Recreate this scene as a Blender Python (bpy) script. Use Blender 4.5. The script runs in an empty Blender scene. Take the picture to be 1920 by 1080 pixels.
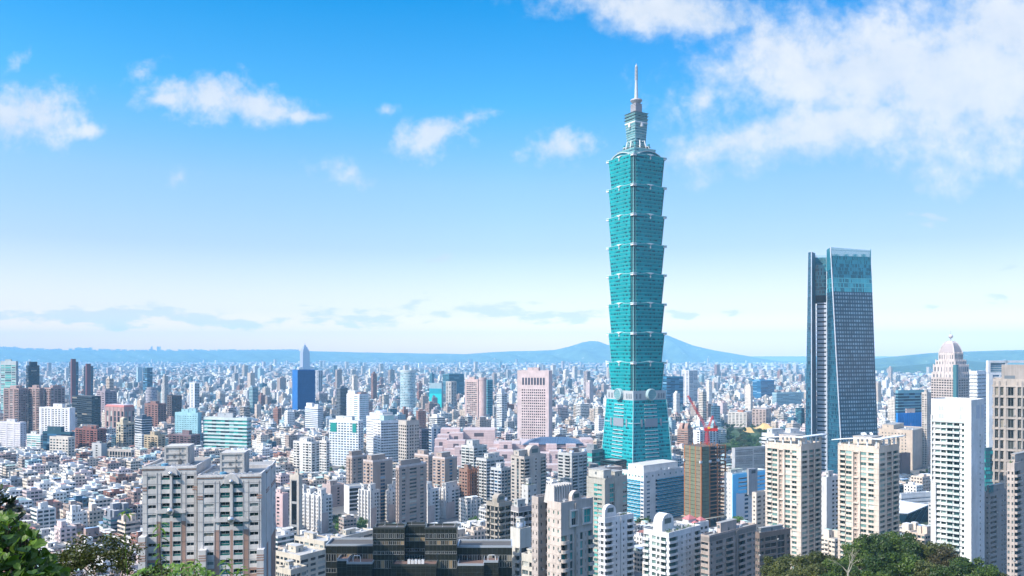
import bpy, math, random
import numpy as np
from mathutils import Vector, Matrix, noise
R = math.radians
SC = bpy.context.scene
COL = SC.collection
random.seed(11)
# ---------------------------------------------------------------- camera
F, HY, CX, EYE = 1545.0, 664.0, 960.0, 158.0      # focal length in photo pixels, horizon row, centre column, eye height
cam = bpy.data.cameras.new("camera")
camo = bpy.data.objects.new("camera", cam); COL.objects.link(camo); SC.camera = camo
camo.location = (0, 0, EYE); camo.rotation_euler = (R(90), 0, 0)
cam.sensor_width = 36; cam.lens = F / 1920 * 36; cam.shift_y = (HY - 540) / 1920
cam.clip_start = 0.5; cam.clip_end = 90000
# ---------------------------------------------------------------- sun, sky, exposure
SUN_AZ, SUN_EL = (-0.85, -0.527), 40.0
sd = Vector((SUN_AZ[0] * math.cos(R(SUN_EL)), SUN_AZ[1] * math.cos(R(SUN_EL)), math.sin(R(SUN_EL))))
sun = bpy.data.lights.new("sun", 'SUN'); sun.energy = 3.35; sun.angle = R(0.5); sun.color = (1, 0.91, 0.80)
suno = bpy.data.objects.new("sun", sun); COL.objects.link(suno); suno.location = (0, 0, 900)
suno.rotation_euler = sd.to_track_quat('Z', 'Y').to_euler()
SC.view_settings.view_transform = 'Standard'; SC.view_settings.look = 'None'
SC.view_settings.exposure = 0.92; SC.view_settings.gamma = 1
SC.render.engine = 'CYCLES'
SC.cycles.use_denoising = True
SC.cycles.max_bounces = 5; SC.cycles.diffuse_bounces = 3; SC.cycles.glossy_bounces = 2
SC.cycles.volume_bounces = 2; SC.cycles.transparent_max_bounces = 6
SC.cycles.caustics_reflective = False; SC.cycles.caustics_refractive = False

world = bpy.data.worlds.new("World"); SC.world = world; world.use_nodes = True
NT = world.node_tree


class NG:
    """tiny node-graph helper"""
    def __init__(s, nt): s.nt = nt
    def n(s, typ, **kw):
        nd = s.nt.nodes.new(typ)
        for k, v in kw.items(): setattr(nd, k, v)
        return nd
    def put(s, nd, i, v):
        if isinstance(v, bpy.types.NodeSocket): s.nt.links.new(v, nd.inputs[i])
        elif v is not None: nd.inputs[i].default_value = v
    def math(s, op, a, b=None, c=None, clamp=False):
        nd = s.n("ShaderNodeMath", operation=op, use_clamp=clamp)
        for i, v in enumerate((a, b, c)): s.put(nd, i, v)
        return nd.outputs[0]
    def vmath(s, op, a, b=None):
        nd = s.n("ShaderNodeVectorMath", operation=op)
        s.put(nd, 0, a); s.put(nd, 1, b)
        return nd.outputs["Value"] if op in ('LENGTH', 'DOT_PRODUCT') else nd.outputs[0]
    def mix(s, f, a, b, blend='MIX'):
        nd = s.n("ShaderNodeMix", data_type='RGBA', blend_type=blend)
        s.put(nd, 0, f); s.put(nd, 6, a); s.put(nd, 7, b)
        return nd.outputs[2]
    def ramp(s, f, stops, interp='LINEAR'):
        nd = s.n("ShaderNodeValToRGB"); cr = nd.color_ramp; cr.interpolation = interp
        while len(cr.elements) < len(stops): cr.elements.new(0.5)
        for e, (p, c) in zip(cr.elements, stops):
            e.position = p; e.color = (*c, 1) if len(c) == 3 else c
        s.put(nd, 0, f); return nd.outputs[0]
    def noise(s, vec, scale, detail=3, rough=0.5):
        nd = s.n("ShaderNodeTexNoise"); s.put(nd, 'Vector', vec)
        nd.inputs['Scale'].default_value = scale; nd.inputs['Detail'].default_value = detail
        nd.inputs['Roughness'].default_value = rough
        return nd.outputs[0]
    def sep(s, v):
        nd = s.n("ShaderNodeSeparateXYZ"); s.put(nd, 0, v); return nd.outputs
    def comb(s, x, y, z):
        nd = s.n("ShaderNodeCombineXYZ")
        for i, v in enumerate((x, y, z)): s.put(nd, i, v)
        return nd.outputs[0]
    def maprange(s, v, a, b, c=0.0, d=1.0, smooth=False):
        nd = s.n("ShaderNodeMapRange", interpolation_type='SMOOTHSTEP' if smooth else 'LINEAR')
        for i, q in enumerate((v, a, b, c, d)): s.put(nd, i, q)
        return nd.outputs[0]


def build_sky():
    g = NG(NT)
    bg = NT.nodes["Background"]
    sk = g.n("ShaderNodeTexSky", sky_type='NISHITA', sun_disc=False)
    sk.sun_elevation = R(SUN_EL); sk.sun_rotation = math.atan2(SUN_AZ[0], SUN_AZ[1]); sk.altitude = 150
    d = g.n("ShaderNodeTexCoord").outputs["Generated"]
    x, y, z = g.sep(d)
    # sky filter by height: deep-blue grade low down, added fill light overhead
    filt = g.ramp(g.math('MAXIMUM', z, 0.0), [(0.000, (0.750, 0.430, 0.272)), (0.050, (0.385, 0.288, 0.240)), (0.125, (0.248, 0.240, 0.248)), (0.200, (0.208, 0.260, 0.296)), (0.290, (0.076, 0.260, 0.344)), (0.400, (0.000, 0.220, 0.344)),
                         (0.50, (.25, .36, .41)), (0.64, (.82, .79, .77)), (1.0, (1., .95, .88))])  # upper stops lie out of view, brightened to lift the shadows
    filt = g.mix(1.0, filt, g.ramp(g.math('MULTIPLY_ADD', x, .5, .5), [(0.28, (1, 1, 1)), (0.5, (.97, .98, .99)), (0.75, (.77, .745, .85))]), 'MULTIPLY')
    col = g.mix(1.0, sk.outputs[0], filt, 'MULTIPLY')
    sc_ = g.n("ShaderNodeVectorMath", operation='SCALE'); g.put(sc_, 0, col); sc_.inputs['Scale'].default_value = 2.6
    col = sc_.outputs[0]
    # clouds on a far plane to the north-west
    yy = g.math('MAXIMUM', y, 0.06)
    u = g.math('DIVIDE', x, yy); v = g.math('DIVIDE', z, yy)
    p = g.comb(u, v, 0.0)
    warp = g.n("ShaderNodeTexNoise"); g.put(warp, 'Vector', p); warp.inputs['Scale'].default_value = 9; warp.inputs['Detail'].default_value = 3
    wv = g.n("ShaderNodeVectorMath", operation='MULTIPLY_ADD')
    g.put(wv, 0, warp.outputs['Color']); wv.inputs[1].default_value = (0.035, 0.03, 0); g.put(wv, 2, p)
    pw = wv.outputs[0]
    n1 = g.noise(p, 16, 9, 0.6); n2 = g.noise(pw, 46, 7, 0.62)
    fb = g.math('ADD', g.math('MULTIPLY', n1, 1.3), g.math('MULTIPLY', n2, 0.8))
    strk = g.noise(g.comb(u, g.math('MULTIPLY', v, 3.4), 3.0), 22, 6, 0.6)
    fbl = g.math('MULTIPLY', strk, 2.1)     # about 1.05 mean
    def layer(blobs, soft, amp, bias, fb=fb):
        acc = None
        for (cx, cy, a, b, rot, k) in blobs:
            mp = g.n("ShaderNodeMapping", vector_type='TEXTURE')
            g.put(mp, 0, pw)
            mp.inputs[1].default_value = ((cx - CX) / F + .0175, (HY - cy) / F + .015, 0)
            mp.inputs[2].default_value = (0, 0, R(rot)); mp.inputs[3].default_value = (a / F, b / F, 1)
            dd = g.math('MULTIPLY_ADD', g.vmath('LENGTH', mp.outputs[0]), -1.0, k)
            acc = dd if acc is None else g.math('SMOOTH_MAX', acc, dd, 0.15)
        t = g.math('MULTIPLY_ADD', g.math('SUBTRACT', fb, 1.05), amp, acc)
        return g.maprange(t, bias, bias + soft, 0, 1, True)
    cum = layer([(60, 205, 90, 62, -5, 1.05), (10, 222, 130, 56, 0, 1.05), (395, 180, 125, 46, -6, 1.05), (470, 196, 130, 36, -8, 1.0), (560, 214, 80, 18, -4, .85), (300, 186, 80, 24, 8, .85),
                 (265, 130, 120, 30, 24, .62), (30, 108, 60, 32, 30, .55), (160, 245, 60, 26, 0, .6),
                 (815, 248, 90, 44, 14, 1.0), (880, 226, 70, 24, 20, .75), (735, 205, 40, 30, 0, .5), (1045, 275, 95, 52, 10, .8), (650, 322, 100, 46, -20, .58), (335, 330, 100, 40, 0, .42)], 1.0, 1.6, -0.1)
    big = layer([(1250, 18, 220, 48, -4, 1.05), (1640, 130, 310, 112, 5, 1.12), (1800, 150, 270, 155, 0, 1.15), (1560, 240, 300, 64, 10, 1.0), (1460, 90, 150, 80, -20, .9),
                 (1380, 265, 200, 36, 14, .75), (1320, 185, 60, 46, 30, .55), (1880, 60, 220, 130, 0, 1.05)], 1.15, 1.3, -0.3)
    low = layer([(190, 590, 240, 24, 0, .9), (420, 600, 170, 18, 0, .85), (660, 594, 130, 24, 2, .9), (910, 580, 130, 20, 6, .8), (1060, 590, 110, 20, 3, .8), (1270, 596, 50, 13, 0, .7),
                 (1375, 578, 45, 11, 0, .6), (1880, 557, 34, 14, 0, .7), (1755, 576, 34, 7, 8, .65), (1890, 505, 70, 10, 10, .6), (1735, 405, 60, 25, 0, .45), (830, 486, 60, 18, 20, .4),
                 (780, 566, 60, 20, 10, .5)], 0.55, 1.7, 0.02, fbl)
    cs = 3.8
    shade = g.maprange(n1, 0.35, 0.7, 0.0, 1.0)
    ccol = g.mix(shade, (0.69 * cs, 0.76 * cs, 0.86 * cs, 1), (0.86 * cs, 0.88 * cs, 0.93 * cs, 1))
    col = g.mix(g.math('MULTIPLY', low, 0.6), col, (0.66 * cs, 0.73 * cs, 0.83 * cs, 1))
    col = g.mix(g.math('MULTIPLY', cum, 0.88), col, ccol)
    col = g.mix(g.math('MULTIPLY', big, 0.93), col, ccol)
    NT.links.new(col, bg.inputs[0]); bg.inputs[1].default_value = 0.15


build_sky()

# ---------------------------------------------------------------- helpers
def wx(px, D): return (px - CX) / F * D
def wz(py, D): return EYE + (HY - py) / F * D


def ground_z(x, y):
    """hillside under the viewpoint, wooded knoll to the right, flat city beyond"""
    h = 156.3 - 0.56 * max(0.0, y - 3.0) if y > 3 else 156.3
    side = max(0.0, abs(x) - 260) * 0.25
    h -= side
    k = 44 * math.exp(-((x - 105) / 60) ** 2 - ((y - 200) / 46) ** 2) + 20 * math.exp(-((x - 60) / 25) ** 2 - ((y - 190) / 40) ** 2)
    return max(h + k, 0.0) if y < 420 else max(k, 0.0)


class MB:
    def __init__(s): s.v = []; s.f = []; s.m = []; s.uv = []; s.t = []; s.s = []; s.has = False
    def face(s, pts, m=0, uv=None, tint=None, sty=None):
        i = len(s.v); s.v.extend(tuple(p) for p in pts); s.f.append(tuple(range(i, i + len(pts)))); s.m.append(m)
        s.uv.append(uv); s.t.append(tint); s.s.append(sty)
    def mesh(s, verts, faces, m=0):
        i = len(s.v); s.v.extend(tuple(p) for p in verts)
        for f in faces:
            s.f.append(tuple(i + k for k in f)); s.m.append(m); s.uv.append(None); s.t.append(None); s.s.append(None)
    def box(s, x0, x1, y0, y1, z0, z1, m=0, top=None, bottom=True):
        v = [(x0, y0, z0), (x1, y0, z0), (x1, y1, z0), (x0, y1, z0), (x0, y0, z1), (x1, y0, z1), (x1, y1, z1), (x0, y1, z1)]
        fs = [(0, 1, 5, 4), (1, 2, 6, 5), (2, 3, 7, 6), (3, 0, 4, 7)]
        if bottom: fs.append((3, 2, 1, 0))
        if top is None: s.mesh(v, fs + [(4, 5, 6, 7)], m)
        else:
            s.mesh(v, fs, m); s.mesh(v[4:], [(0, 1, 2, 3)], top)
    def obox(s, O, U, N, u0, u1, n0, n1, z0, z1, m=0):
        """box in a facade frame (U along, N outward)"""
        P = lambda u, n, z: (O[0] + U[0] * u + N[0] * n, O[1] + U[1] * u + N[1] * n, O[2] + z)
        a, b = (n1, n0)
        v = [P(u0, a, z0), P(u1, a, z0), P(u1, b, z0), P(u0, b, z0), P(u0, a, z1), P(u1, a, z1), P(u1, b, z1), P(u0, b, z1)]
        s.mesh(v, [(0, 1, 5, 4), (1, 2, 6, 5), (2, 3, 7, 6), (3, 0, 4, 7), (3, 2, 1, 0), (4, 5, 6, 7)], m)
    def prism(s, pb, pt, z0, z1, m=0, top=None, fh=None, u_off=0.0, tint=None, sty=None, ttint=None, bay=1.0, share=False):
        n = len(pb); u = u_off
        for i in range(n):
            j = (i + 1) % n
            L = math.hypot(pb[j][0] - pb[i][0], pb[j][1] - pb[i][1]) / bay
            q = [(*pb[i], z0), (*pb[j], z0), (*pt[j], z1), (*pt[i], z1)]
            uv = None
            if fh: uv = [(u, z0 / fh), (u + L, z0 / fh), (u + L, z1 / fh), (u, z1 / fh)]
            s.face(q, m, uv, tint, sty); u += L
        if top is not None: s.face([(*p, z1) for p in pt], top, None, ttint, (0, 0, 0, 0) if ttint else None)
    def cyl(s, cx, cy, r0, r1, z0, z1, n=12, m=0, top=True, fh=None):
        pb = [(cx + r0 * math.cos(2 * math.pi * i / n), cy + r0 * math.sin(2 * math.pi * i / n)) for i in range(n)]
        pt = [(cx + r1 * math.cos(2 * math.pi * i / n), cy + r1 * math.sin(2 * math.pi * i / n)) for i in range(n)]
        if fh: s.prism(pb, pt, z0, z1, m, m if top else None, fh)
        else:
            v = [(*p, z0) for p in pb] + [(*p, z1) for p in pt]
            fs = [(i, (i + 1) % n, n + (i + 1) % n, n + i) for i in range(n)]
            if top: fs.append(tuple(range(n, 2 * n)))
            s.mesh(v, fs, m)
    def tube(s, pts, rad, n=5, m=0):
        """tapered tube through points"""
        rings = []
        for i, p in enumerate(pts):
            p = Vector(p)
            a = Vector(pts[min(i + 1, len(pts) - 1)]) - Vector(pts[max(i - 1, 0)])
            if a.length < 1e-6: a = Vector((0, 0, 1))
            a.normalize(); b = a.orthogonal().normalized(); c = a.cross(b)
            rings.append([tuple(p + (b * math.cos(2 * math.pi * k / n) + c * math.sin(2 * math.pi * k / n)) * rad[i]) for k in range(n)])
        v = [q for r in rings for q in r]; fs = []
        for i in range(len(pts) - 1):
            for k in range(n):
                fs.append((i * n + k, i * n + (k + 1) % n, (i + 1) * n + (k + 1) % n, (i + 1) * n + k))
        fs.append(tuple(range((len(pts) - 1) * n, len(pts) * n)))
        s.mesh(v, fs, m)
    def data(s, name, mats, smooth=False):
        me = bpy.data.meshes.new(name); me.from_pydata(s.v, [], s.f)
        for m in mats: me.materials.append(m)
        if len(mats) > 1: me.polygons.foreach_set("material_index", s.m)
        if any(u is not None for u in s.uv):
            l = me.uv_layers.new(name="UVMap"); flat = []
            for f, u in zip(s.f, s.uv):
                if u is None: flat.extend([0.0, 0.0] * len(f))
                else:
                    for a in u: flat.extend(a)
            l.data.foreach_set("uv", flat)
        if any(t is not None for t in s.t):
            for nm, arr, df in (("tint", s.t, (.5, .5, .5, 1)), ("sty", s.s, (0, 0, 0, 0))):
                at = me.attributes.new(nm, 'FLOAT_COLOR', 'FACE'); flat = []
                for t in arr:
                    t = df if t is None else t
                    flat.extend(t if len(t) == 4 else (*t, 1))
                at.data.foreach_set("color", flat)
        if smooth: me.polygons.foreach_set("use_smooth", [True] * len(s.f))
        me.update()
        return me
    def build(s, name, mats, parent=None, smooth=False, loc=None):
        o = bpy.data.objects.new(name, s.data(name, mats if isinstance(mats, (list, tuple)) else [mats], smooth))
        COL.objects.link(o)
        if parent is not None: o.parent = parent
        if loc is not None: o.location = loc
        return o


def tag(o, label, cat, group=None):
    o["label"] = label; o["category"] = cat
    if group: o["group"] = group
    return o


def thing(name, label, cat, loc=(0, 0, 0), yaw=0.0, group=None):
    o = bpy.data.objects.new(name, None); COL.objects.link(o); o.empty_display_size = 2
    o.location = loc; o.rotation_euler = (0, 0, R(yaw))
    return tag(o, label, cat, group)


def obj(name, me, parent=None, loc=(0, 0, 0), yaw=0.0, scale=None):
    o = bpy.data.objects.new(name, me); COL.objects.link(o); o.parent = parent
    o.location = loc; o.rotation_euler = (0, 0, yaw)
    if scale: o.scale = scale
    return o

# ---------------------------------------------------------------- materials
MC = {}
def newmat(name):
    m = bpy.data.materials.new(name); m.use_nodes = True
    return m, NG(m.node_tree), m.node_tree.nodes["Principled BSDF"]


def paint(c, rough=0.75, name="painted_wall", metal=0.0, var=0.24):
    """plain render / paint / stone with soft staining and faint rain streaks"""
    c = tuple(q * .9 for q in c)
    key = ("p", tuple(round(x, 3) for x in c), rough, metal, var)
    if key in MC: return MC[key]
    m, g, b = newmat(name)
    co = g.n("ShaderNodeTexCoord").outputs["Object"]
    n = g.noise(co, 0.09, 4, 0.6)
    mp = g.n("ShaderNodeMapping"); g.put(mp, 0, co); mp.inputs[3].default_value = (0.9, 0.9, 0.06)
    st = g.noise(mp.outputs[0], 1.0, 3, 0.6)
    f = g.math('ADD', g.math('MULTIPLY', n, 0.55), g.math('MULTIPLY', st, 0.45))
    lo = tuple(x * (1 - var) * (0.98 if i == 2 else 1) for i, x in enumerate(c)); hi = tuple(min(0.9, x * (1 + var * 0.5)) for x in c)
    col = g.ramp(f, [(0.34, lo), (0.62, hi)])
    g.put(b, "Base Color", col); b.inputs["Roughness"].default_value = rough; b.inputs["Metallic"].default_value = metal
    b.inputs["Specular IOR Level"].default_value = 0.3
    MC[key] = m; return m


def glass(kind="grey"):
    key = ("g", kind)
    if key in MC: return MC[key]
    pal = {"grey": [(0, (.012, .018, .024)), (.4, (.03, .045, .05)), (.62, (.09, .12, .125)), (.82, (.2, .24, .235)), (.95, (.42, .42, .38))],
           "teal": [(0, (.008, .03, .035)), (.3, (.02, .16, .15)), (.6, (.03, .32, .29)), (.9, (.22, .50, .45))],
           "blue": [(0, (.008, .02, .045)), (.45, (.02, .06, .12)), (.75, (.05, .14, .24)), (.95, (.2, .32, .42))],
           "dark": [(0, (.006, .008, .01)), (.6, (.02, .024, .026)), (.85, (.05, .055, .05)), (.96, (.25, .22, .17))],
           "green": [(0, (.012, .03, .026)), (.3, (.05, .11, .10)), (.6, (.13, .24, .22)), (.85, (.28, .40, .37)), (.96, (.5, .55, .5))],
           "amber": [(0, (.010, .010, .009)), (.42, (.02, .02, .016)), (.62, (.09, .065, .035)), (.8, (.30, .21, .11)), (.95, (.40, .30, .17))]}[kind]
    m, g, b = newmat(kind + "_glass")
    r = g.math('FRACT', g.math('ADD', g.n("ShaderNodeNewGeometry").outputs["Random Per Island"], g.math('MULTIPLY', g.n("ShaderNodeObjectInfo").outputs["Random"], 7.31)))
    g.put(b, "Base Color", g.ramp(r, pal, 'CONSTANT')); b.inputs["Roughness"].default_value = 0.12
    b.inputs["Specular IOR Level"].default_value = 0.55
    MC[key] = m; return m


def flat(c, rough=0.6, name="paint", metal=0.0):
    return paint(c, rough, name, metal, 0.06)


def curtain(name, spandrel, pane, dark, line, bay, win_h, rough=0.2, line_w=0.06, p_dark=0.25, mull=None, mull_w=0.12, metal=0.0, group=1.0, mull_in=False, var=.25, spec=.5):
    """curtain wall from UVs: u in metres, v in storeys"""
    if name in MC: return MC[name]
    m, g, b = newmat(name)
    uv = g.n("ShaderNodeUVMap").outputs[0]
    u, v, _ = g.sep(uv)
    ub = g.math('DIVIDE', u, bay)
    fu, fv = g.math('FRACT', ub), g.math('FRACT', v)
    wn = g.n("ShaderNodeTexWhiteNoise", noise_dimensions='2D')
    g.put(wn, 'Vector', g.comb(g.math('FLOOR', g.math('DIVIDE', ub, group)), g.math('FLOOR', v), 0.0))
    wn1 = g.n("ShaderNodeTexWhiteNoise", noise_dimensions='2D')
    g.put(wn1, 'Vector', g.comb(g.math('FLOOR', ub), g.math('FLOOR', v), 0.0))
    cl = g.noise(g.comb(g.math('MULTIPLY', ub, 0.12), g.math('MULTIPLY', v, 0.5), 0.0), 1.0, 3, 0.6)
    pr = g.math('ADD', g.math('MULTIPLY', wn.outputs[0], 0.55), g.math('MULTIPLY', cl, 0.45))
    isd = g.math('LESS_THAN', pr, 0.22 + p_dark)
    win = g.mix(isd, (*pane, 1), (*dark, 1))
    if mull and mull_in: win = g.mix(g.math('LESS_THAN', fu, mull_w), win, (*mull, 1))
    hv = g.n("ShaderNodeHueSaturation"); g.put(hv, 'Color', win); g.put(hv, 'Value', g.math('MULTIPLY_ADD', wn1.outputs[0], 2 * var, 1 - var))
    inwin = g.math('LESS_THAN', fv, win_h)
    col = g.mix(inwin, (*spandrel, 1), hv.outputs[0])
    if mull and not mull_in: col = g.mix(g.math('LESS_THAN', fu, mull_w), col, (*mull, 1))
    if line_w: col = g.mix(g.math('GREATER_THAN', fv, 1 - line_w), col, (*line, 1))
    big = g.noise(g.comb(g.math('MULTIPLY', u, .045), g.math('MULTIPLY', v, .16), 5.0), 1.0, 4, .65)  # broad value drift paints uneven reflections into the glass colour
    hb = g.n("ShaderNodeHueSaturation"); g.put(hb, 'Color', col); g.put(hb, 'Value', g.maprange(big, .3, .7, .78, 1.16))
    g.put(b, "Base Color", hb.outputs[0]); b.inputs["Roughness"].default_value = rough; b.inputs["Metallic"].default_value = metal
    b.inputs["Specular IOR Level"].default_value = spec
    MC[name] = m; return m


def block_material():
    """walls of ordinary buildings: colour and window proportions come from the mesh, windows from the UVs (u in bays, v in storeys)"""
    if "block" in MC: return MC["block"]
    m, g, b = newmat("building_wall")
    uv = g.n("ShaderNodeUVMap").outputs[0]; u, v, _ = g.sep(uv)
    tint = g.n("ShaderNodeAttribute", attribute_name="tint").outputs["Color"]
    st = g.n("ShaderNodeAttribute", attribute_name="sty")
    sx, sy, sz = g.sep(st.outputs["Vector"])
    fu = g.math('ABSOLUTE', g.math('SUBTRACT', g.math('FRACT', u), 0.5)); fv = g.math('ABSOLUTE', g.math('SUBTRACT', g.math('FRACT', v), 0.52))
    mask = g.math('MULTIPLY', g.math('LESS_THAN', fu, g.math('MULTIPLY', sx, 0.5)), g.math('LESS_THAN', fv, g.math('MULTIPLY', sy, 0.5)))
    wn = g.n("ShaderNodeTexWhiteNoise", noise_dimensions='2D'); g.put(wn, 'Vector', g.comb(g.math('FLOOR', u), g.math('FLOOR', v), 0))
    dark = g.ramp(wn.outputs[0], [(0, (.012, .016, .02)), (.45, (.04, .05, .055)), (.75, (.11, .13, .13)), (.93, (.30, .31, .28))], 'CONSTANT')
    tealg = g.ramp(wn.outputs[0], [(0, (.01, .035, .05)), (.45, (.02, .09, .11)), (.8, (.06, .2, .22))], 'CONSTANT')
    gl = g.mix(sz, dark, tealg)
    co = g.n("ShaderNodeTexCoord").outputs["Object"]
    mp = g.n("ShaderNodeMapping"); g.put(mp, 0, co); mp.inputs[3].default_value = (0.35, 0.35, 0.05)
    nv = g.maprange(g.noise(mp.outputs[0], 1.0, 3, 0.6), 0.3, 0.7, 0.78, 1.1)
    hv = g.n("ShaderNodeHueSaturation"); g.put(hv, 'Color', tint); g.put(hv, 'Value', nv)
    g.put(b, "Base Color", g.mix(mask, hv.outputs[0], gl))
    g.put(b, "Roughness", g.maprange(mask, 0, 1, 0.75, 0.15)); b.inputs["Specular IOR Level"].default_value = 0.35
    MC["block"] = m; return m
BLOCK = block_material()

# ---------------------------------------------------------------- haze (the air itself)
def build_haze():
    mb = MB(); mb.box(-22000, 22000, -1500, 19500, -3.0, 668.0)
    m = bpy.data.materials.new("hazy_air"); m.use_nodes = True; nt = m.node_tree
    nt.nodes.remove(nt.nodes["Principled BSDF"])
    pv = nt.nodes.new("ShaderNodeVolumePrincipled")
    pv.inputs["Color"].default_value = (0.30, 0.68, 1.0, 1); pv.inputs["Density"].default_value = 6.2e-5; pv.inputs["Anisotropy"].default_value = -0.25
    nt.links.new(pv.outputs[0], nt.nodes["Material Output"].inputs["Volume"])
    o = mb.build("haze", m); o["kind"] = "stuff"
build_haze()

# ---------------------------------------------------------------- ground and hills
def build_ground():
    xs = [-60000, -20000, -6000, -1500, -700] + list(range(-400, 401, 12)) + [700, 1500, 6000, 20000, 60000]
    ys = [-8000, -600, -100, -30, -10] + list(range(0, 441, 10)) + [520, 700, 1200, 3000, 9000, 20000, 60000]
    mb = MB(); v = []; fs = []
    for y in ys:
        for x in xs: v.append((x, y, ground_z(x, y) if y > -200 and abs(x) < 2000 else 0.0))
    n = len(xs)
    for j in range(len(ys) - 1):
        for i in range(n - 1): fs.append((j * n + i, j * n + i + 1, (j + 1) * n + i + 1, (j + 1) * n + i))
    mb.mesh(v, fs)
    m, g, b = newmat("city_ground")
    geo = g.n("ShaderNodeNewGeometry"); pos = geo.outputs["Position"]; z = g.sep(pos)[2]
    city = g.ramp(g.noise(pos, 0.012, 4, 0.6), [(0.35, (.055, .057, .06)), (0.5, (.10, .10, .10)), (0.66, (.16, .155, .145))])
    city = g.mix(g.maprange(g.noise(pos, 0.004, 3, 0.6), .56, .64), city, (.03, .05, .02, 1))
    soil = g.ramp(g.noise(pos, 0.25, 5, 0.7), [(0.3, (.012, .022, .006)), (0.55, (.03, .05, .014)), (0.75, (.07, .075, .03))])
    g.put(b, "Base Color", g.mix(g.maprange(z, 0.5, 4.0), city, soil)); b.inputs["Roughness"].default_value = 0.9
    o = mb.build("ground", m); o["kind"] = "structure"
build_ground()


def build_park():
    mb = MB(); q = [(1336, 886), (1440, 886), (1462, 818), (1440, 803), (1345, 803)]
    mb.face([(wx(px, EYE * F / (py - HY)), EYE * F / (py - HY), .25) for px, py in q])
    m, g, b = newmat("park_lawn"); g.put(b, "Base Color", g.ramp(g.noise(g.n("ShaderNodeNewGeometry").outputs["Position"], .03, 4, .6), [(.35, (.02, .045, .012)), (.6, (.05, .085, .022)), (.72, (.16, .15, .12))])); b.inputs["Roughness"].default_value = .9
    o = mb.build("park_ground", m); o["kind"] = "structure"
build_park()


def forest_mat(name, c0, c1, specks=0.0):
    m, g, b = newmat(name)
    pos = g.n("ShaderNodeNewGeometry").outputs["Position"]
    col = g.ramp(g.noise(pos, 0.004, 6, 0.7), [(0.35, c0), (0.65, c1)])
    if specks:
        vo = g.n("ShaderNodeTexVoronoi"); g.put(vo, 'Vector', pos); vo.inputs['Scale'].default_value = 0.006
        near = g.math('LESS_THAN', vo.outputs['Distance'], specks)
        col = g.mix(near, col, (.5, .46, .42, 1))
    g.put(b, "Base Color", col); b.inputs["Roughness"].default_value = 0.95
    return m


def hill(name, prof, D, depth, mat, rough=0.0, seed=0):
    """ridge whose skyline follows the given (column, row) points at distance D; slopes down towards the city and beyond"""
    xs = np.arange(prof[0][0], prof[-1][0] + 1, 4.0)
    ys = np.interp(xs, [p[0] for p in prof], [p[1] for p in prof])
    rows = [(-1 + k / 18, (1 - (1 - (k / 18)) ** 1.25) if k else 0.0) for k in range(18)] + [(0, 1), (.3, .8), (1.0, 0)]
    v = []; fs = []; n = len(xs)
    for (t, hgt) in rows:
        for i, (x, y) in enumerate(zip(xs, ys)):
            top = max(wz(y, D), 4.0)
            X = wx(x, D); Y = D + t * depth
            q = X + 0.35 * Y
            spur = 1 - abs(noise.noise(Vector((q * .0016, seed, Y * .0002)))) * 2.2                         # spurs and gullies run down the slope
            spur += .5 * (1 - abs(noise.noise(Vector((q * .0045, seed + 5, Y * .0005)))) * 2.2)
            nz = noise.noise(Vector((X * .003, Y * .003, seed)))
            w = 4 * hgt * (1 - hgt) if t < 0 else 0.0
            z = top * (hgt + w * (.30 * (spur - .8) + .08 * nz)) + (rough * .5 * nz if hgt == 1 else 0)
            Xs = X * (Y / D) if t < 0 else X
            v.append((Xs, Y, max(-1.5, min(z, top * max(hgt, .02) + top * .16 * w) - (1.5 if hgt == 0 else 0))))
    for j in range(len(rows) - 1):
        for i in range(n - 1): fs.append((j * n + i, j * n + i + 1, (j + 1) * n + i + 1, (j + 1) * n + i))
    mb = MB(); mb.mesh(v, fs)
    o = mb.build(name, mat, smooth=True); o["kind"] = "structure"
    return o

FM = forest_mat("forested_slope", (.012, .032, .012), (.07, .11, .04), 0.10)
hill("hills", [(-500, 650), (-200, 652), (0, 655), (160, 657), (300, 658), (480, 658), (560, 658), (700, 661), (830, 663), (905, 664.5), (960, 666), (1020, 668)], 16500, 2600, FM, 14, 1)
hill("mountain", [(780, 668), (870, 664), (920, 660.5), (960, 658.5), (1000, 658), (1040, 656), (1070, 649), (1092, 642), (1108, 639.5), (1122, 640), (1140, 647), (1165, 648), (1190, 642), (1215, 634), (1240, 628),
                     (1252, 628.5), (1275, 638), (1300, 648), (1340, 657), (1380, 663.5), (1420, 671), (1460, 677), (1500, 680), (1560, 682)], 15500, 2600, FM, 10, 3)
hill("hill", [(1480, 690), (1560, 683), (1620, 677), (1660, 670.5), (1700, 666), (1740, 662), (1780, 660), (1830, 658.5), (1880, 657), (1920, 656), (2010, 652), (2200, 644), (2500, 640)], 9500, 1600, FM, 6, 6)
hill("wooded_hill", [(1600, 704), (1640, 697), (1675, 689), (1720, 684), (1770, 679), (1810, 676), (1850, 679), (1900, 684), (1960, 680), (2060, 672), (2300, 668)], 6800, 900, forest_mat("near_forest", (.006, .024, .010), (.03, .065, .022)), 5, 9)
# ================================================================ the tall jade tower
HEROES = []     # (left px, right px, distance, lowest visible row, reference phrase, top row)
FOOT = []       # keep-out circles (x, y, r)
def hero(pl, pr, D, yb, ref, pt): HEROES.append((pl, pr, D, yb, ref, pt))

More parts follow.
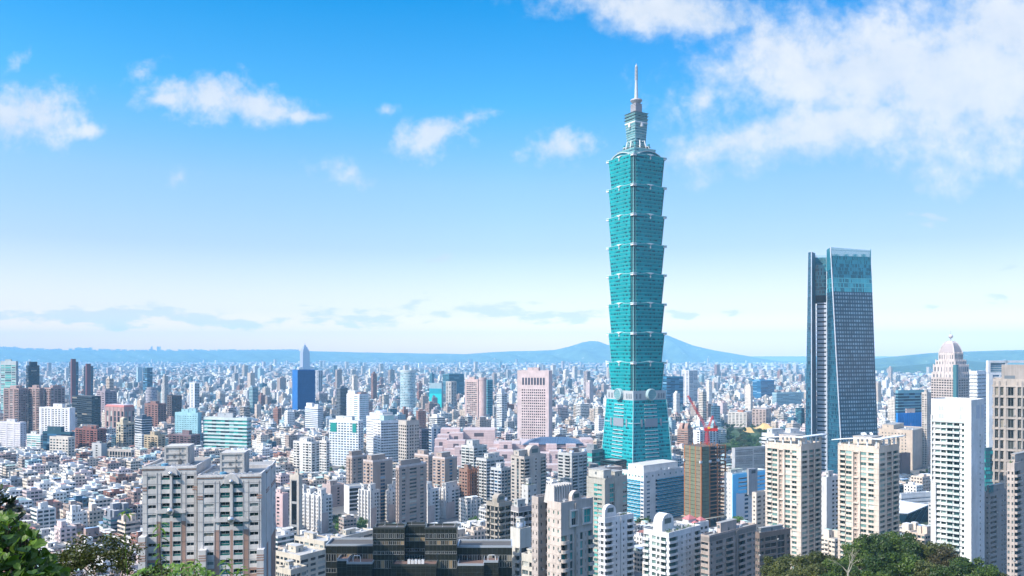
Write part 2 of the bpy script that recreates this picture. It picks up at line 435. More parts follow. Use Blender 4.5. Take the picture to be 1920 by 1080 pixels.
WHITE_M = flat((.70, .72, .73), .5, "white_metal"); GREY_M = flat((.36, .38, .41), .5, "grey_metal"); SILVER = flat((.55, .57, .60), .35, "silver_metal", .5)
JADE = curtain("jade_glass", (.004, .285, .305), (.004, .215, .24), (.004, .08, .11), (.08, .42, .43), 1.9, .5, .3, .12, .17, group=1.0, spec=.22)
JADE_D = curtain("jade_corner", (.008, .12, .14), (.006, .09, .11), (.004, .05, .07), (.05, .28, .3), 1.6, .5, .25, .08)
JADE_G = curtain("jade_grey", (.10, .27, .29), (.08, .22, .25), (.02, .09, .12), (.30, .42, .43), 1.6, .5, .3, .12, .2, group=2)


def notch(h, n=5.2, d=2.4):
    p = []
    for (sx, sy, order) in ((1, -1, 0), (1, 1, 1), (-1, 1, 0), (-1, -1, 1)):
        q = [(sx * (h - n), sy * h), (sx * (h - n), sy * (h - d)), (sx * (h - d), sy * (h - d)), (sx * (h - d), sy * (h - n)), (sx * h, sy * (h - n))]
        p += q if order == 0 else q[::-1]
    return p


def square(h): return [(h, -h), (h, h), (-h, h), (-h, -h)]


def build_jade_tower():
    D = 1000.0
    root = thing("skyscraper", "very tall jade green glass tower of stacked flaring tiers with a spire", "skyscraper", (wx(1193, D), D, 0), 31)
    hero(1126, 1262, D - 30, 884, "the jade green tower", 120); FOOT.append((wx(1193, D), D, 62))
    Z = lambda py: wz(py, D)
    sides = [((0, -1), (1, 0)), ((1, 0), (0, 1)), ((0, 1), (-1, 0)), ((-1, 0), (0, -1))]     # outward N, along U
    tops = [300, 355, 409, 463, 517, 571, 625, 679, 731]
    for i in range(8):
        z1, z0 = Z(tops[i]), Z(tops[i + 1])
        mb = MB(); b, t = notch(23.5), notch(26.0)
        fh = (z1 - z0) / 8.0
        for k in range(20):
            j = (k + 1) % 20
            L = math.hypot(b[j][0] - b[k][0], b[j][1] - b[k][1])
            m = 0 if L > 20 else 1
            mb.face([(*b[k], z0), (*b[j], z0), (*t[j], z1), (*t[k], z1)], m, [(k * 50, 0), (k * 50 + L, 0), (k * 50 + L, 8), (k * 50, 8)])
        mb.face([(*p, z1) for p in t], 2)
        # light strips that run up the notched corners
        for (cx, cy) in ((1, -1), (1, 1), (-1, 1), (-1, -1)):
            for (dx, dy) in ((5.2, 2.4), (2.4, 5.2), (2.4, 2.4)):
                a, c = (cx * (23.5 - dx), cy * (23.5 - dy)), (cx * (26.0 - dx), cy * (26.0 - dy))
                mb.tube([(a[0] + cx * .25, a[1] + cy * .25, z0), (c[0] + cx * .25, c[1] + cy * .25, z1)], [.33, .33], 4, 3)
        mod = mb.build("tier", [JADE, JADE_D, GREY_M, flat((.30, .55, .56), .4)], root)
        # floor ledges and roof edge
        led = MB()
        for k in range(1, 8):
            h = 23.5 + 2.5 * k / 8; z = z0 + fh * k
            for N, U in sides:
                led.obox((0, 0, 0), U, N, -(h - 5.3), h - 5.3, h - .2, h + .28, z - .16, z + .12, 0)
        led.build("floor_ledge", [flat((.08, .43, .44), .4)], mod)
        tr = MB()
        for N, U in sides:      # roof edge that swoops up to the middle of the face
            n = 14
            for k in range(n):
                u0, u1 = -25.2 + 50.4 * k / n, -25.2 + 50.4 * (k + 1) / n
                zf = lambda u: 1.7 * math.exp(-(u / 8.5) ** 2)
                q = [(u0, zf(u0)), (u1, zf(u1))]
                P = lambda u, nn, z: (U[0] * u + N[0] * nn, U[1] * u + N[1] * nn, z)
                za, zb = z1 + q[0][1], z1 + q[1][1]
                tr.mesh([P(u0, 26.4, za - .5), P(u1, 26.4, zb - .5), P(u1, 26.4, zb + .2), P(u0, 26.4, za + .2), P(u0, 24.2, za + .3), P(u1, 24.2, zb + .3)],
                        [(0, 1, 2, 3), (3, 2, 5, 4)], 0)
        tr.build("roof_edge", [flat((.22, .50, .52), .45)], mod)
        for N, U in sides:      # cloud-shaped emblem on each face
            em = MB(); O = (0, 0, z1)
            for (u, z, r) in ((0, .2, 1.5), (-1.6, .6, 1.0), (1.6, .6, 1.0)):
                n = 12; c0 = [(u + r * math.cos(2 * math.pi * k / n), z + r * .8 * math.sin(2 * math.pi * k / n)) for k in range(n)]
                P = lambda p, nn: (U[0] * p[0] + N[0] * nn, U[1] * p[0] + N[1] * nn, z1 + p[1])
                v = [P(p, 26.0) for p in c0] + [P(p, 27.1 + .1 * abs(u)) for p in c0]
                em.mesh(v, [(k, (k + 1) % n, n + (k + 1) % n, n + k) for k in range(n)] + [tuple(range(n, 2 * n))], 0)
            for s in (-1, 1):
                em.obox(O, U, N, min(s * 2.3, s * 4.6), max(s * 2.3, s * 4.6), 26.0, 26.8, .45, 1.15, 0)
            em.obox(O, U, N, -.35, .35, 25.4, 26.7, -4.8, -1.2, 0); em.obox(O, U, N, -.8, .8, 25.4, 26.8, -3.6, -2.7, 0)
            em.build("cloud_emblem", [flat((.56, .62, .64), .5)], mod)
        for sx, sy in ((1, -1), (1, 1), (-1, 1), (-1, -1)):
            cn = MB(); h = 26.0 - 1.2
            a = 26.0 - 2.9; w = 2.75
            cn.box(sx * a - w, sx * a + w, sy * a - w, sy * a + w, z1 - 2.2, z1 + .7)
            cn.build("corner_ornament", [WHITE_M], mod)
    # crown
    zt = Z(300)
    mb = MB()
    for N, U in sides:      # arched white canopies over the top tier
        n = 16; pts = []
        for k in range(n + 1):
            u = -17 + 34 * k / n
            pts.append((u, 4.6 * (1 - (u / 17) ** 2)))
        P = lambda p, nn: (U[0] * p[0] + N[0] * nn, U[1] * p[0] + N[1] * nn, zt + .4 + p[1])
        for k in range(n):
            a, b = pts[k], pts[k + 1]
            mb.mesh([P(a, 25.2), P(b, 25.2), P((b[0], b[1] + .9), 25.2), P((a[0], a[1] + .9), 25.2), P((a[0], a[1] + .9), 12.5), P((b[0], b[1] + .9), 12.5)], [(0, 1, 2, 3), (3, 2, 5, 4)], 0)
            mb.mesh([P((a[0], 0), 24.4), P((b[0], 0), 24.4), P(b, 24.4), P(a, 24.4)], [(0, 1, 2, 3)], 1)
    mb.build("canopy", [flat((.50, .57, .58), .45), JADE_D], root)
    cr = MB()
    def tier(h0, h1, pa, pb, m=0):
        cr.prism(square(h0), square(h1), Z(pa), Z(pb), m, 2, 4.0)
    tier(15.5, 16.5, 300, 284); tier(13.2, 14.6, 292, 283.5); tier(16.2, 17.0, 284.4, 283.4, 1)
    tier(10.4, 10.4, 283.4, 277, 1); tier(12.0, 12.6, 278.5, 277.2, 1)
    tier(7.6, 9.4, 278, 232)
    for k in range(10):
        f = (k + .5) / 10; h = 7.6 + 1.8 * f
        z = Z(278) + (Z(232) - Z(278)) * f
        for N, U in sides: cr.obox((0, 0, 0), U, N, -h - .3, h + .3, h - .2, h + .45, z - .3, z + .3, 1)
    for (pa, pb) in ((232, 226), (226, 220), (220, 214.5)):
        tier(8.9, 10.0, pa, pb); tier(10.5, 10.9, pb + .6, pb, 1)
    cr.build("crown", [JADE_G, flat((.30, .46, .48), .4), GREY_M], root)
    tb = MB()
    for s in range(4):      # white brackets and tubes at the foot of the crown
        a = R(90 * s)
        for w in (-1, 1):
            for (r0, r1, z0, z1, of) in ((13.0, 8.6, Z(283), Z(268), 4.5), (16, 12.5, Z(286), Z(279), 8)):
                p = lambda r, o, z: (r * math.cos(a) - o * w * math.sin(a), r * math.sin(a) + o * w * math.cos(a), z)
                tb.tube([p(r0, of, z0), p((r0 + r1) / 2, of * .8, z1 + .6), p(r1, of * .4, z1)], [.55, .6, .4], 6)
        x, y = 11.6 * math.cos(a + R(45)) * 1.414 * .9, 11.6 * math.sin(a + R(45)) * 1.414 * .9
        tb.cyl(x, y, 1.5, 1.5, Z(283), Z(272), 10, 1)
        tb.obox((0, 0, 0), (-math.sin(a), math.cos(a)), (math.cos(a), math.sin(a)), -1.4, 1.4, 9.2, 11.4, Z(241), Z(234), 0)
        tb.obox((0, 0, 0), (-math.sin(a), math.cos(a)), (math.cos(a), math.sin(a)), -9.8, 9.8, 9.3, 9.9, Z(233.4), Z(231.6), 0)
    tb.build("crown_bracket", [WHITE_M, flat((.05, .30, .34), .3)], root)
    sb = MB()
    sb.prism(square(4.9), square(4.5), Z(214.5), Z(195.5), 0, 0)
    for k in range(6): sb.prism(square(5.15), square(5.15), Z(212.5 - 3 * k), Z(211.6 - 3 * k), 1, 1)
    sb.cyl(0, 0, 4.2, 4.2, Z(196), Z(194.2), 20, 2); sb.cyl(0, 0, 4.6, 7.3, Z(194.5), Z(189.5), 24, 1); sb.cyl(0, 0, 7.3, 7.0, Z(189.5), Z(187.4), 24, 0)
    sb.build("spire_base", [flat((.40, .38, .42), .5), GREY_M, flat((.08, .12, .16), .4)], root)
    sp = MB()
    sp.cyl(0, 0, 2.5, 1.5, Z(187.5), Z(150), 16, 0)
    for k in range(10): sp.cyl(0, 0, 1.95 - .03 * k, 1.95 - .03 * k, Z(149.6 - 2.5 * k), Z(148 - 2.5 * k), 12, 0); sp.cyl(0, 0, 1.3, 1.3, Z(150 - 2.5 * k), Z(147.5 - 2.5 * k), 10, 1)
    sp.cyl(0, 0, 1.6, 1.1, Z(125), Z(122), 12, 0); sp.cyl(0, 0, .5, .15, Z(122), Z(119), 8, 0)
    sp.build("spire", [flat((.42, .47, .52), .4), flat((.10, .14, .18), .5)], root)
    # belt with four coin discs, then the battered base
    be = MB(); be.prism(square(25.2), square(25.4), Z(748), Z(731), 0, 1)
    for N, U in sides:
        for (u0, u1) in ((-22, -19.5), (-16.5, -13.5), (12, 14.5), (16.5, 18.5), (20, 22.5)):
            be.obox((0, 0, 0), U, N, u0, u1, 25.2, 25.65, Z(745), Z(736), 2)
    belt = be.build("belt", [flat((.42, .45, .47), .5), GREY_M, flat((.20, .23, .26), .4)], root)
    for N, U in sides:
        di = MB(); n = 28
        P = lambda r, a, nn: (U[0] * r * math.cos(a) + N[0] * nn, U[1] * r * math.cos(a) + N[1] * nn, Z(738) + r * math.sin(a))
        rings = [(6.9, 25.2), (6.9, 29.2), (6.2, 29.6), (6.0, 28.9)]
        v = [P(r, 2 * math.pi * k / n, nn) for r, nn in rings for k in range(n)]
        for q in range(3): di.mesh([v[q * n + k] for k in range(n)] + [v[(q + 1) * n + k] for k in range(n)], [(k, (k + 1) % n, n + (k + 1) % n, n + k) for k in range(n)], 0)
        di.mesh([v[3 * n + k] for k in range(n)], [tuple(range(n))], 1)
        for u in (-4, -2, 0, 2, 4):
            hh = math.sqrt(5.9 ** 2 - u * u)
            di.obox((0, 0, Z(738)), U, N, u - .16, u + .16, 28.8, 29.3, -hh, hh, 0); di.obox((0, 0, Z(738)), U, N, -hh, hh, 28.8, 29.2, u - .16, u + .16, 0)
        di.build("coin_disc", [flat((.34, .46, .48), .4), flat((.10, .33, .36), .3)], belt)
    ba = MB(); hb, ht = 32.0, 25.4; z0, z1 = 0.0, Z(748)
    ba.prism(square(hb), square(ht), z0, z1, 0, 1, 4.35)
    base = ba.build("tower_base", [JADE, GREY_M], root)
    st = MB(); H = lambda z: hb + (ht - hb) * (z - z0) / (z1 - z0)
    for N, U in sides:
        z = Z(757)
        k = 0
        while z > Z(868):
            if not (Z(799) < z < Z(781)):
                h = H(z); w = 9.0 + (h - 25) * .25
                st.obox((0, 0, 0), U, N, -w, w, h - .4, h + .7, z - .35, z + .45, 0)
            z -= 4.35; k += 1
        for (pa, pb) in ((782, 797), (862, 874)):
            h = H(Z(pb)); st.obox((0, 0, 0), U, N, -9.6, 9.6, h - 2.5, h + .35, Z(pb), Z(pa), 1)
            for u in (-15.5, 14): st.obox((0, 0, 0), U, N, u, u + 2.4, h - 2.5, h + .3, Z(pb) + .4, Z(pa) - .4, 1)
            hm = H(Z((pa + pb) / 2))
            st.obox((0, 0, 0), U, N, -hm + 1, -17, hm - .6, hm + .5, Z((pa + pb) / 2) - .4, Z((pa + pb) / 2) + .4, 0); st.obox((0, 0, 0), U, N, 18, hm - 1, hm - .6, hm + .5, Z((pa + pb) / 2) - .4, Z((pa + pb) / 2) + .4, 0)
    for sx, sy in ((1, -1), (1, 1), (-1, 1), (-1, -1)):
        st.tube([(sx * hb, sy * hb, 0), (sx * ht, sy * ht, z1)], [.55, .55], 4, 2)
    st.build("louvre", [flat((.50, .55, .57), .5), flat((.24, .27, .31), .6), flat((.35, .60, .60), .4)], base)
    po = MB(); po.prism([(34, -36), (36, 60), (-30, 60), (-36, -34)], [(34, -36), (36, 60), (-30, 60), (-36, -34)], 0, Z(893), 0, 1, 5)
    po.box(36, 64, -6, 58, 0, Z(876), 0, 1)
    po.build("podium", [curtain("podium_glass", (.02, .12, .15), (.015, .09, .12), (.008, .03, .05), (.12, .3, .32), 2.2, .7, .2, .08), GREY_M], root)
build_jade_tower()

# ================================================================ the blue-glass leaning-edge tower
def pts(lst, ox, oy): return [(wx(p, d) - ox, d - oy) for p, d in lst]

def build_blue_tower():
    D = 890.0; ox, oy = wx(1580, D), D
    root = thing("office_tower", "dark blue glass skyscraper with slanted white corner edge and open teal crown", "skyscraper", (ox, oy, 0))
    hero(1506, 1650, D - 10, 885, "the dark blue glass skyscraper", 463); FOOT.append((wx(1580, 930), 930, 48))
    Z = lambda py: wz(py, D)
    NAVY = curtain("navy_mullion_glass", (.018, .05, .085), (.03, .085, .14), (.008, .022, .045), (.02, .05, .09), 3.0, .55, .16, .0, -.2, mull=(.13, .21, .28), mull_w=.42, group=1.0, mull_in=True, var=.3)
    AZ = curtain("azure_strip_glass", (.014, .055, .10), (.02, .09, .145), (.008, .035, .07), (.06, .13, .18), 1.6, .7, .15, .1, .15, mull=(.045, .12, .17), mull_w=.15)
    CROWN = curtain("teal_crown_glass", (.02, .20, .28), (.03, .24, .32), (.01, .09, .15), (.12, .4, .46), 1.5, .8, .2, .08, .2, mull=(.10, .36, .42), mull_w=.2)
    zc, zt = Z(546), Z(463)
    f = lambda z: (z / zt)
    def cut(bot, top, z): return [(b[0] + (t[0] - b[0]) * f(z), b[1] + (t[1] - b[1]) * f(z)) for b, t in zip(bot, top)]
    botR = pts([(1582.5, 890), (1650.5, 905), (1648, 958), (1560, 958), (1551, 915)], ox, oy)
    topR = pts([(1557, 892), (1632.5, 907), (1632, 955), (1560, 955), (1550, 915)], ox, oy)
    mb = MB(); c = cut(botR, topR, zc)
    n = 5; z0 = 0.0
    for i in range(n):
        j = (i + 1) % n; L = math.hypot(botR[j][0] - botR[i][0], botR[j][1] - botR[i][1])
        mb.face([(*botR[i], 0), (*botR[j], 0), (*c[j], zc), (*c[i], zc)], 1 if i == 4 else 0, [(i * 90, 0), (i * 90 + L, 0), (i * 90 + L, zc / 4.2), (i * 90, zc / 4.2)])
    mb.face([(*p, zc) for p in c], 2)
    mb.build("main_slab", [NAVY, AZ, GREY_M], root)
    cr = MB()
    zl = Z(520); c2 = cut(botR, topR, zl); top = cut(botR, topR, zt - 1.5)
    for i in range(n):
        j = (i + 1) % n; L = math.hypot(c[j][0] - c[i][0], c[j][1] - c[i][1])
        cr.face([(*c[i], zc + .01), (*c[j], zc + .01), (*c2[j], zl), (*c2[i], zl)], 0, [(i * 90, 0), (i * 90 + L, 0), (i * 90 + L, 3), (i * 90, 3)])
        cr.face([(*c2[i], zl), (*c2[j], zl), (*top[j], zt - 9), (*top[i], zt - 9)], 1, [(i * 90, 0), (i * 90 + L, 0), (i * 90 + L, 6), (i * 90, 6)])
    cr.face([(*p, zt - 9) for p in top], 2)
    CD = curtain("crown_screen_glass", (.01, .10, .17), (.015, .13, .2), (.006, .05, .09), (.03, .2, .27), 1.5, .85, .2, .06, .3, mull=(.04, .25, .33), mull_w=.22)
    crown = cr.build("crown", [CROWN, CD, GREY_M], root)
    fin = MB()      # open screen of uprights above the roof
    for i in range(n):
        j = (i + 1) % n; L = math.hypot(top[j][0] - top[i][0], top[j][1] - top[i][1]); k = max(2, int(L / 1.3))
        for q in range(k):
            t = (q + .2) / k; x, y = top[i][0] + (top[j][0] - top[i][0]) * t, top[i][1] + (top[j][1] - top[i][1]) * t
            zz = zt - (1.5 if i == 0 else 0) * t
            fin.box(x - .22, x + .22, y - .22, y + .22, zt - 24, zz)
        for zz in (zt - 3, zt - 9.2, zt - 15): 
            fin.tube([(*top[i], zz), (*top[j], zz)], [.2, .2], 4)
    fin.build("crown_screen", [flat((.03, .19, .26), .35)], crown)
    ed = MB()
    ed.tube([(*botR[0], 0), (*topR[0], zt)], [.55, .55], 6); ed.tube([(*botR[4], 0), (*topR[4], zt + .6)], [.4, .4], 6)
    ed.build("slanted_edge", [flat((.56, .60, .66), .4)], root)
    botL = pts([(1508, 925), (1522, 917), (1532, 930), (1532, 968), (1511, 968)], ox, oy); topL = pts([(1515.5, 925), (1521.5, 919), (1528.5, 930), (1528.5, 962), (1516, 962)], ox, oy)
    ml = MB(); zl2 = Z(466)
    for i in range(n):
        j = (i + 1) % n; L = math.hypot(botL[j][0] - botL[i][0], botL[j][1] - botL[i][1])
        ml.face([(*botL[i], 0), (*botL[j], 0), (*topL[j], zl2), (*topL[i], zl2)], 1 if i == 0 else (0 if i != 1 else 3), [(i * 90, 0), (i * 90 + L, 0), (i * 90 + L, zl2 / 4.2), (i * 90, zl2 / 4.2)])
    ml.face([(*p, zl2) for p in topL], 2)
    ml.build("side_slab", [NAVY, AZ, GREY_M, flat((.13, .17, .23), .4)], root)
    ed = MB(); ed.tube([(*botL[1], 0), (*topL[1], zl2 + .5)], [.5, .5], 6); ed.build("side_edge", [flat((.55, .60, .68), .4)], root)
    # service core between the slabs: pale panels with dark slots
    co = MB(); cb = pts([(1531.5, 934), (1550.5, 928), (1550.5, 950), (1531.5, 950)], ox, oy)
    zk = Z(563); co.prism(cb, cb, 0, zk, 0, 0)
    U = Vector((cb[1][0] - cb[0][0], cb[1][1] - cb[0][1], 0)); L = U.length; U.normalize(); N = Vector((U.y, -U.x, 0))
    z = zk - 3
    while z > 5:
        co.obox((*cb[0], 0), U, N, -.2, L + .2, 0, .5, z - 3.0, z, 0); co.obox((*cb[0], 0), U, N, .8, L * .92, -.1, .12, z + .2, z + 1.5, 1)
        z -= 4.9
    core = co.build("service_core", [flat((.46, .51, .60), .5), flat((.02, .035, .06), .3)], root)
    ct = MB(); cb2 = pts([(1528, 938), (1550.5, 934), (1550.5, 950), (1528, 950)], ox, oy)
    ct.prism(cb2, cb2, zk, Z(548), 1, 1); ct.prism(cb2, cb2, Z(548), Z(487), 0, 1, 4.2); ct.prism(pts([(1524, 944), (1550.5, 942), (1550.5, 950), (1524, 950)], ox, oy), pts([(1524, 944), (1550.5, 942), (1550.5, 950), (1524, 950)], ox, oy), Z(487), Z(472), 2, 1, 4.2)
    for k in range(12):
        px = 1525 + k * 2.1
        ct.tube([(wx(px, 940) - ox, 940 - oy, Z(488)), (wx(px, 940) - ox, 940 - oy, Z(468))], [.25, .25], 4, 3)
    ct.build("core_crown", [CROWN, flat((.012, .03, .05), .3), CD, flat((.2, .45, .5), .4)], root)
build_blue_tower()
# ================================================================ general tower builder with real window openings
WCACHE = {}
FRAME_M = flat((.42, .43, .42), .5, "window_frame")


def window_mesh(w, h, kind):
    """one glazed window: pane, frame and a middle bar; local x along the wall, outward is -y"""
    key = (round(w, 1), round(h, 1), kind)
    if key not in WCACHE:
        mb = MB(); a, b = w / 2, h / 2; t = min(.09, w * .06)
        mb.face([(-a, 0, -b), (a, 0, -b), (a, 0, b), (-a, 0, b)], 0)
        for (x0, x1, z0, z1) in ((-a, -a + t, -b, b), (a - t, a, -b, b), (-a + t, a - t, b - t, b), (-a + t, a - t, -b, -b + t), (-t / 2, t / 2, -b + t, b - t)):
            mb.box(x0, x1, -.05, -.003, z0, z1, 1)
        WCACHE[key] = mb.data("window", [glass(kind), FRAME_M])
    return WCACHE[key]


def balcony_mesh(w, d, h, rail, cw, curved):
    key = ("b", round(w, 1), round(d, 1), round(h, 1), rail.name, cw, curved)
    if key not in WCACHE:
        mb = MB(); a = w / 2
        if curved:
            n = 8; p = [(-a + w * k / n, -d * math.sin(math.pi * (0.12 + .76 * k / n)) ** .6) for k in range(n + 1)]
            p = [(-a, .2)] + p + [(a, .2)]
        else: p = [(-a, .2), (-a, -d), (a, -d), (a, .2)]
        mb.prism(p, p, -.15, 0.05, 0, 0)
        for i in range(len(p) - 1):
            q0, q1 = p[i], p[i + 1]
            i0, i1 = (q0[0] * .95, q0[1] * .92 if q0[1] < 0 else q0[1]), (q1[0] * .95, q1[1] * .92 if q1[1] < 0 else q1[1])
            mb.mesh([(*q0, .05), (*q1, .05), (*q1, h), (*q0, h), (*i1, h), (*i0, h), (*i0, .05), (*i1, .05)], [(0, 1, 2, 3), (3, 2, 4, 5), (5, 4, 7, 6)], 1)
        WCACHE[key] = mb.data("balcony", [cw, rail])
    return WCACHE[key]


def facade(mb, O, U, N, Wd, H, cols, st, wins, bals):
    """wall with a grid of openings. cols: (type, relative width). mats: 0 wall, 1 second colour, 2 glass, 3 dark, 4 rail"""
    fh = st.get('fh', 3.3); tb = st.get('top', 1.2); nmax = st.get('nfl', 45); rec = st.get('rec', .3)
    P = lambda u, z, n=0.0: (O[0] + U[0] * u + N[0] * n, O[1] + U[1] * u + N[1] * n, O[2] + z)
    q = lambda u0, u1, z0, z1, m=0, n=0.0: mb.face([P(u0, z0, n), P(u1, z0, n), P(u1, z1, n), P(u0, z1, n)], m)
    if isinstance(cols, str): cols = [(ch, 1.0) for ch in cols]
    tot = sum(c[1] for c in cols); sc = Wd / tot
    nf = max(0, min(nmax, int((H - tb) / fh))); zt = H - tb; zb = zt - nf * fh
    q(0, Wd, zt, H, st.get('topm', 0))
    if zb > 0.01: q(0, Wd, 0, zb, st.get('basem', 0))
    u = 0.0
    for ci, c in enumerate(cols):
        typ = c[0]; cw = c[1] * sc; u0, u1 = u, u + cw; u = u1
        wm = 1 if typ.isupper() and typ not in 'G' else 0
        t = typ.lower()
        if t in '.p':
            q(u0, u1, zb, zt, wm)
            if t == 'p': mb.obox(P(0, 0), U, N, u0, u1, -.05, st.get('pier', .5), zb, H + st.get('pierup', 0), wm)
            continue
        for k in range(nf):
            z1 = zt - k * fh; z0 = z1 - fh
            if t == 'w': fx0, fx1, fz0, fz1, rc = .19, .81, .32, .82, rec
            elif t == 'x': fx0, fx1, fz0, fz1, rc = .08, .92, .30, .85, rec
            elif t == 's': fx0, fx1, fz0, fz1, rc = .33, .67, .35, .75, rec
            elif t == 'g': fx0, fx1, fz0, fz1, rc = 0.0, 1.0, .28, .97, .12
            elif t == 't': fx0, fx1, fz0, fz1, rc = .12, .88, .06, .96, .35
            elif t == 'h': fx0, fx1, fz0, fz1, rc = .03, .97, .42, .84, rec
            else: fx0, fx1, fz0, fz1, rc = .08, .92, .06, .86, 1.1       # 'b' balcony
            a0, a1 = u0 + cw * fx0, u0 + cw * fx1; b0, b1 = z0 + fh * fz0, z0 + fh * fz1
            if b0 > z0 + .01: q(u0, u1, z0, b0, wm)
            if z1 > b1 + .01: q(u0, u1, b1, z1, wm)
            if a0 > u0 + .01: q(u0, a0, b0, b1, wm)
            if u1 > a1 + .01: q(a1, u1, b0, b1, wm)
            mb.face([P(a0, b0), P(a1, b0), P(a1, b0, -rc), P(a0, b0, -rc)], wm); mb.face([P(a0, b1, -rc), P(a1, b1, -rc), P(a1, b1), P(a0, b1)], wm)
            if fx0 > 0:
                mb.face([P(a0, b0), P(a0, b0, -rc), P(a0, b1, -rc), P(a0, b1)], wm); mb.face([P(a1, b0, -rc), P(a1, b0), P(a1, b1), P(a1, b1, -rc)], wm)
            if wins is not None: wins.append((P((a0 + a1) / 2, (b0 + b1) / 2, -rc), U, a1 - a0, b1 - b0, k))
            else: q(a0, a1, b0, b1, 2, -rc)
            if t == 'b' or t == 'c':
                bw, bd = cw * .96, st.get('bd', 1.3)
                if bals is not None: bals.append((P((u0 + u1) / 2, z0 + .02), U, bw, bd, st.get('bh', 1.15), t == 'c', k))
                else:
                    mb.obox(P(0, 0), U, N, u0 + cw * .02, u1 - cw * .02, -.02, bd, z0 - .1, z0 + .1, 0); mb.obox(P(0, 0), U, N, u0 + cw * .02, u1 - cw * .02, bd - .12, bd, z0 + .1, z0 + 1.15, 4)
    if st.get('slab'):
        for k in range(nf + 1):
            z = zt - k * fh; mb.obox(P(0, 0), U, N, 0, Wd, -.05, st['slab'], z - st.get('slabh', .35), z + .02, st.get('slabm', 0))


def roof_bits(root, Wr, Wl, H, extras, wall, rng, roofc):
    for e in extras:
        k = e[0]
        if k == 'hut':      # u0,u1,v0,v1 fractions, height
            _, u0, u1, v0, v1, h = e[:6]; c = e[6] if len(e) > 6 else None
            mb = MB(); x0, x1, y0, y1 = u0 * Wr, u1 * Wr, v0 * Wl, v1 * Wl
            mb.box(x0, x1, y0, y1, H + .05, H + h, 0, 1, False)
            mb.box(x0 - .25, x1 + .25, y0 - .25, y1 + .25, H + h - .02, H + h + .4, 0, 1)
            mb.box((x0 + x1) / 2 - .6, (x0 + x1) / 2 + .6, y0 - .06, y0 + .2, H + .1, H + 2.2, 2); mb.box(x0 - .06, x0 + .2, (y0 + y1) / 2 - .7, (y0 + y1) / 2 + .7, H + h * .5, H + h * .8, 2)
            mb.build("roof_hut", [paint(c) if c else wall, roofc, flat((.12, .14, .15))], root)
        elif k == 'tank':
            _, u, v, r, h = e; mb = MB(); mb.cyl(u * Wr, v * Wl, r, r, H + .9, H + .9 + h, 12, 0); mb.cyl(u * Wr, v * Wl, r * .98, .1, H + .9 + h, H + 1.2 + h, 12, 0)
            for a in range(4): mb.box(u * Wr + r * .6 * math.cos(a * 1.57 + .7) - .08, u * Wr + r * .6 * math.cos(a * 1.57 + .7) + .08, v * Wl + r * .6 * math.sin(a * 1.57 + .7) - .08, v * Wl + r * .6 * math.sin(a * 1.57 + .7) + .08, H + .02, H + .92, 0)
            mb.build("water_tank", [SILVER], root, True)
        elif k == 'mast':
            _, u, v, h = e; mb = MB(); mb.tube([(u * Wr, v * Wl, H), (u * Wr, v * Wl, H + h)], [.22, .1], 5); mb.build("antenna", [GREY_M], root)
        elif k == 'vault':  # barrel-roofed hut
            _, u0, u1, v0, v1, h = e[:6]; mb = MB(); x0, x1, y0, y1 = u0 * Wr, u1 * Wr, v0 * Wl, v1 * Wl; r = (x1 - x0) / 2; n = 10
            prof = [(x0, H), (x1, H)] + [((x0 + x1) / 2 + r * math.cos(math.pi * i / n), H + h + r * .9 * math.sin(math.pi * i / n)) for i in range(n + 1)]
            mb.mesh([(x, y0, z) for x, z in prof], [tuple(range(len(prof)))], 0); mb.mesh([(x, y1, z) for x, z in prof], [tuple(range(len(prof)))[::-1]], 0)
            m = len(prof); mb.mesh([(x, y0, z) for x, z in prof] + [(x, y1, z) for x, z in prof], [(i, m + i, m + (i + 1) % m, (i + 1) % m) for i in range(m)], 0)
            mb.box((x0 + x1) / 2 - r * .55, (x0 + x1) / 2 + r * .55, y0 - .08, y0 + .1, H + h - .4, H + h + r * .45, 1)
            mb.build("roof_hut", [wall, flat((.10, .14, .14))], root)
        elif k == 'garden':
            mb = MB()
            for i in range(60):
                x, y = rng.uniform(e[1], e[2]) * Wr, rng.uniform(e[3], e[4]) * Wl; z = H + rng.uniform(.1, 1.7); s = rng.uniform(.3, .7)
                a = rng.uniform(0, 6.28); d = Vector((math.cos(a), math.sin(a), rng.uniform(-.3, .9))) * s; f = Vector((-math.sin(a), math.cos(a), rng.uniform(-.4, .4))) * s; c = Vector((x, y, z))
                mb.face([c - d, c + f * .6, c + d, c - f * .6], 0)
            o = mb.build("roof_plants", [leaf_mat("roof_leaf", (.03, .08, .015), (.09, .15, .03))], root); o["kind"] = "stuff"
        elif k == 'clutter':    # air-conditioning boxes and ducts
            for i in range(e[1]):
                mb = MB(); x, y = rng.uniform(.1, .85) * Wr, rng.uniform(.1, .85) * Wl; w, d, h = rng.uniform(.8, 2.6), rng.uniform(.8, 2.2), rng.uniform(.7, 1.9)
                mb.box(x, x + w, y, y + d, H + .03, H + .03 + h); mb.cyl(x + w / 2, y + d / 2, min(w, d) * .32, min(w, d) * .32, H + h + .03, H + h + .2, 8)
                mb.build("air_unit", [rng.choice([WHITE_M, GREY_M, SILVER])], root)


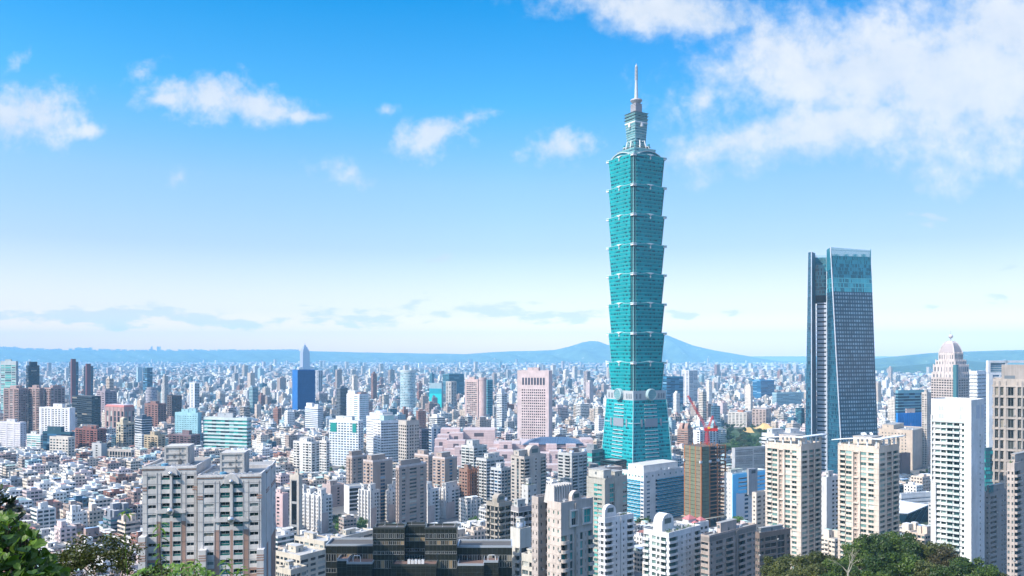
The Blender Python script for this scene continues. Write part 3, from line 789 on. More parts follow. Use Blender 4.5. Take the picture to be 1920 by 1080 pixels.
LEAFM = {}
def leaf_mat(name, c0, c1, c2=None, rough=.5, trans=.25):
    if name in LEAFM: return LEAFM[name]
    m, g, b = newmat(name)
    r = g.n("ShaderNodeNewGeometry").outputs["Random Per Island"]; oi = g.n("ShaderNodeObjectInfo").outputs["Random"]
    r = g.math('ADD', g.math('MULTIPLY', r, .75), g.math('MULTIPLY', oi, .25))
    st = [(0.08, c0), (0.75, c1)] + ([(0.98, c2)] if c2 else [])
    col = g.ramp(r, st)
    g.put(b, "Base Color", col); b.inputs["Roughness"].default_value = rough; b.inputs["Specular IOR Level"].default_value = .35
    tr = g.n("ShaderNodeBsdfTranslucent"); g.put(tr, 0, col); mx = g.n("ShaderNodeMixShader"); mx.inputs[0].default_value = trans
    g.nt.links.new(b.outputs[0], mx.inputs[1]); g.nt.links.new(tr.outputs[0], mx.inputs[2])
    g.nt.links.new(mx.outputs[0], g.nt.nodes["Material Output"].inputs[0])
    LEAFM[name] = m; return m

ROOFG = flat((.30, .30, .29), .85, "roof"); ROOFL = flat((.50, .49, .46), .85, "roof_light")


def frame_of(pl, pc, pr, D, yaw):
    c, s = math.cos(R(yaw)), math.sin(R(yaw)); xc = wx(pc, D)
    def ln(px, tx, ty):
        k = (px - CX) / F; return (k * D - xc) / (tx - k * ty)
    Wr = ln(pr, c, s); Wl = ln(pl, -s, c)
    return xc, Wr, Wl


def tower(name, label, cat, pl, pc, pr, pt, D, yaw, wall, L, Rr, st, ref=None, yb=None, extras=(), second=None, gl="grey", rail=None, parts=False, group=None, depth=None, roofc=None, base=None, rootless=None, z_base=None):
    xc, Wr, Wl = frame_of(pl, pc, pr, D, yaw)
    if pl >= pc - .5: Wl = depth or 16
    if pr <= pc + .5: Wr = depth or 16
    if Wl <= 0 or Wr <= 0 or Wl > 150 or Wr > 150: print('BADBOX', label, Wr, Wl)
    gz = ground_z(xc, D) if z_base is None else z_base
    zt = wz(pt, D); H = zt - gz
    root = rootless or thing(name, label, cat, (xc, D, gz), yaw, group)
    rng = random.Random(hash((round(pl), round(pt))) & 0xffff)
    wm = paint(wall, name="wall_paint"); sm = paint(second or tuple(x * .82 for x in wall), name="wall_paint")
    mats = [wm, sm, glass(gl), flat((.03, .035, .04), .5, "dark_trim"), rail or wm]
    mb = MB(); wins = [] if parts else None; bals = [] if parts else None
    if isinstance(L, str): L = [(ch, 1.0) for ch in L]
    if isinstance(Rr, str): Rr = [(ch, 1.0) for ch in Rr]
    stl = dict(st); stl.update(st.get('Lx', {})); strr = dict(st); strr.update(st.get('Rx', {}))
    facade(mb, (0, Wl, 0), (0, -1, 0), (-1, 0, 0), Wl, H, L, stl, wins if pl < pc - .5 else None, bals if pl < pc - .5 else None)
    facade(mb, (0, 0, 0), (1, 0, 0), (0, -1, 0), Wr, H, Rr, strr, wins if pr > pc + .5 else None, bals if pr > pc + .5 else None)
    lite = dict(st); lite['slab'] = 0
    if D < 900:
        facade(mb, (Wr, 0, 0), (0, 1, 0), (1, 0, 0), Wl, H, '.ww.', dict(lite, nfl=10), None, None); facade(mb, (Wr, Wl, 0), (-1, 0, 0), (0, 1, 0), Wr, H, '.ww.', dict(lite, nfl=10), None, None)
    else:
        mb.face([(Wr, 0, 0), (Wr, Wl, 0), (Wr, Wl, H), (Wr, 0, H)], 0); mb.face([(Wr, Wl, 0), (0, Wl, 0), (0, Wl, H), (Wr, Wl, H)], 0)
    mb.build("wall", mats, root)
    rb = MB(); rb.face([(0, 0, H - .02), (Wr, 0, H - .02), (Wr, Wl, H - .02), (0, Wl, H - .02)], 1)
    ph = st.get('par', 1.0); t = .3
    rb.box(0, Wr, 0, t, H, H + ph, 0); rb.box(0, Wr, Wl - t, Wl, H, H + ph, 0); rb.box(0, t, t, Wl - t, H, H + ph, 0); rb.box(Wr - t, Wr, t, Wl - t, H, H + ph, 0)
    rb.build("roof", [wm if not st.get('parm') else sm, roofc or ROOFG], root)
    if parts:
        for lst, nm in ((wins, "window"), (bals, "balcony")):
            lst.sort(key=lambda w: w[-1])
            rest = MB()
            for i, w in enumerate(lst):
                c, U = w[0], w[1]; ang = math.atan2(U[1], U[0])
                me = window_mesh(w[2], w[3], gl) if nm == "window" else balcony_mesh(w[2], w[3], w[4], rail or wm, wm, w[5])
                if i < 96: obj(nm, me, root, c, ang)
                else:
                    ca, sa = math.cos(ang), math.sin(ang)
                    vs = [(c[0] + v.co.x * ca - v.co.y * sa, c[1] + v.co.x * sa + v.co.y * ca, c[2] + v.co.z) for v in me.vertices]
                    for p in me.polygons: rest.face([vs[k] for k in p.vertices], p.material_index)
            if rest.f:
                o = rest.build(nm, [glass(gl), FRAME_M] if nm == "window" else [wm, rail or wm], root); o["kind"] = "stuff"
    if parts and D < 620 and wins:       # window air-conditioning boxes
        if "acbox" not in WCACHE:
            m_ = MB(); m_.box(-.42, .42, -.5, -.04, -.35, .3, 0); m_.cyl(0, 0, .01, .01, .31, .312, 6, 1); m_.box(-.3, .3, -.53, -.505, -.25, .2, 1); WCACHE["acbox"] = m_.data("air_unit", [flat((.55, .55, .53)), flat((.16, .17, .17))])
        for w in rng.sample(wins, min(16, len(wins))):
            c, U = Vector(w[0]), w[1]; N_ = Vector((U[1], -U[0], 0))
            obj("air_unit", WCACHE["acbox"], root, c + Vector(U) * (w[2] * .5 + .55) + N_ * st.get('rec', .4) + Vector((0, 0, -w[3] * .3)), math.atan2(U[1], U[0]))
    roof_bits(root, Wr, Wl, H, extras, wm, rng, roofc or ROOFG)
    c, s = math.cos(R(yaw)), math.sin(R(yaw))
    FOOT.append((xc + (Wr * c - Wl * s) / 2, D + (Wr * s + Wl * c) / 2, .5 * math.hypot(Wr, Wl) + 4))
    gy = HY + EYE * F / D
    if ref is not None or label: hero(pl, pr, D, yb if yb else min(1085, pt + .8 * (gy - pt)), ref or "", pt)
    return root, Wr, Wl, H
# ================================================================ the named buildings, near to far
WH = (.72, .72, .71); OFF = (.62, .60, .56); CREAM = (.60, .53, .44); BEIGE = (.55, .46, .38); TAN = (.40, .31, .25); PINKB = (.46, .33, .28); GREY = (.38, .37, .37); LGREY = (.52, .51, .50)
BRICK = (.22, .10, .075); BROWN = (.20, .13, .105); PINK = (.60, .43, .42); SLATE = (.16, .18, .21); NAVYC = (.03, .05, .075); TEALC = (.04, .16, .19)


def build_twin_block():
    """grey and brown twin apartment block close below the viewpoint"""
    D = 272.0; ox, oy, gz = wx(371, D), D, 0.0
    root = thing("apartment_building", "twin grey and brown apartment block with arched top windows and two concrete lift towers", "apartment block", (ox, oy, gz), 8)
    hero(268, 520, D - 5, 1090, "the twin grey apartment block", 834); FOOT.append((ox, oy + 15, 36))
    GW, BR, CO = paint((.60, .575, .555), .8, "grey_tile"), paint((.38, .24, .19), .8, "brown_tile"), paint((.50, .48, .455), .85, "bare_concrete")
    mats = [GW, BR, glass("teal"), flat((.28, .26, .26)), GW]
    X = lambda px, d=D: wx(px, d) - ox
    fh = 3.18
    # (left px, right px, top py, plane D)
    for (pl, pr, pt, d, nlow, sph) in ((275, 371, 877, D + 3.2, 5, 281), (370.5, 486, 895, D, 5, 283)):
        x0, x1, H = X(pl, d), X(pr, d), wz(pt, d) - gz; y = d - oy; W = x1 - x0
        b = MB(); P = lambda u, z, n=0: (x0 + u, y - n, z); wins = []
        U, N = (1, 0, 0), (0, -1, 0)
        q = lambda a, c, z0, z1, m, n=0: b.face([P(a, z0, n), P(c, z0, n), P(c, z1, n), P(a, z1, n)], m)
        zt = H - 1.7; nf = 17
        q(0, W, zt, H, 0); q(0, W, 0, zt - nf * fh, 0)
        # columns: fractions of the width: blank, left window, blank, loggia, mullion, loggia, blank, right window, blank
        cs = [(0, .09, 0), (.09, .26, 'w'), (.26, .345, 'B'), (.345, .51, 'l'), (.51, .555, 'B'), (.555, .715, 'l'), (.715, .81, 'B'), (.81, .965, 'w'), (.965, 1, 0)]
        for (f0, f1, t) in cs:
            a, c = f0 * W, f1 * W
            for k in range(nf):
                z1 = zt - k * fh; z0 = z1 - fh
                low = k >= nlow
                if t == 0 or t == 'B': q(a, c, z0, z1, 1 if (t == 'B' and low) else 0); continue
                m = 1 if (t == 'w' and k >= nlow + 4) else 0
                if t == 'w': a0, a1, b0, b1, rc = a + .06 * (c - a), c - .06 * (c - a), z0 + 1.15, z0 + 2.3, .3
                else: a0, a1, b0, b1, rc = a + .04 * (c - a), c - .04 * (c - a), z0 + 1.05, z0 + 2.85, .7
                q(a, c, z0, b0, m); q(a, c, b1, z1, m); q(a, a0, b0, b1, m); q(a1, c, b0, b1, m)
                b.face([P(a0, b0), P(a1, b0), P(a1, b0, -rc), P(a0, b0, -rc)], 0); b.face([P(a0, b1, -rc), P(a1, b1, -rc), P(a1, b1), P(a0, b1)], 0)
                b.face([P(a0, b0), P(a0, b0, -rc), P(a0, b1, -rc), P(a0, b1)], 0); b.face([P(a1, b0, -rc), P(a1, b0), P(a1, b1), P(a1, b1, -rc)], 0)
                wins.append(((a0 + a1) / 2, (b0 + b1) / 2, a1 - a0, b1 - b0, t, k, rc))
        # left flank and depth faces (the right-hand flank is its own piece below), back
        b.face([(x0, y + 22, 0), (x0, y, 0), (x0, y, H), (x0, y + 22, H)], 0); b.face([(x1 - .05, y, 0), (x1 - .05, y + 22, 0), (x1 - .05, y + 22, H), (x1 - .05, y, H)], 0)
        b.face([(x1, y + 22, 0), (x0, y + 22, 0), (x0, y + 22, H), (x1, y + 22, H)], 0)
        # horizontal seams, top stripes
        for k in range(nf):
            z = zt - k * fh - .35; b.obox((x0, y, 0), U, N, 0, .34 * W, -.05, .07, z - .05, z, 3); b.obox((x0, y, 0), U, N, .72 * W, W, -.05, .07, z - .05, z, 3)
        for f in (.085, .27, .34, .72, .80, .97): b.obox((x0, y, 0), U, N, f * W - .05, f * W + .05, -.05, .09, zt - nf * fh, zt + .3, 3)
        for (u0, u1) in ((-.15, W * .40), (W * .66, W + .1)):
            b.obox((x0, y, 0), U, N, u0, u1, -.05, .16, H - .55, H - .15, 1); b.obox((x0, y, 0), U, N, u0, u1, -.05, .28, H - .12, H + .35, 0)
        for f in (.0, .93):
            for dz in (4.9, 5.7): b.obox((x0, y, 0), U, N, f * W, (f + .085) * W, -.05, .13, zt - dz, zt - dz + .42, 1)
        # gable half-disc above the loggias and the shoulder panels half way down
        cx, r = .535 * W, .12 * W
        n = 18; zc = H - 2.3
        arc = [(cx + r * math.cos(math.pi * k / n), zc + r * 1.35 * math.sin(math.pi * k / n)) for k in range(n + 1)]
        b.mesh([P(u, z, .55) for u, z in arc], [tuple(range(n + 1))], 0)
        b.mesh([P(u, z, .55) for u, z in arc] + [P(u, z, -1.2) for u, z in arc], [(i, n + 1 + i, n + 2 + i, i + 1) for i in range(n)], 0)
        zsh = zt - (nlow - 1) * fh
        b.mesh([P(.26 * W, zsh - .35, .5), P(.80 * W, zsh - .35, .5), P(.80 * W, zsh - 1.0 + .2, .5), P(.76 * W, zsh + .75, .5), P(.30 * W, zsh + .75, .5), P(.26 * W, zsh - .8 + .2, .5)][0:2] +
               [P(.81 * W, zsh + .0, .5), P(.755 * W, zsh + .95, .5), P(.305 * W, zsh + .95, .5), P(.255 * W, zsh + 0, .5)], [(0, 1, 2, 3, 4, 5)], 0)
        b.obox((x0, y, 0), U, N, .26 * W, .80 * W, -.05, .49, zsh - .5, zsh + .55, 0)
        # central half-round shaft
        b.obox((x0, y, 0), U, N, .512 * W, .553 * W, 0, .5, zsh + 1, zc, 0)
        w = b.build("wall", mats, root)
        for (u, z, ww, hh, t, k, rc) in wins:
            me = window_mesh(ww, hh, ["grey", "dark", "grey", "green"][(k * 7 + int(u * 3)) % 4] if t == 'w' else ["teal", "dark", "teal"][(k + int(u)) % 3])
            if k < 12: obj("window", me, root, P(u, z, -rc))
        for (u, z, ww, hh, t, k, rc) in wins:
            if t == 'l' and k < 12:
                rl = MB(); rl.obox((0, 0, 0), (1, 0, 0), (0, -1, 0), -ww / 2, ww / 2, -.06, 0, -.02, .62, 0); rl.obox((0, 0, 0), (1, 0, 0), (0, -1, 0), -ww / 2, ww / 2, -.08, .04, .62, .7, 1)
                if k in (0,):    # arched head over the top pair of loggias
                    pass
                if "railing" not in WCACHE: WCACHE["railing"] = rl.data("railing", [flat((.03, .15, .14), .2, "green_glass"), flat((.5, .5, .48))])
                o = obj("railing", WCACHE["railing"], root, P(u, z - hh / 2 + .05, -.25)); o.scale = (ww / (wins[1][2] or 1) if False else 1, 1, 1)
        for (u0, u1) in ((.345, .51), (.555, .715)):    # arched heads: wall-coloured spandrels filling the corners of the top opening
            a0, a1 = u0 * W + .3, u1 * W - .3; m_ = MB(); k0 = zt - fh + 1.05; k1 = zt - fh + 2.86
            left = u0 < .4; n = 8
            # a quarter curve on the outer side only
            out = a0 if left else a1; s = 1 if left else -1; rr = (a1 - a0) * .8
            poly = [(out, k1)] + [(out + s * rr * (1 - math.cos(math.pi / 2 * i / n)), k1 - 1.15 + 1.15 * math.sin(math.pi / 2 * i / n)) for i in range(n + 1)]
            m_.mesh([P(u, z, .02) for u, z in poly], [tuple(range(len(poly)))], 0); m_.build("arch_spandrel", [GW], root)
        for (px, py, rad) in ((sph, 0, .62),):
            for (zz, rad, nn) in ((zc + r * .35, .75, .7), (zsh + .45, 1.3, .75)):
                s_ = MB(); n = 12; v = []
                for i in range(7):
                    ph = math.pi * i / 6
                    for k in range(n): v.append((x0 + .535 * W + rad * math.sin(ph) * math.cos(2 * math.pi * k / n), y - nn - rad * .6 + rad * .9 * math.sin(ph) * math.sin(2 * math.pi * k / n), zz + rad * math.cos(ph)))
                s_.mesh(v, [(i * n + k, i * n + (k + 1) % n, (i + 1) * n + (k + 1) % n, (i + 1) * n + k) for i in range(6) for k in range(n)])
                s_.build("globe_lamp", [flat((.60, .61, .63), .28, "polished_steel", .85)], root, True)
        rf = MB(); rf.face([(x0, y, H - .02), (x1, y, H - .02), (x1, y + 22, H - .02), (x0, y + 22, H - .02)], 0)
        rf.box(x0, x1, y + 21.6, y + 22, H, H + 1, 1); rf.box(x0, x0 + .4, y + .3, y + 21.6, H, H + .8, 1); rf.box(x1 - .4, x1, y + .3, y + 21.6, H, H + .8, 1); rf.box(x0 + .4, x1 - .4, y + .25, y + .5, H - .1, H + .7, 1)
        rf.build("roof", [ROOFG, GW], root)
        # lift tower with two recessed panels
        (hl, hr, ht, hd) = ((320, 362, 836, d + 7.0) if pl < 300 else (417, 461, 850, d + 7))
        h0, h1, hz = X(hl, hd), X(hr, hd), wz(ht, hd) - gz; yy = hd - oy; lt = MB()
        lt.box(h0, h1, yy, yy + 9, H, hz, 0); ww = h1 - h0; hh = hz - H
        for (za, zb) in ((H + hh * .02, H + hh * .10), (H + hh * .30, H + hh * .36), (H + hh * .58, H + hh * .68), (H + hh * .92, hz + .15)): lt.obox((h0, yy, 0), U, N, 0, ww, -.05, .3, za, zb, 0)
        for f in (0, .92): lt.obox((h0, yy, 0), U, N, f * ww, (f + .08) * ww, -.05, .32, H, hz + .16, 0)
        lt.obox((h0, yy, 0), U, N, .35 * ww, .47 * ww, -.05, .12, H + hh * .4, H + hh * .55, 1); lt.obox((h0, yy, 0), U, N, .38 * ww, .45 * ww, -.05, .15, H + hh * .43, H + hh * .52, 2)
        lt.tube([(h0 + .66 * ww, yy - .4, H), (h0 + .66 * ww, yy - .4, hz - .5)], [.1, .1], 6, 2); lt.obox((h0, yy, 0), U, N, .6 * ww, .75 * ww, -.05, .5, H, H + 1.6, 2)
        U2, N2 = (0, 1, 0), (1, 0, 0)
        for (f0, f1) in ((.12, .32), (.4, .62), (.7, .9)):
            lt.obox((h1, yy, 0), U2, N2, f0 * 9, f1 * 9, -.05, .25, H + .3, hz - .6, 0)
        lt.build("lift_tower", [CO, paint((.30, .29, .28)), flat((.14, .14, .14))], root)
        tk = MB(); 
        for i in range(9):
            xx = x0 + W * (.06 + .09 * i); tk.tube([(xx, y + 3.5, H + .4), (xx + 1.6, y + 3.6, H + .4)], [.22, .22], 6)
            tk.box(xx, xx + 1.0, y + 2.2, y + 3.0, H + .05, H + .8 + .25 * (i % 3))
        tk.build("roof_pipes", [SILVER], root)
        tt = MB(); tt.cyl(x0 + W * .38, y + 2.0, 1.2, 1.1, H + .02, H + 1.3, 10); tt.build("water_tank", [flat((.10, .28, .42), .4, "blue_plastic")], root)
    # stepped right-hand flank, grey above brown
    pts_ = [(486, 275.0), (496, 285), (500, 285.4), (508, 299), (508.6, 297), (517, 313)]
    def loc8(px, d):
        v = Vector((wx(px, d) - ox, d - oy, 0)); v.rotate(Matrix.Rotation(R(-8), 3, 'Z')); return v
    fl = MB(); H = wz(895, D) - gz; wins = []
    for i in range(len(pts_) - 1):
        (pa, da), (pb, db) = pts_[i], pts_[i + 1]
        A = loc8(pa, da); B = loc8(pb, db); Uv = B - A; L = Uv.length; Uv.normalize()
        if L < .3: continue
        zb = H - 25
        for (z0, z1, m) in ((0, zb, 1 if i % 2 == 0 else 0), (zb, H, 0)): fl.face([(A.x, A.y, z0), (B.x, B.y, z0), (B.x, B.y, z1), (A.x, A.y, z1)], m)
        Nv = Vector((Uv.y, -Uv.x, 0))
        fl.obox(A, Uv, Nv, 0, L, -.05, .16, H - .55, H - .15, 1); fl.obox(A, Uv, Nv, 0, L, -.05, .22, H - .1, H + .7, 0)
        for dz in (4.9, 5.7): fl.obox(A, Uv, Nv, 0, L * .9, -.05, .12, H - 1.7 - dz, H - 1.7 - dz + .42, 1)
        for k in range(12):
            if L > 3: wins.append((A + Uv * L * .6 + Nv * .02 + Vector((0, 0, H - 3.3 - k * fh)), Uv, Nv))
    eq = loc8(517, 313); xq, yq = eq.x, eq.y
    fl.face([(xq, yq, 0), (X(486) - 12, yq, 0), (X(486) - 12, yq, H), (xq, yq, H)], 0)
    fl.face([(*loc8(p, d).xy, H) for p, d in pts_] + [(X(486) - 12, yq, H), (X(486) - 12, 3, H)], 2)
    fl.build("side_wing", [GW, BR, ROOFG], root)
    for c, Uv, Nv in wins[:40]:
        obj("window", window_mesh(1.3, 1.2, "grey"), root, c + Nv * .06, math.atan2(Uv.y, Uv.x))
    for (px, pt, d) in ((268, 1003, D + 2), (373, 1031, D - 1.0), (478, 1033, D - 1)):      # lower corner buttresses
        bt = MB(); xx = wx(px, d) - ox; bt.prism([(xx, d - oy - 1.2), (xx + 2.2, d - oy - 1.2), (xx + 2.2, d - oy + 3), (xx, d - oy + 3)], [(xx, d - oy - 1.2), (xx + 2.2, d - oy - 1.2), (xx + 2.2, d - oy + 3), (xx, d - oy + 3)], 0, wz(pt, d) - gz, 0, 0)
        for k in range(6): bt.box(xx - .05, xx + 2.25, d - oy - 1.25, d - oy - .2, wz(pt, d) - gz - 2 - .8 * k - (k // 3) * 2, wz(pt, d) - gz - 1.6 - .8 * k - (k // 3) * 2, 1)
        bt.build("buttress", [GW, BR], root)
build_twin_block()


def build_dark_glass():
    """dark bronze glass office block below"""
    D = 335.0; ox, oy = wx(780, D), D
    root = thing("office_building", "low dark bronze glass office block with stepped terraces at the bottom edge", "office building", (ox, oy, 0))
    hero(606, 962, D - 5, 1090, "the dark bronze glass block", 985); FOOT.append((ox, oy + 20, 45))
    X = lambda px, d=D: wx(px, d) - ox; Zp = lambda py, d=D: wz(py, d)
    BK = flat((.024, .026, .020), .2, "black_glass_panel"); TR = flat((.05, .055, .05), .4, "dark_frame"); RF = flat((.10, .095, .09), .9, "gravel_roof"); LG = flat((.36, .40, .44), .5, "pale_coping")
    def block(pl, pr, pt, d, dep, rows, coping, bays):
        x0, x1, H = X(pl, d), X(pr, d), Zp(pt, d); y = d - oy
        b = MB(); b.box(x0, x1, y, y + dep, 0, H, 0, 1); w = b.build("wall", [BK, RF], root)
        cp = MB()
        cp.box(x0 - .1, x1 + .1, y - .1, y + .35, H + .01, H + .8, 0); cp.box(x0 - .1, x0 + .35, y + .35, y + dep, H + .01, H + .8, 0); cp.box(x1 - .35, x1 + .1, y + .35, y + dep, H + .01, H + .8, 0); cp.box(x0 + .35, x1 - .35, y + dep - .4, y + dep, H + .01, H + .8, 0)
        cp.build("roof", [coping], root)
        bw = (x1 - x0) / bays
        g = MB()
        for k in range(bays + 1): g.box(x0 + k * bw - .06, x0 + k * bw + .06, y - .12, y + .02, Zp(1100, d), H - .05, 0)
        for (pa, pb, lit) in rows:
            g.box(x0, x1, y - .10, y + .02, Zp(pa, d) - .06, Zp(pa, d) + .06, 0); g.box(x0, x1, y - .10, y + .02, Zp(pb, d) - .06, Zp(pb, d) + .06, 0)
        g.build("glazing_bars", [TR], root)
        for (pa, pb, lit) in rows:
            for k in range(bays):
                zz0, zz1 = Zp(pb, d), Zp(pa, d)
                obj("window", window_mesh(bw - .14, zz1 - zz0 - .14, "amber" if lit else "dark"), root, (x0 + (k + .5) * bw, y - .03, (zz0 + zz1) / 2))
        return x0, x1, y, H
    block(611, 699.5, 1024, D, 12, [(1038, 1053, 1), (1065, 1074, 0)], LG, 9)
    block(857.5, 960, 1027, D + .5, 12, [(1040, 1052, 0), (1053, 1064, 0)], LG, 11)
    L = block(699.5, 758, 992.5, D - 5, 8, [(1000, 1010, 0), (1014, 1022, 1), (1033, 1040, 0), (1050, 1066, 1)], TR, 8)
    M = block(758, 797, 988, D + 1, 6, [(1000, 1003, 0), (1007, 1015, 1), (1028, 1034, 0), (1040, 1050, 0)], TR, 4)
    Rb = block(797, 856, 992.5, D - 5.2, 8, [(1000, 1010, 0), (1013, 1022, 1), (1033, 1039, 0), (1050, 1066, 1)], TR, 8)
    for (pl, pr, pt, d, dep) in ((650, 698, 1058, D - 9, 9), (632, 652, 1052, D - 7, 7), (734, 818, 1062, D - 13, 8), (858, 907, 1061, D - 9, 9), (907, 934, 1055, D - 7, 7.4)):
        x0, x1, H, y = X(pl, d), X(pr, d), Zp(pt, d), d - oy
        b = MB(); b.box(x0, x1, y, y + dep, 0, H, 0, 1)
        for k in range(int((x1 - x0) / 1.9) + 1): b.box(x0 + k * 1.9, x0 + k * 1.9 + .1, y - .1, y + .02, 0, H, 2)
        for z in (H - .9, H - 2.6, H - 4.4): b.box(x0, x1, y - .08, y + .02, z, z + .12, 2)
        b.build("terrace", [BK, flat((.17, .11, .09), .8, "terrace_paving"), TR], root)
        p = MB(); p.box(x0 - .05, x1 + .05, y - .05, y + .15, H + .01, H + .9, 0); p.box(x0 - .05, x0 + .15, y + .15, y + dep, H + .01, H + .9, 0); p.box(x1 - .15, x1 + .05, y + .15, y + dep, H + .01, H + .9, 0)
        p.build("terrace_rail", [LG if pl != 734 else TR], root)
    for k in range(5):
        u = MB(); xx = X(764 + 6.5 * k, D - 10); yy = D - 10 - oy; H = Zp(1062, D - 13)
        u.box(xx, xx + 1.1, yy, yy + 1.0, H + .05, H + 1.75 - .25 * (k % 2), 0); u.cyl(xx + .55, yy + .5, .4, .4, H + 1.5, H + 1.95, 8, 1); u.build("air_unit", [WHITE_M, GREY_M], root)
    for k, (px, d) in enumerate(((705, D - 3), (722, D + 10), (745, D - 3), (772, D + 12), (800, D - 4), (815, D + 12), (830, D - 4), (852, D - 3), (855, D + 14))):
        u = MB(); d = min(d, D + 1); H = Zp(992.5, D - 5) if not 758 < px < 797 else Zp(988, D + 1); xx = X(px, d); u.tube([(xx, d - oy, H), (xx, d - oy, H + 2.4)], [.09, .06], 5); u.tube([(xx - .8, d - oy, H + .1), (xx, d - oy, H + .9)], [.07, .07], 5); u.build("roof_post", [SILVER], root)
    for (px, d) in ((662, D - 6), (915, D - 5)):
        u = MB(); H = Zp(1058, D - 9); xx = X(px, d); yy = d - oy
        u.tube([(xx, yy, H), (xx, yy, H + 2.2), (xx + .4, yy, H + 2.7), (xx + 2.6, yy, H + 2.7), (xx + 3.0, yy, H + 2.2), (xx + 3.0, yy, H + 0)], [.15] * 6, 6); u.build("duct", [WHITE_M], root)
build_dark_glass()


def pergola(root, Wr, Wl, H, white):
    """swooping white roof canopy on posts"""
    n = 12; xs = [-3 + (Wr + 6.5) * k / n for k in range(n + 1)]
    zc = lambda t: 5.6 - 2.6 * (1 - t) ** 2.2
    mb = MB()
    for side, y0, y1 in ((0, -3.0, 1.2), (1, Wl * .45, Wl * .45 + 3)):
        pass
    ys = [Wl + 3 - (Wl + 5.5) * k / n for k in range(n + 1)]
    for k in range(n):      # along the left face: rises from the far end to the corner
        a, b = ys[k], ys[k + 1]; za, zb = H + zc(k / n), H + zc((k + 1) / n)
        mb.mesh([(-2.4, a, za), (2.2, a, za), (2.2, b, zb), (-2.4, b, zb), (-2.4, a, za + .5), (2.2, a, za + .5), (2.2, b, zb + .5), (-2.4, b, zb + .5)], [(3, 2, 1, 0), (4, 5, 6, 7), (0, 1, 5, 4), (1, 2, 6, 5), (2, 3, 7, 6), (3, 0, 4, 7)])
    for k in range(n):      # along the right face, nearly level
        a, b = xs[k] + 4, xs[k + 1] + 4 if k < n - 1 else xs[n]; za = zb = H + 5.75
        mb.box(a, b, -2.4, 1.8, za, za + .5)
    c = mb.build("canopy", [white], root)
    for t in (.06, .28, .5, .72, .94):
        p = MB(); y = Wl * (1 - t); p.cyl(.2, y, .55, .55, H, H + zc(t * .96) - .02, 10); p.build("canopy_post", [white], root)
    for t in (.3, .55, .8, 1.0):
        p = MB(); p.cyl(Wr * t - .5, .6, .55, .55, H, H + 5.74, 10); p.build("canopy_post", [white], root)


def build_beige_pair():
    for (pl, pc, pr, pt, D, lab, ref) in ((1435, 1502, 1540, 837, 520, "beige apartment tower with white roof canopy, farther left of the matching pair", "the left beige canopy tower"),
                                          (1571, 1648, 1686, 841, 505, "beige apartment tower with white roof canopy and rooftop dishes, nearest the glossy white tower", "the right beige canopy tower")):
        L = [('.', .35), ('b', 1.25), ('g', 1.2), ('.', .35), ('S', .8), ('.', .5), ('.', .15), ('g', 1.1), ('.', .3), ('x', 1.25), ('.', .9)]
        Rr = [('.', .15), ('x', 1.2), ('.', .25), ('X', 1.0), ('.', .2), ('b', 1.2), ('.', .12)]
        root, Wr, Wl, H = tower("apartment_tower", lab, "apartment tower", pl, pc, pr, pt, D, 41, (.62, .53, .45), L, Rr, {'fh': 3.2, 'top': 2.6, 'rec': .5, 'slab': .18, 'slabh': .4, 'par': 1.2, 'bd': .7}, ref, 1050,
                                second=(.40, .31, .26), gl="green", parts=True, group="pair of beige canopy towers", extras=[('hut', .25, .75, .3, .75, 5.5), ('garden', .05, .5, .75, .98), ('garden', .02, .3, .3, .6), ('clutter', 6)])
        # tall recess bays: dark shaft with cross beams every five storeys
        rc = MB(); tot = sum(c[1] for c in L); u0, u1 = Wl * sum(c[1] for c in L[:4]) / tot, Wl * sum(c[1] for c in L[:6]) / tot
        for k in range(8):
            z = H - 2.6 - 16 * k; rc.obox((0, Wl, 0), (0, -1, 0), (-1, 0, 0), u0, u1, -.05, 1.0, z - .9, z, 0)
        for u in (u0 - .5, u1 - .4): rc.obox((0, Wl, 0), (0, -1, 0), (-1, 0, 0), u, u + .9, -.05, 1.0, 5, H - 2.6, 0)
        rc.build("bay_frame", [paint((.62, .53, .45))], root)
        for (x, y, w, up) in ((0, 0, 1.1, 4.4), (Wr - 1.4, 0, 1.4, 4.4), (Wr * .52, 0, 1.2, 4.4), (0, Wl - 1.2, 1.2, 1)):
            p = MB(); p.box(x, x + w, y - .25, y + 1.0, H, H + up); p.build("roof_pier", [paint((.62, .53, .45))], root)
        pergola(root, Wr, Wl, H, flat((.70, .74, .78), .4, "white_metal"))
        if pl > 1500:
            for i, (u, v) in enumerate(((.4, .6), (.5, .6), (.62, .5))):
                d = MB(); n = 14; c = Vector((u * Wr, v * Wl, H + 6.9)); ax = Vector((-.4, -.6, .6)).normalized(); a = ax.orthogonal().normalized(); b = ax.cross(a)
                v_ = [tuple(c)] + [tuple(c + ax * .35 + (a * math.cos(6.283 * k / n) + b * math.sin(6.283 * k / n)) * 1.2) for k in range(n)]
                d.mesh(v_, [(0, 1 + k, 1 + (k + 1) % n) for k in range(n)]); d.tube([tuple(c), tuple(c - Vector((0, 0, 1.4)))], [.12, .15], 5); d.build("satellite_dish", [WHITE_M], root)
build_beige_pair()


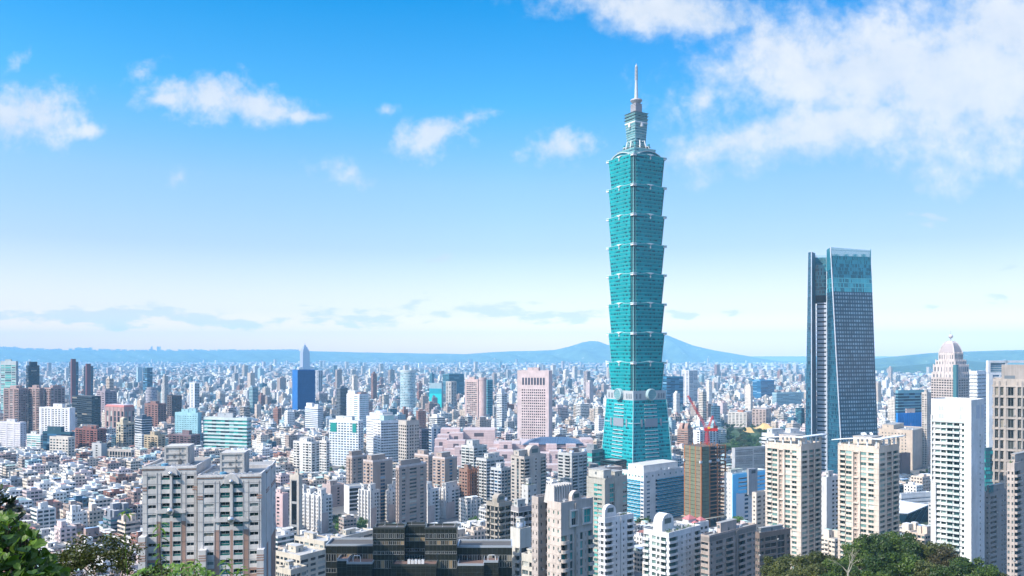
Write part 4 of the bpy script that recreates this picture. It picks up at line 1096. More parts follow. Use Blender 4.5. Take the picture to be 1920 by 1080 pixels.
def build_white_tower():
    D = 490
    L = [('w', .5), ('.', .12), ('x', 1.0), ('x', 1.0), ('b', 1.15), ('b', 1.15), ('.', .25), ('x', .8), ('.', .9)]
    Rr = [('.', 1.4), ('s', .5), ('.', .6)]
    root, Wr, Wl, H = tower("apartment_tower", "tall glossy white apartment tower with rows of balconies and blank right flank", "apartment tower", 1746, 1822, 1846, 752, D, 45, (.70, .70, .69), L, Rr,
                            {'fh': 3.35, 'top': 13, 'rec': .9, 'slab': .45, 'slabh': .5, 'bd': 1.3, 'Rx': {'slab': 0, 'top': 20, 'rec': .2}, 'par': .6}, "the glossy white tower", 1040, gl="green", parts=True, rail=flat((.55, .62, .60), .2, "glass_rail"), roofc=ROOFL)
    cr = MB(); WM = paint((.70, .70, .69))
    Uv, N = (0, -1, 0), (-1, 0, 0)
    for (u0, u1) in ((.17, .33), (.66, .80)):
        for z in (H - 6.2, H - 11): 
            cr.obox((0, Wl, 0), Uv, N, u0 * Wl, u1 * Wl, -.05, .06, z, z + 2.6, 1)
            for k in range(4): cr.obox((0, Wl, 0), Uv, N, (u0 + (u1 - u0) * (k + .5) / 4) * Wl - .15, (u0 + (u1 - u0) * (k + .5) / 4) * Wl + .15, -.05, .14, z, z + 2.6, 0)
    cr.obox((0, Wl, 0), Uv, N, 0, .03 * Wl, -.05, .9, 0, H - 9, 0); cr.obox((0, Wl, 0), Uv, N, .83 * Wl, Wl, -.05, .9, 0, H + .8, 0); cr.obox((0, Wl, 0), Uv, N, .03 * Wl, .83 * Wl, .45, .6, H - 13.2, H - 12.0, 2)
    cr.obox((0, 0, 0), (1, 0, 0), (0, -1, 0), .35 * Wr, .6 * Wr, -.05, .1, H - 11, H - 3, 3); cr.obox((0, 0, 0), (1, 0, 0), (0, -1, 0), .75 * Wr, .92 * Wr, -.05, .1, H - 11, H - 3, 3)
    cr.build("crown_screen", [WM, flat((.42, .46, .47), .3), flat((.55, .62, .60), .2, "glass_rail"), flat((.45, .50, .58), .4)], root)
    lo = MB(); lo.box(-1.5, 0, Wl - 3, Wl - .2, 0, wz(912, D)); lo.build("annex", [WM], root)
build_white_tower()


def build_framed_tower():
    """tall grey-brown tower with two-storey window frames at the right edge"""
    D = 560
    cols = [('p', .35), ('t', .8), ('P', .3), ('t', .8), ('p', .45), ('.', .2), ('T', 1.5), ('.', .2), ('p', .4), ('t', .8), ('P', .3), ('t', .8), ('p', .35), ('t', 1.4)]
    st = {'fh': 7.2, 'top': 3.0, 'rec': .8, 'slab': .55, 'slabh': 1.0, 'par': 1.5, 'pier': .6}
    root, Wr, Wl, H = tower("apartment_tower", "tall grey brown tower with double height dark window frames at the right edge", "apartment tower", 1862, 1862, 1942, 714, D, -31, (.40, .35, .31), '.', cols, st, "the framed tower at the right edge", 1000, depth=32, gl="dark", second=(.28, .26, .25), parts=True)
    b = MB(); b.box(Wr * .20, Wr * 1.0, 3, 26, H, wz(684, D), 0, 1); b.box(Wr * .27, Wr * .52, 2.85, 3.2, H, wz(704, D), 2)
    b.build("upper_block", [paint((.33, .30, .28)), ROOFG, flat((.15, .18, .21), .3)], root)
build_framed_tower()


def crane(root_xy, D):
    x, y = root_xy
    root = thing("tower_crane", "red lattice tower crane with raised jib on the rusty steel frame building", "crane", (x, y, wz(838, D)))
    RED = flat((.55, .035, .03), .45, "red_paint")
    Z = lambda py: wz(py, D) - wz(838, D)
    X = lambda px: wx(px, D) - x
    def lattice(name, a, b, w, k, r=.16):
        m = MB(); a, b = Vector(a), Vector(b); ax = (b - a).normalized(); s = ax.orthogonal().normalized(); t = ax.cross(s); cs = [s * w + t * w, s * w - t * w, -s * w - t * w, -s * w + t * w]
        w1 = .55
        for c in cs: m.tube([a + c, b + c * w1], [r, r], 4)
        for i in range(k):
            f0, f1 = i / k, (i + 1) / k; p0, p1 = a + (b - a) * f0, a + (b - a) * f1
            for j in range(4):
                c0, c1 = cs[j] * (1 - f0 * (1 - w1)), cs[(j + 1) % 4] * (1 - f1 * (1 - w1)); m.tube([p0 + c0, p1 + c1], [r * .6, r * .6], 3)
        m.build(name, [RED], root)
    mast_x = X(1326)
    lattice("mast", (mast_x, 0, 0), (mast_x, 0, Z(806)), 1.7, 6, .28)
    lattice("jib", (X(1325), 0, Z(803)), (X(1287), -6, Z(741)), .95, 14, .2)
    lattice("a_frame", (X(1328), 0, Z(803)), (X(1337), 1, Z(780)), .8, 6, .2); 
    m = MB(); m.tube([(X(1343), 1, Z(804)), (X(1337), 1, Z(780))], [.3, .3], 5); m.tube([(X(1337), 1, Z(780)), (X(1300), -4, Z(762))], [.08, .08], 4); m.build("stay", [RED], root)
    m = MB(); m.box(X(1321), X(1345), -1.6, 1.6, Z(808), Z(803)); m.build("counter_deck", [RED], root)
    m = MB(); m.box(X(1338), X(1345), -1.5, 1.5, Z(803), Z(799)); m.build("counterweight", [flat((.12, .03, .03))], root)
    m = MB(); m.box(X(1326.5), X(1331), -2.2, -.3, Z(804), Z(800)); m.build("cab", [flat((.75, .45, .04), .4, "yellow_paint")], root)


def build_steel_frame():
    """half-clad tower under construction, rust-red steel"""
    D = 750; pl, pc, pr, pt = 1284, 1315, 1360, 838
    yaw = 36; xc, Wr, Wl = frame_of(pl, pc, pr, D, yaw); H = wz(pt, D)
    root = thing("construction_tower", "rusty orange steel tower frame under construction with netted floors", "building under construction", (xc, D, 0), yaw)
    hero(1282, 1362, D, 990, "the rusty steel frame tower", 836); FOOT.append((xc, D + 18, 30))
    RUST = flat((.34, .135, .05), .6, "rust_primer"); SLAB = flat((.13, .10, .08), .8, "decking"); NET = paint((.20, .18, .125), .8, "olive_net", 0, .3); NET2 = paint((.155, .18, .115), .8, "olive_net", 0, .3)
    fh = 3.6; nf = int(H / fh); zs = wz(973, D)
    cols = MB()
    for i in range(4):
        for j in range(4):
            x, y = Wr * i / 3, Wl * j / 3
            if 0 < i < 3 and 0 < j < 3: continue
            cols.box(x - .55, x + .55, y - .55, y + .55, 0, H + (i * 7 + j * 3) % 3 * .8)
    cols.build("column", [RUST], root)
    sl = MB(); bm = MB()
    for k in range(nf):
        z = H - k * fh
        if z < 6: break
        sl.box(.3, Wr - .3, .3, Wl - .3, z - .25, z)
        for t in (0, Wl): bm.box(-.3, Wr + .3, t - .25, t + .25, z - .95, z - .3)
        for t in (0, Wr): bm.box(t - .25, t + .25, -.3, Wl + .3, z - .95, z - .3)
    sl.build("floor_deck", [SLAB], root); bm.build("beam", [RUST if True else SLAB], root)
    for (u0, u1, m) in ((.03, .30, NET), (.36, .64, NET2), (.70, .97, NET)):      # netting on the left face
        for k in range(nf):
            z = H - k * fh
            if z - fh < zs: break
            n = MB(); n.obox((0, Wl, 0), (0, -1, 0), (-1, 0, 0), u0 * Wl, u1 * Wl, .32, .45, z - fh + .3, z - .02, 0); n.build("net_panel", [m], root)
    for (u0, u1, m) in ((.03, .30, NET2),):
        for k in range(nf):
            z = H - k * fh
            if z - fh < zs: break
            n = MB(); n.obox((0, 0, 0), (1, 0, 0), (0, -1, 0), u0 * Wr, u1 * Wr, .32, .45, z - fh + .3, z - .02, 0); n.build("net_panel", [m], root)
    co = MB(); co.box(Wr * .35, Wr * .65, Wl * .4, Wl * .75, 0, H - 4); co.build("core", [flat((.10, .085, .075))], root)
    dk = MB(); dk.box(-3, Wr + 2.5, -3, Wl + 2, zs - .4, zs); dk.build("safety_deck", [flat((.45, .42, .33))], root)
    for i, (x, y) in enumerate(((-.6, Wl), (-.6, .2), (Wr * .33, -.6), (Wr * .67, -.6), (Wr, -.6))):
        c = MB(); c.box(x - 1.3, x + 1.3, y - .8, y + .8, wz(866, D) - 1.2, wz(866, D) + .9); c.build("hoist_box", [flat((.50, .53, .56))], root)
    sp = MB()
    for k in range(16): sp.tube([(Wr * (k % 6) / 5, Wl * ((k * 5) % 7) / 6, H), (Wr * (k % 6) / 5 + (k % 3 - 1) * .8, Wl * ((k * 5) % 7) / 6, H + 1.2 + (k * 7 % 5) * .5)], [.25, .2], 5)
    sp.build("steel_stub", [RUST], root)
    crane((wx(1326, D + 18), D + 18), D + 18)
build_steel_frame()
AP = {'fh': 3.2, 'top': 1.4, 'rec': .4}; APS = dict(AP, slab=.16); OF = {'fh': 3.9, 'top': 2.0, 'rec': .25}; OFS = dict(OF, slab=.3, slabh=1.3)
T = tower
HUT = ('hut', .3, .7, .35, .75, 4.5); HUT2 = ('hut', .1, .35, .3, .7, 4.0); HUT3 = ('hut', .62, .9, .3, .7, 5.0); TK = ('tank', .2, .3, 1.1, 1.8); TK2 = ('tank', .8, .7, 1.1, 1.8)
AT, AB, OT = "apartment_tower", "apartment_building", "office_tower"

# ---- bottom centre, nearest residential towers
T(AT, "beige grey tower with round balconies, big framed teal windows and a ribbed crown", "apartment tower", 1026, 1052, 1112, 948, 290, 42, (.55, .475, .43),
  [('s', .8), ('.', .3), ('s', .8), ('.', .2), ('s', .8), ('.', .25)], [('c', 1.35), ('.', .4), ('t', .7), ('.', .35), ('P', .25), ('s', .5), ('.', .3), ('t', .75), ('.', .3), ('s', .4), ('.', .2), ('c', 1.2)],
  dict(AP, slab=.1, bd=1.4, Rx={'top': 10.5}), "the teal-windowed beige tower", 1085, (('vault', .36, .64, .06, .3, 2.2), ('clutter', 4)), gl="teal", parts=True)
def framed_windows():
    D = 290; xc, Wr, Wl = frame_of(1026, 1052, 1112, D, 42); r = [o for o in bpy.data.objects if o.get("label", "").startswith("beige grey tower with round")][0]
    H = wz(948, D) - ground_z(xc, D)
    for (u0, u1) in ((.25, .50), (.64, .92)):
        m = MB(); O = (0, 0, 0); U, N = (1, 0, 0), (0, -1, 0); a, b = u0 * Wr, u1 * Wr; z0, z1 = H - 8.2, H - 2.2
        m.obox(O, U, N, a, b, -.05, .7, z1 - .5, z1, 0); m.obox(O, U, N, a, b, -.05, .7, z0, z0 + .5, 0); m.obox(O, U, N, a, a + .5, -.05, .7, z0 + .5, z1 - .5, 0); m.obox(O, U, N, b - .5, b, -.05, .7, z0 + .5, z1 - .5, 0)
        o = m.build("window_surround", [paint((.66, .60, .56))], r)
        for k in range(2):
            w = window_mesh(b - a - 1.0, 2.45, "teal"); obj("window", w, o, ((a + b) / 2, -.12, z0 + 1.75 + 2.5 * k))
    m = MB()
    for k in range(8):      # ribbed crown behind the parapet
        x = Wr * (.0 + .075 * k); m.prism([(x, Wl * .5), (x + .9, Wl * .5), (x + .9, Wl * 1.25), (x, Wl * 1.25)], [(x + .9, Wl * .62), (x + 1.5, Wl * .62), (x + 1.5, Wl * 1.2), (x + .9, Wl * 1.2)], H + .1, H + 6.4, 0, 0)
    m.prism([(0, Wl * .55), (Wr * .62, Wl * .55), (Wr * .62, Wl * 1.2), (0, Wl * 1.2)], [(1, Wl * .65), (Wr * .6, Wl * .65), (Wr * .6, Wl * 1.15), (1, Wl * 1.15)], H + .05, H + 5.6, 1, 1)
    m.build("ribbed_crown", [paint((.50, .47, .44)), paint((.30, .26, .24))], r)
framed_windows()
T(AT, "beige side tower with small windows and rounded balconies, left of the ribbed crown", "apartment tower", 997, 1009, 1034, 937, 298, 42, (.46, .40, .37), [('s', 1), ('.', .3), ('s', 1)], [('.', .3), ('s', .8), ('.', .4), ('C', 1.3)], dict(AP, slab=.1), "the beige side tower", 1060, (), gl="grey", parts=True)
T(AT, "white tower with curved corner balconies and barrel roofed hut, beside the teal-windowed tower", "apartment tower", 1122, 1134, 1188, 975, 434, 38, (.66, .66, .67), [('s', .6), ('x', 1), ('.', .3)], [('c', 1.5), ('.', .3), ('s', .7), ('.', .35), ('P', .01), ('.', .3), ('s', .7), ('.', .2), ('c', 1.3)],
  dict(APS, bd=1.2), "the barrel-roofed white tower", 1085, (('vault', .08, .46, .35, .8, 3.6), ('clutter', 5), ('garden', .6, .9, .1, .5)), gl="grey", parts=True)
T(AT, "broad white apartment building with green roof terraces and a barrel roofed hut at the bottom", "apartment building", 1207, 1254, 1314, 1003, 425, 44, (.70, .70, .69), [('b', 1.1), ('.', .4), ('x', .9), ('w', .8), ('b', 1.2), ('.', .4)], [('c', 1.5), ('.', .3), ('s', .6), ('.', .3), ('S', .3), ('s', .8), ('.', .3), ('b', 1.1)],
  dict(APS, bd=1.1), "the broad white building with roof terraces", 1085, (('vault', .14, .5, .45, .8, 4.0), ('garden', .05, .6, .05, .35), ('garden', .5, .95, .1, .4), ('clutter', 5)), gl="green", parts=True)
T(AT, "brown grey apartment building with stacked concrete balconies and a square hut at the bottom", "apartment building", 1314, 1330, 1418, 1008, 420, 42, (.40, .33, .29), [('h', 1), ('.', .15)], [('s', .6), ('.', .15), ('x', 1.0), ('.', .3), ('b', 1.0), ('.', .3), ('P', .3), ('b', 1.0), ('.', .2), ('x', .7), ('s', .6)],
  dict(APS, bd=1.2, top=2.4, topm=1), "the brown grey building with stacked balconies", 1085, (('hut', .28, .62, .3, .75, 5.2, (.52, .42, .37)), ('clutter', 4)), gl="grey", parts=True, second=(.24, .21, .19))
T(AB, "low brown building with a glassy upper terrace, beside the left wooded slope of trees", "apartment building", 1416, 1424, 1482, 1003, 400, 30, (.20, .15, .125), [('w', 1), ('x', 1)], [('w', .8), ('g', 1.6), ('t', 1.4), ('w', .6)], dict(AP, bd=1.3), "the low brown terrace building", 1070, (('hut', .1, .8, .4, .9, 2.6, (.3, .3, .3)), ('clutter', 3)), gl="dark", parts=True)
T("house", "white house with pink red hipped roofs behind the broad white building", "house", 1278, 1300, 1329, 985, 480, 38, (.66, .63, .62), 'ww', 'wxw', AP, "the house with red hipped roofs", 1003, (), gl="grey")
def hips():
    r = [o for o in bpy.data.objects if o.get("label", "").startswith("white house with pink")][0]; xc, Wr, Wl = frame_of(1278, 1300, 1329, 480, 38); H = wz(985, 480)
    for (x0, x1, y0, y1, h, up) in ((0, Wr * .55, Wl * .4, Wl, 2.2, 2.6), (Wr * .05, Wr * .5, .2, Wl * .4, 1.6, .2), (Wr * .6, Wr, Wl * .2, Wl * .7, 1.8, 1.2)):
        m = MB(); m.box(x0 + .4, x1 - .4, y0 + .4, y1 - .4, H, H + up + .02, 1, None, False); cx, cy = (x0 + x1) / 2, (y0 + y1) / 2
        m.prism([(x0, y0), (x1, y0), (x1, y1), (x0, y1)], [(cx - .4, cy - .4), (cx + .4, cy - .4), (cx + .4, cy + .4), (cx - .4, cy + .4)], H + up, H + up + h, 0, 0); m.build("hipped_roof", [flat((.50, .17, .17), .6, "red_tile"), paint((.66, .63, .62))], r)
hips()
T(AB, "low cream building with a planted roof terrace at the bottom edge", "apartment building", 978, 1018, 1053, 1050, 300, 50, (.56, .52, .45), [('x', 1), ('x', 1), ('x', 1)], [('g', 1), ('.', .4)], AP, "the low planted cream building", 1085, (('garden', .3, .95, .1, .7), ('hut', .2, .6, .5, .9, 2.0)), gl="grey", parts=True)
T(AT, "slim off-white tower with dark domed rooftop tanks, right behind the dark glass block", "apartment tower", 957, 975, 996, 996, 350, 44, (.60, .58, .53), [('.', 1), ('b', 1.2)], [('b', 1), ('.', .2)], dict(AP, top=7), "the slim off-white tower", 1085, (('tank', .3, .4, 1.5, 2.0), ('tank', .7, .6, 1.5, 2.0), HUT), gl="grey", parts=True)
T(AB, "ornate grey stone building with rows of arched loggias, left of the beige side tower", "apartment building", 912, 935, 960, 946, 560, 45, (.36, .32, .27), 'btb', 'bb', dict(AP, fh=4.2, slab=.4), "the ornate arched building", 1030, (('vault', .15, .8, .3, .7, 2.5), ('tank', .8, .3, 1.2, 2)), gl="dark", parts=True)
T(AB, "dark banded apartment building between the ornate arches and the beige side tower", "apartment building", 958, 972, 1000, 955, 420, 42, (.33, .31, .31), 'xbx', 'xbx', dict(APS, slabm=1), "the dark banded building", 1040, (('hut', .1, .6, .3, .8, 4, (.5, .5, .48)),), gl="dark", second=(.62, .6, .57))
T(AB, "small pale block with a roof box, left of the ribbed crown", "apartment building", 978, 990, 1006, 913, 520, 44, (.52, .51, .49), '.s.', 'w.w', AP, "the small pale block left of the ribbed crown", 945, (HUT, ('garden', .1, .9, .1, .6)), gl="grey")
T(AT, "group of grey stone slabs with a green glass slot, behind the barrel-roofed white tower", "apartment tower", 1100, 1135, 1176, 900, 560, 45, (.40, .38, .33), [('.', 1.2), ('g', .5), ('h', .8), ('p', .5)], [('.', .5), ('T', .7), ('p', .6), ('.', .5), ('h', .6)], dict(APS, top=3), "the grey stone slabs with a green slot", 985, (('hut', .0, .35, .1, .9, 6, (.52, .5, .45)), ('hut', .6, .95, .2, .7, 3.5)), gl="teal", second=(.3, .3, .27), parts=True)

# ---- white stepped estate (pairs of wings) and brown towers behind
def stepped(pl, pc, pr, pt, D, lab, ref, n, yb, tan=True):
    """white slab whose lit side steps back bay by bay"""
    wall = (.68, .66, .64)
    L = []
    for k in range(n): L += [('b', 1.0), ('p', .28), ('s', .6), ('.', .15)]
    r, Wr, Wl, H = T(AB, lab, "apartment building", pl, pc, pr, pt, D, 52, wall, L, [('s', .8), ('.', .45), ('w', .9), ('b', .9), ('.', .15)], dict(AP, bd=1.5, pier=1.6, pierup=.8), ref, yb,
      (('hut', .0, .42, .02, .2, 6.0), ('hut', .5, .95, .3, .5, 5.5), ('hut', .2, .6, .72, .9, 4.5), ('tank', .3, .25, 1.1, 1.6), ('clutter', 5)), gl="grey", second=(.60, .49, .44), parts=True, group="white stepped apartment estate")
    m = MB(); m.obox((0, 0, 0), (1, 0, 0), (0, -1, 0), Wr * .02, Wr * .62, -.02, .12, 0, H * .55, 0); m.build("tan_panel", [paint((.58, .47, .43))], r)
stepped(548, 570, 580, 922, 760, "narrow rear wing of the leftmost white stepped apartments, beside the twin grey block", "the leftmost white stepped wing", 2, 990)
stepped(568, 603, 623, 932, 727, "leftmost front wing of the white stepped apartments, with two roof huts", "the leftmost white stepped apartments", 4, 1002)
stepped(724, 728, 747, 921, 775, "set back right wing of the middle white stepped apartments", "the middle stepped wing", 2, 985)
stepped(672, 695, 712, 922, 745, "middle white stepped apartments facing left with zigzag balconies, above the green trees", "the middle white stepped apartments", 4, 992)
stepped(822, 836, 862, 918, 790, "set back right wing of the white stepped apartments directly above the dark glass block", "the right stepped wing", 2, 980)
stepped(761, 802, 823, 920, 760, "right hand white stepped apartments directly above the bronze glass roof", "the right white stepped apartments", 5, 983)
def brown(pl, pc, pr, pt, D, lab, ref, yb, ex=(), white=True):
    R_ = [('.', .2), ('w', .6), ('.', .25), ('x', .9), ('.', .2), ('w', .6), ('.', .2)] if not white else [('.', 1.0), ('g', .6), ('.', 1.0)]
    T(AT, lab, "apartment tower", pl, pc, pr, pt, D, 50, (.40, .31, .265), [('w', 1), ('.', .3), ('b', .9), ('.', .3), ('w', .9)], R_, dict(AP, bd=.9, par=1.8, parm=1), ref, yb, (('hut', .1, .8, .35, .8, 5.5), ('mast', .3, .5, 6), ('mast', .6, .6, 5), ('tank', .85, .2, 1, 1.5)) + tuple(ex), gl="blue" if white else "grey", second=(.55, .48, .46), group="brown residential towers", parts=True)
brown(649, 660, 689, 858, 830, "brown tower with white parapets, leftmost of the brown residential towers", "the leftmost brown tower", 912, (), False)
brown(681, 699, 736, 867, 770, "brown tower with a pale blue window strip, second of the brown towers from the left", "the second brown tower", 908)
brown(777, 803, 814, 856, 880, "brown stepped tower with teal windows, behind the bluish-striped front brown tower", "the rear brown tower", 905, (), False)
brown(811, 834, 857, 861, 840, "brown tower with a pale blue strip, furthest right of the brown residential towers", "the right brown tower", 908)
brown(742, 748, 800, 877, 720, "brown tower with a broad many-windowed side, between the middle and right stepped apartments", "the broad brown tower", 945, (), False)
T(AB, "brown brick tower draped with rust coloured scaffolding, right of the brown residential towers", "apartment building", 861, 876, 895, 882, 800, 48, (.28, .17, .13), 'www', 'www', AP, "the rust-scaffolded brown tower", 925, (HUT,), gl="dark")
def rustscaf():
    r = [o for o in bpy.data.objects if o.get("label", "").startswith("brown brick tower draped")][0]; xc, Wr, Wl = frame_of(861, 876, 895, 800, 48); H = wz(882, 800)
    m = MB()
    for k in range(7): m.box(Wr * k / 6 - .3, Wr * k / 6 + .3, -1.6, -1.0, H - 34, H + 3 - (k % 3) * 2)
    for k in range(10): m.box(0, Wr, -1.6, -1.1, H - 3.4 * k - .4, H - 3.4 * k)
    m.build("scaffold", [flat((.40, .16, .08), .6, "rust")], r)
rustscaf()
T(AB, "pinkish brown slab with one column of square windows, behind the leftmost stepped apartments", "apartment building", 604, 620, 647, 912, 850, 40, (.47, .37, .35), '...', [('.', 1), ('w', .6), ('.', .8)], AP, "the pinkish slab with one window column", 950, (('hut', .2, .7, .4, .8, 4),), gl="dark")
T("office_building", "dark blue glass office with notched white gable, left of the middle stepped apartments", "office building", 645, 655, 686, 914, 810, 30, (.66, .66, .66), '...', 'gggg', dict(OF, top=1), "the notched dark blue office", 965, (), gl="dark", second=NAVYC)
T(AB, "pink rendered building with a pale grid window, right of the twin grey block", "apartment building", 512, 530, 541, 928, 700, 60, PINK, [('.', .6), ('w', .8), ('.', .5)], '.', AP, "the pink rendered building", 990, (HUT2,), gl="grey")
T(AB, "white apartment cluster with dark right sides, left of the big white gridded office", "apartment building", 550, 584, 600, 830, 1000, 58, (.66, .64, .61), 'wb.wbw', 'ww', APS, "the white cluster left of the gridded office", 885, (HUT, HUT3, HUT2), gl="grey", second=(.55, .45, .41))
T(AB, "white and tan slab immediately left of the big white gridded office", "apartment building", 599, 612, 618, 828, 990, 58, (.63, .60, .57), 'xwx', 'w', APS, "the white and tan slab", 885, (HUT,), gl="grey")
T(AB, "beige dark-framed square building with a gable tower, left of the two brown huts", "apartment building", 543, 560, 567, 893, 640, 66, (.50, .45, .39), [('.', .3), ('T', 1.6), ('.', .3)], '.', dict(AP, fh=18, top=3), "the beige square-framed building", 925, (HUT3,), gl="dark", second=(.3, .3, .3))
# school and low beige roofs, bottom left of centre
for i, (pl, pc, pr, pt, D, lab) in enumerate(((552, 608, 632, 1018, 540, "long low beige school wing with flat grey roof, above the pale roof court"), (517, 563, 611, 1045, 470, "low beige school wing with green net inside its court, right of the twin grey block"),
                                              (520, 545, 575, 1072, 420, "pink and cream school gatehouse at the very bottom"), (620, 640, 700, 1010, 600, "low beige school block with a big roof box, under the trees"))):
    T("school_building", lab, "school building", pl, pc, pr, pt, D, 55, (.56, .50, .41), 'xwxwxw', 'xwx', AP, "the beige school", 1085, (('hut', .3, .6, .5, .8, 3.4), ('clutter', 3)), gl="grey", roofc=flat((.42, .41, .39), .9, "concrete_roof"))
# ---- middle distance around the jade tower
T("office_building", "white hospital-like block with two blue striped wings, below the jade tower", "office building", 1166, 1207, 1283, 888, 772, 40, (.70, .70, .70), [('x', .5), ('g', 3), ('x', .6)], [('s', 1.0), ('.', .25), ('g', 3.2)], dict(OF, top=7, fh=3.6, rec=.4), "the white block with blue striped wings", 978,
  (('hut', .1, .95, .2, .9, 6.0), ('clutter', 6)), gl="blue", roofc=ROOFL, parts=True)
def square_row():
    r = [o for o in bpy.data.objects if o.get("label", "").startswith("white hospital-like")][0]; xc, Wr, Wl = frame_of(1166, 1207, 1283, 772, 40); H = wz(888, 772)
    for (O, U, N, W) in (((0, Wl, 0), (0, -1, 0), (-1, 0, 0), Wl), ((0, 0, 0), (1, 0, 0), (0, -1, 0), Wr)):
        for k in range(7): obj("window", window_mesh(1.7, 1.7, "teal"), r, (O[0] + U[0] * W * (k + .5) / 7 + N[0] * .05, O[1] + U[1] * W * (k + .5) / 7 + N[1] * .05, H - 3.2), math.atan2(U[1], U[0]))
    m = MB()
    for k in range(21):
        for q in range(2):
            z = H - 7.2 - 3.6 * k - 1.8 * q
            for (O, U, N, a, b) in (((0, 0, 0), (1, 0, 0), (0, -1, 0), Wr * .32, Wr * .985), ((0, Wl, 0), (0, -1, 0), (-1, 0, 0), Wl * .13, Wl * .85)):
                m.obox(O, U, N, a, b, .05, .35, z - .62, z, 0); m.obox(O, U, N, a, b, .05, .2, z - 1.1, z - .62, 1)
                for p in range(5): m.obox(O, U, N, a + (b - a) * ((p * .21 + k * .37 + q * .13) % .92), a + (b - a) * ((p * .21 + k * .37 + q * .13) % .92 + .06), .06, .42, z - .6, z - .02, 2)
    m.build("sun_shade", [flat((.02, .42, .62), .35, 'blue_panel'), flat((.07, .06, .09), .5), flat((.30, .62, .72), .4)], r)
square_row()
T("office_building", "white building with a sky blue front and grey concrete stair tower", "office building", 1358, 1373, 1436, 889, 760, 33, (.66, .68, .70), '.s.s.', [('.', .5), ('x', 1.2), ('.', .9), ('w', .8)], dict(OF, top=4), "the sky blue fronted building", 978, (('hut', .05, .4, .4, .8, 3, (.6, .6, .58)), ('clutter', 7)), gl="blue", roofc=flat((.34, .40, .34), .8, "green_roof"))
def bluefront():
    r = [o for o in bpy.data.objects if o.get("label", "").startswith("white building with a sky blue")][0]; xc, Wr, Wl = frame_of(1358, 1373, 1436, 760, 33); H = wz(889, 760)
    m = MB(); O, U, N = (0, 0, 0), (1, 0, 0), (0, -1, 0); BL, GR, DK, LB = 0, 1, 2, 3
    m.obox(O, U, N, 0, Wr * .1, -.05, .5, 0, H - .5, BL); m.obox(O, U, N, .1 * Wr, Wr, -.05, .45, H - 4, H - .2, BL); m.obox(O, U, N, .1 * Wr, .98 * Wr, .0, .4, H * .62, H * .66, BL)
    for k in range(4): m.obox(O, U, N, .18 * Wr, .98 * Wr, -.05, .42, H - 7.6 - 3.7 * k, H - 5.6 - 3.7 * k, BL)
    m.obox(O, U, N, .1 * Wr, .17 * Wr, -.05, .44, H * .62, H - 4, BL); m.obox(O, U, N, .1 * Wr, .35 * Wr, -.05, .4, 0, H * .60, GR); m.obox(O, U, N, .42 * Wr, .68 * Wr, -.05, 2.5, H * .56, H + 3.5, 4); m.obox(O, U, N, .5 * Wr, .62 * Wr, 2.4, 2.6, H - 1, H + 2, DK)
    m.build("front_screen", [flat((.14, .58, .92), .5, "sky_blue_paint"), flat((.60, .64, .70)), flat((.05, .06, .08)), flat((.4, .6, .75)), paint((.30, .31, .33))], r)
bluefront()
T("office_building", "large windowless pale grey box with fine louvred cladding, left of the white-canopied towers", "exhibition hall", 1372, 1378, 1446, 842, 930, 25, (.40, .41, .43), '.', [('h', 1)] * 2, {'fh': 1.3, 'top': 1.0, 'rec': .12}, "the pale grey louvred box", 880, (), gl="grey", roofc=ROOFL, second=(.3, .3, .3))
T("office_building", "white office with dark ribbon windows, left of the white-edged blue skyscraper", "office building", 1428, 1452, 1512, 815, 1060, 30, (.60, .61, .63), 'ggg', 'ggg', dict(OF, slab=.3, slabh=1.6, fh=4.6), "the white ribbon-window office", 840, (HUT3, ('hut', .05, .4, .3, .7, 6)), gl="dark", roofc=ROOFL)
T("office_building", "low grey and teal block immediately left of the jade tower base", "office building", 1078, 1110, 1131, 845, 990, 45, (.21, .23, .26), 'ggg', 'ggg', dict(OF, fh=6, top=3), "the grey and teal block", 885, (HUT3,), gl="teal")
T("office_building", "dark green glass wedge standing in front of the jade tower base", "entrance hall", 1126, 1154, 1175, 866, 905, 42, (.012, .05, .06), 'GGG', 'ggg', dict(OF, top=.4, fh=3), "the dark glass wedge", 888, (), gl="dark")
T("office_building", "long grey brown building with square dark windows, below the jade tower's left corner", "office building", 1098, 1112, 1167, 880, 830, 24, (.30, .25, .235), 'ww', [('t', 1)] * 8, dict(OF, top=5, fh=5), "the long grey brown building", 905, (('clutter', 4), ('hut', .05, .25, .3, .8, 4, (.2, .2, .2))), gl="dark")
T(AT, "grey towers with pale teal domed roof corners, left of the jade tower base", "apartment tower", 1046, 1072, 1101, 852, 800, 45, (.46, .46, .45), [('x', 1), ('.', .25), ('b', 1), ('.', .3)], [('.', .15), ('B', 1), ('.', .2), ('x', .8), ('b', .8)], APS, "the grey towers with teal dome corners", 912,
  (('hut', .5, .9, .5, .9, 4, (.28, .22, .2)), ('tank', .08, .1, 2.2, 2.4), ('tank', .9, .12, 2.2, 2.4), ('tank', .1, .9, 2.2, 2.4)), gl="grey", second=(.27, .29, .32))
T(AT, "tan stepped tower with arched roof windows and white balconies, right of the pink stepped building", "apartment tower", 958, 983, 1024, 858, 760, 46, (.44, .39, .345), [('w', 1), ('.', .3), ('t', .6), ('.', .3), ('b', .9)], [('b', .9), ('.', .5), ('s', .8), ('.', .3), ('b', .9)], AP, "the tan stepped tower", 940, (('vault', .35, .85, .2, .6, 3), ('hut', .0, .6, .4, .8, 5.5), ('garden', .1, .9, .1, .9)), gl="grey")
T(AT, "pale blue grey apartments with rounded bays, left of the tan stepped tower", "apartment tower", 920, 940, 958, 880, 780, 46, (.50, .51, .52), 'bxb', 'xbx', APS, "the pale blue grey apartments", 935, (HUT, TK), gl="blue")
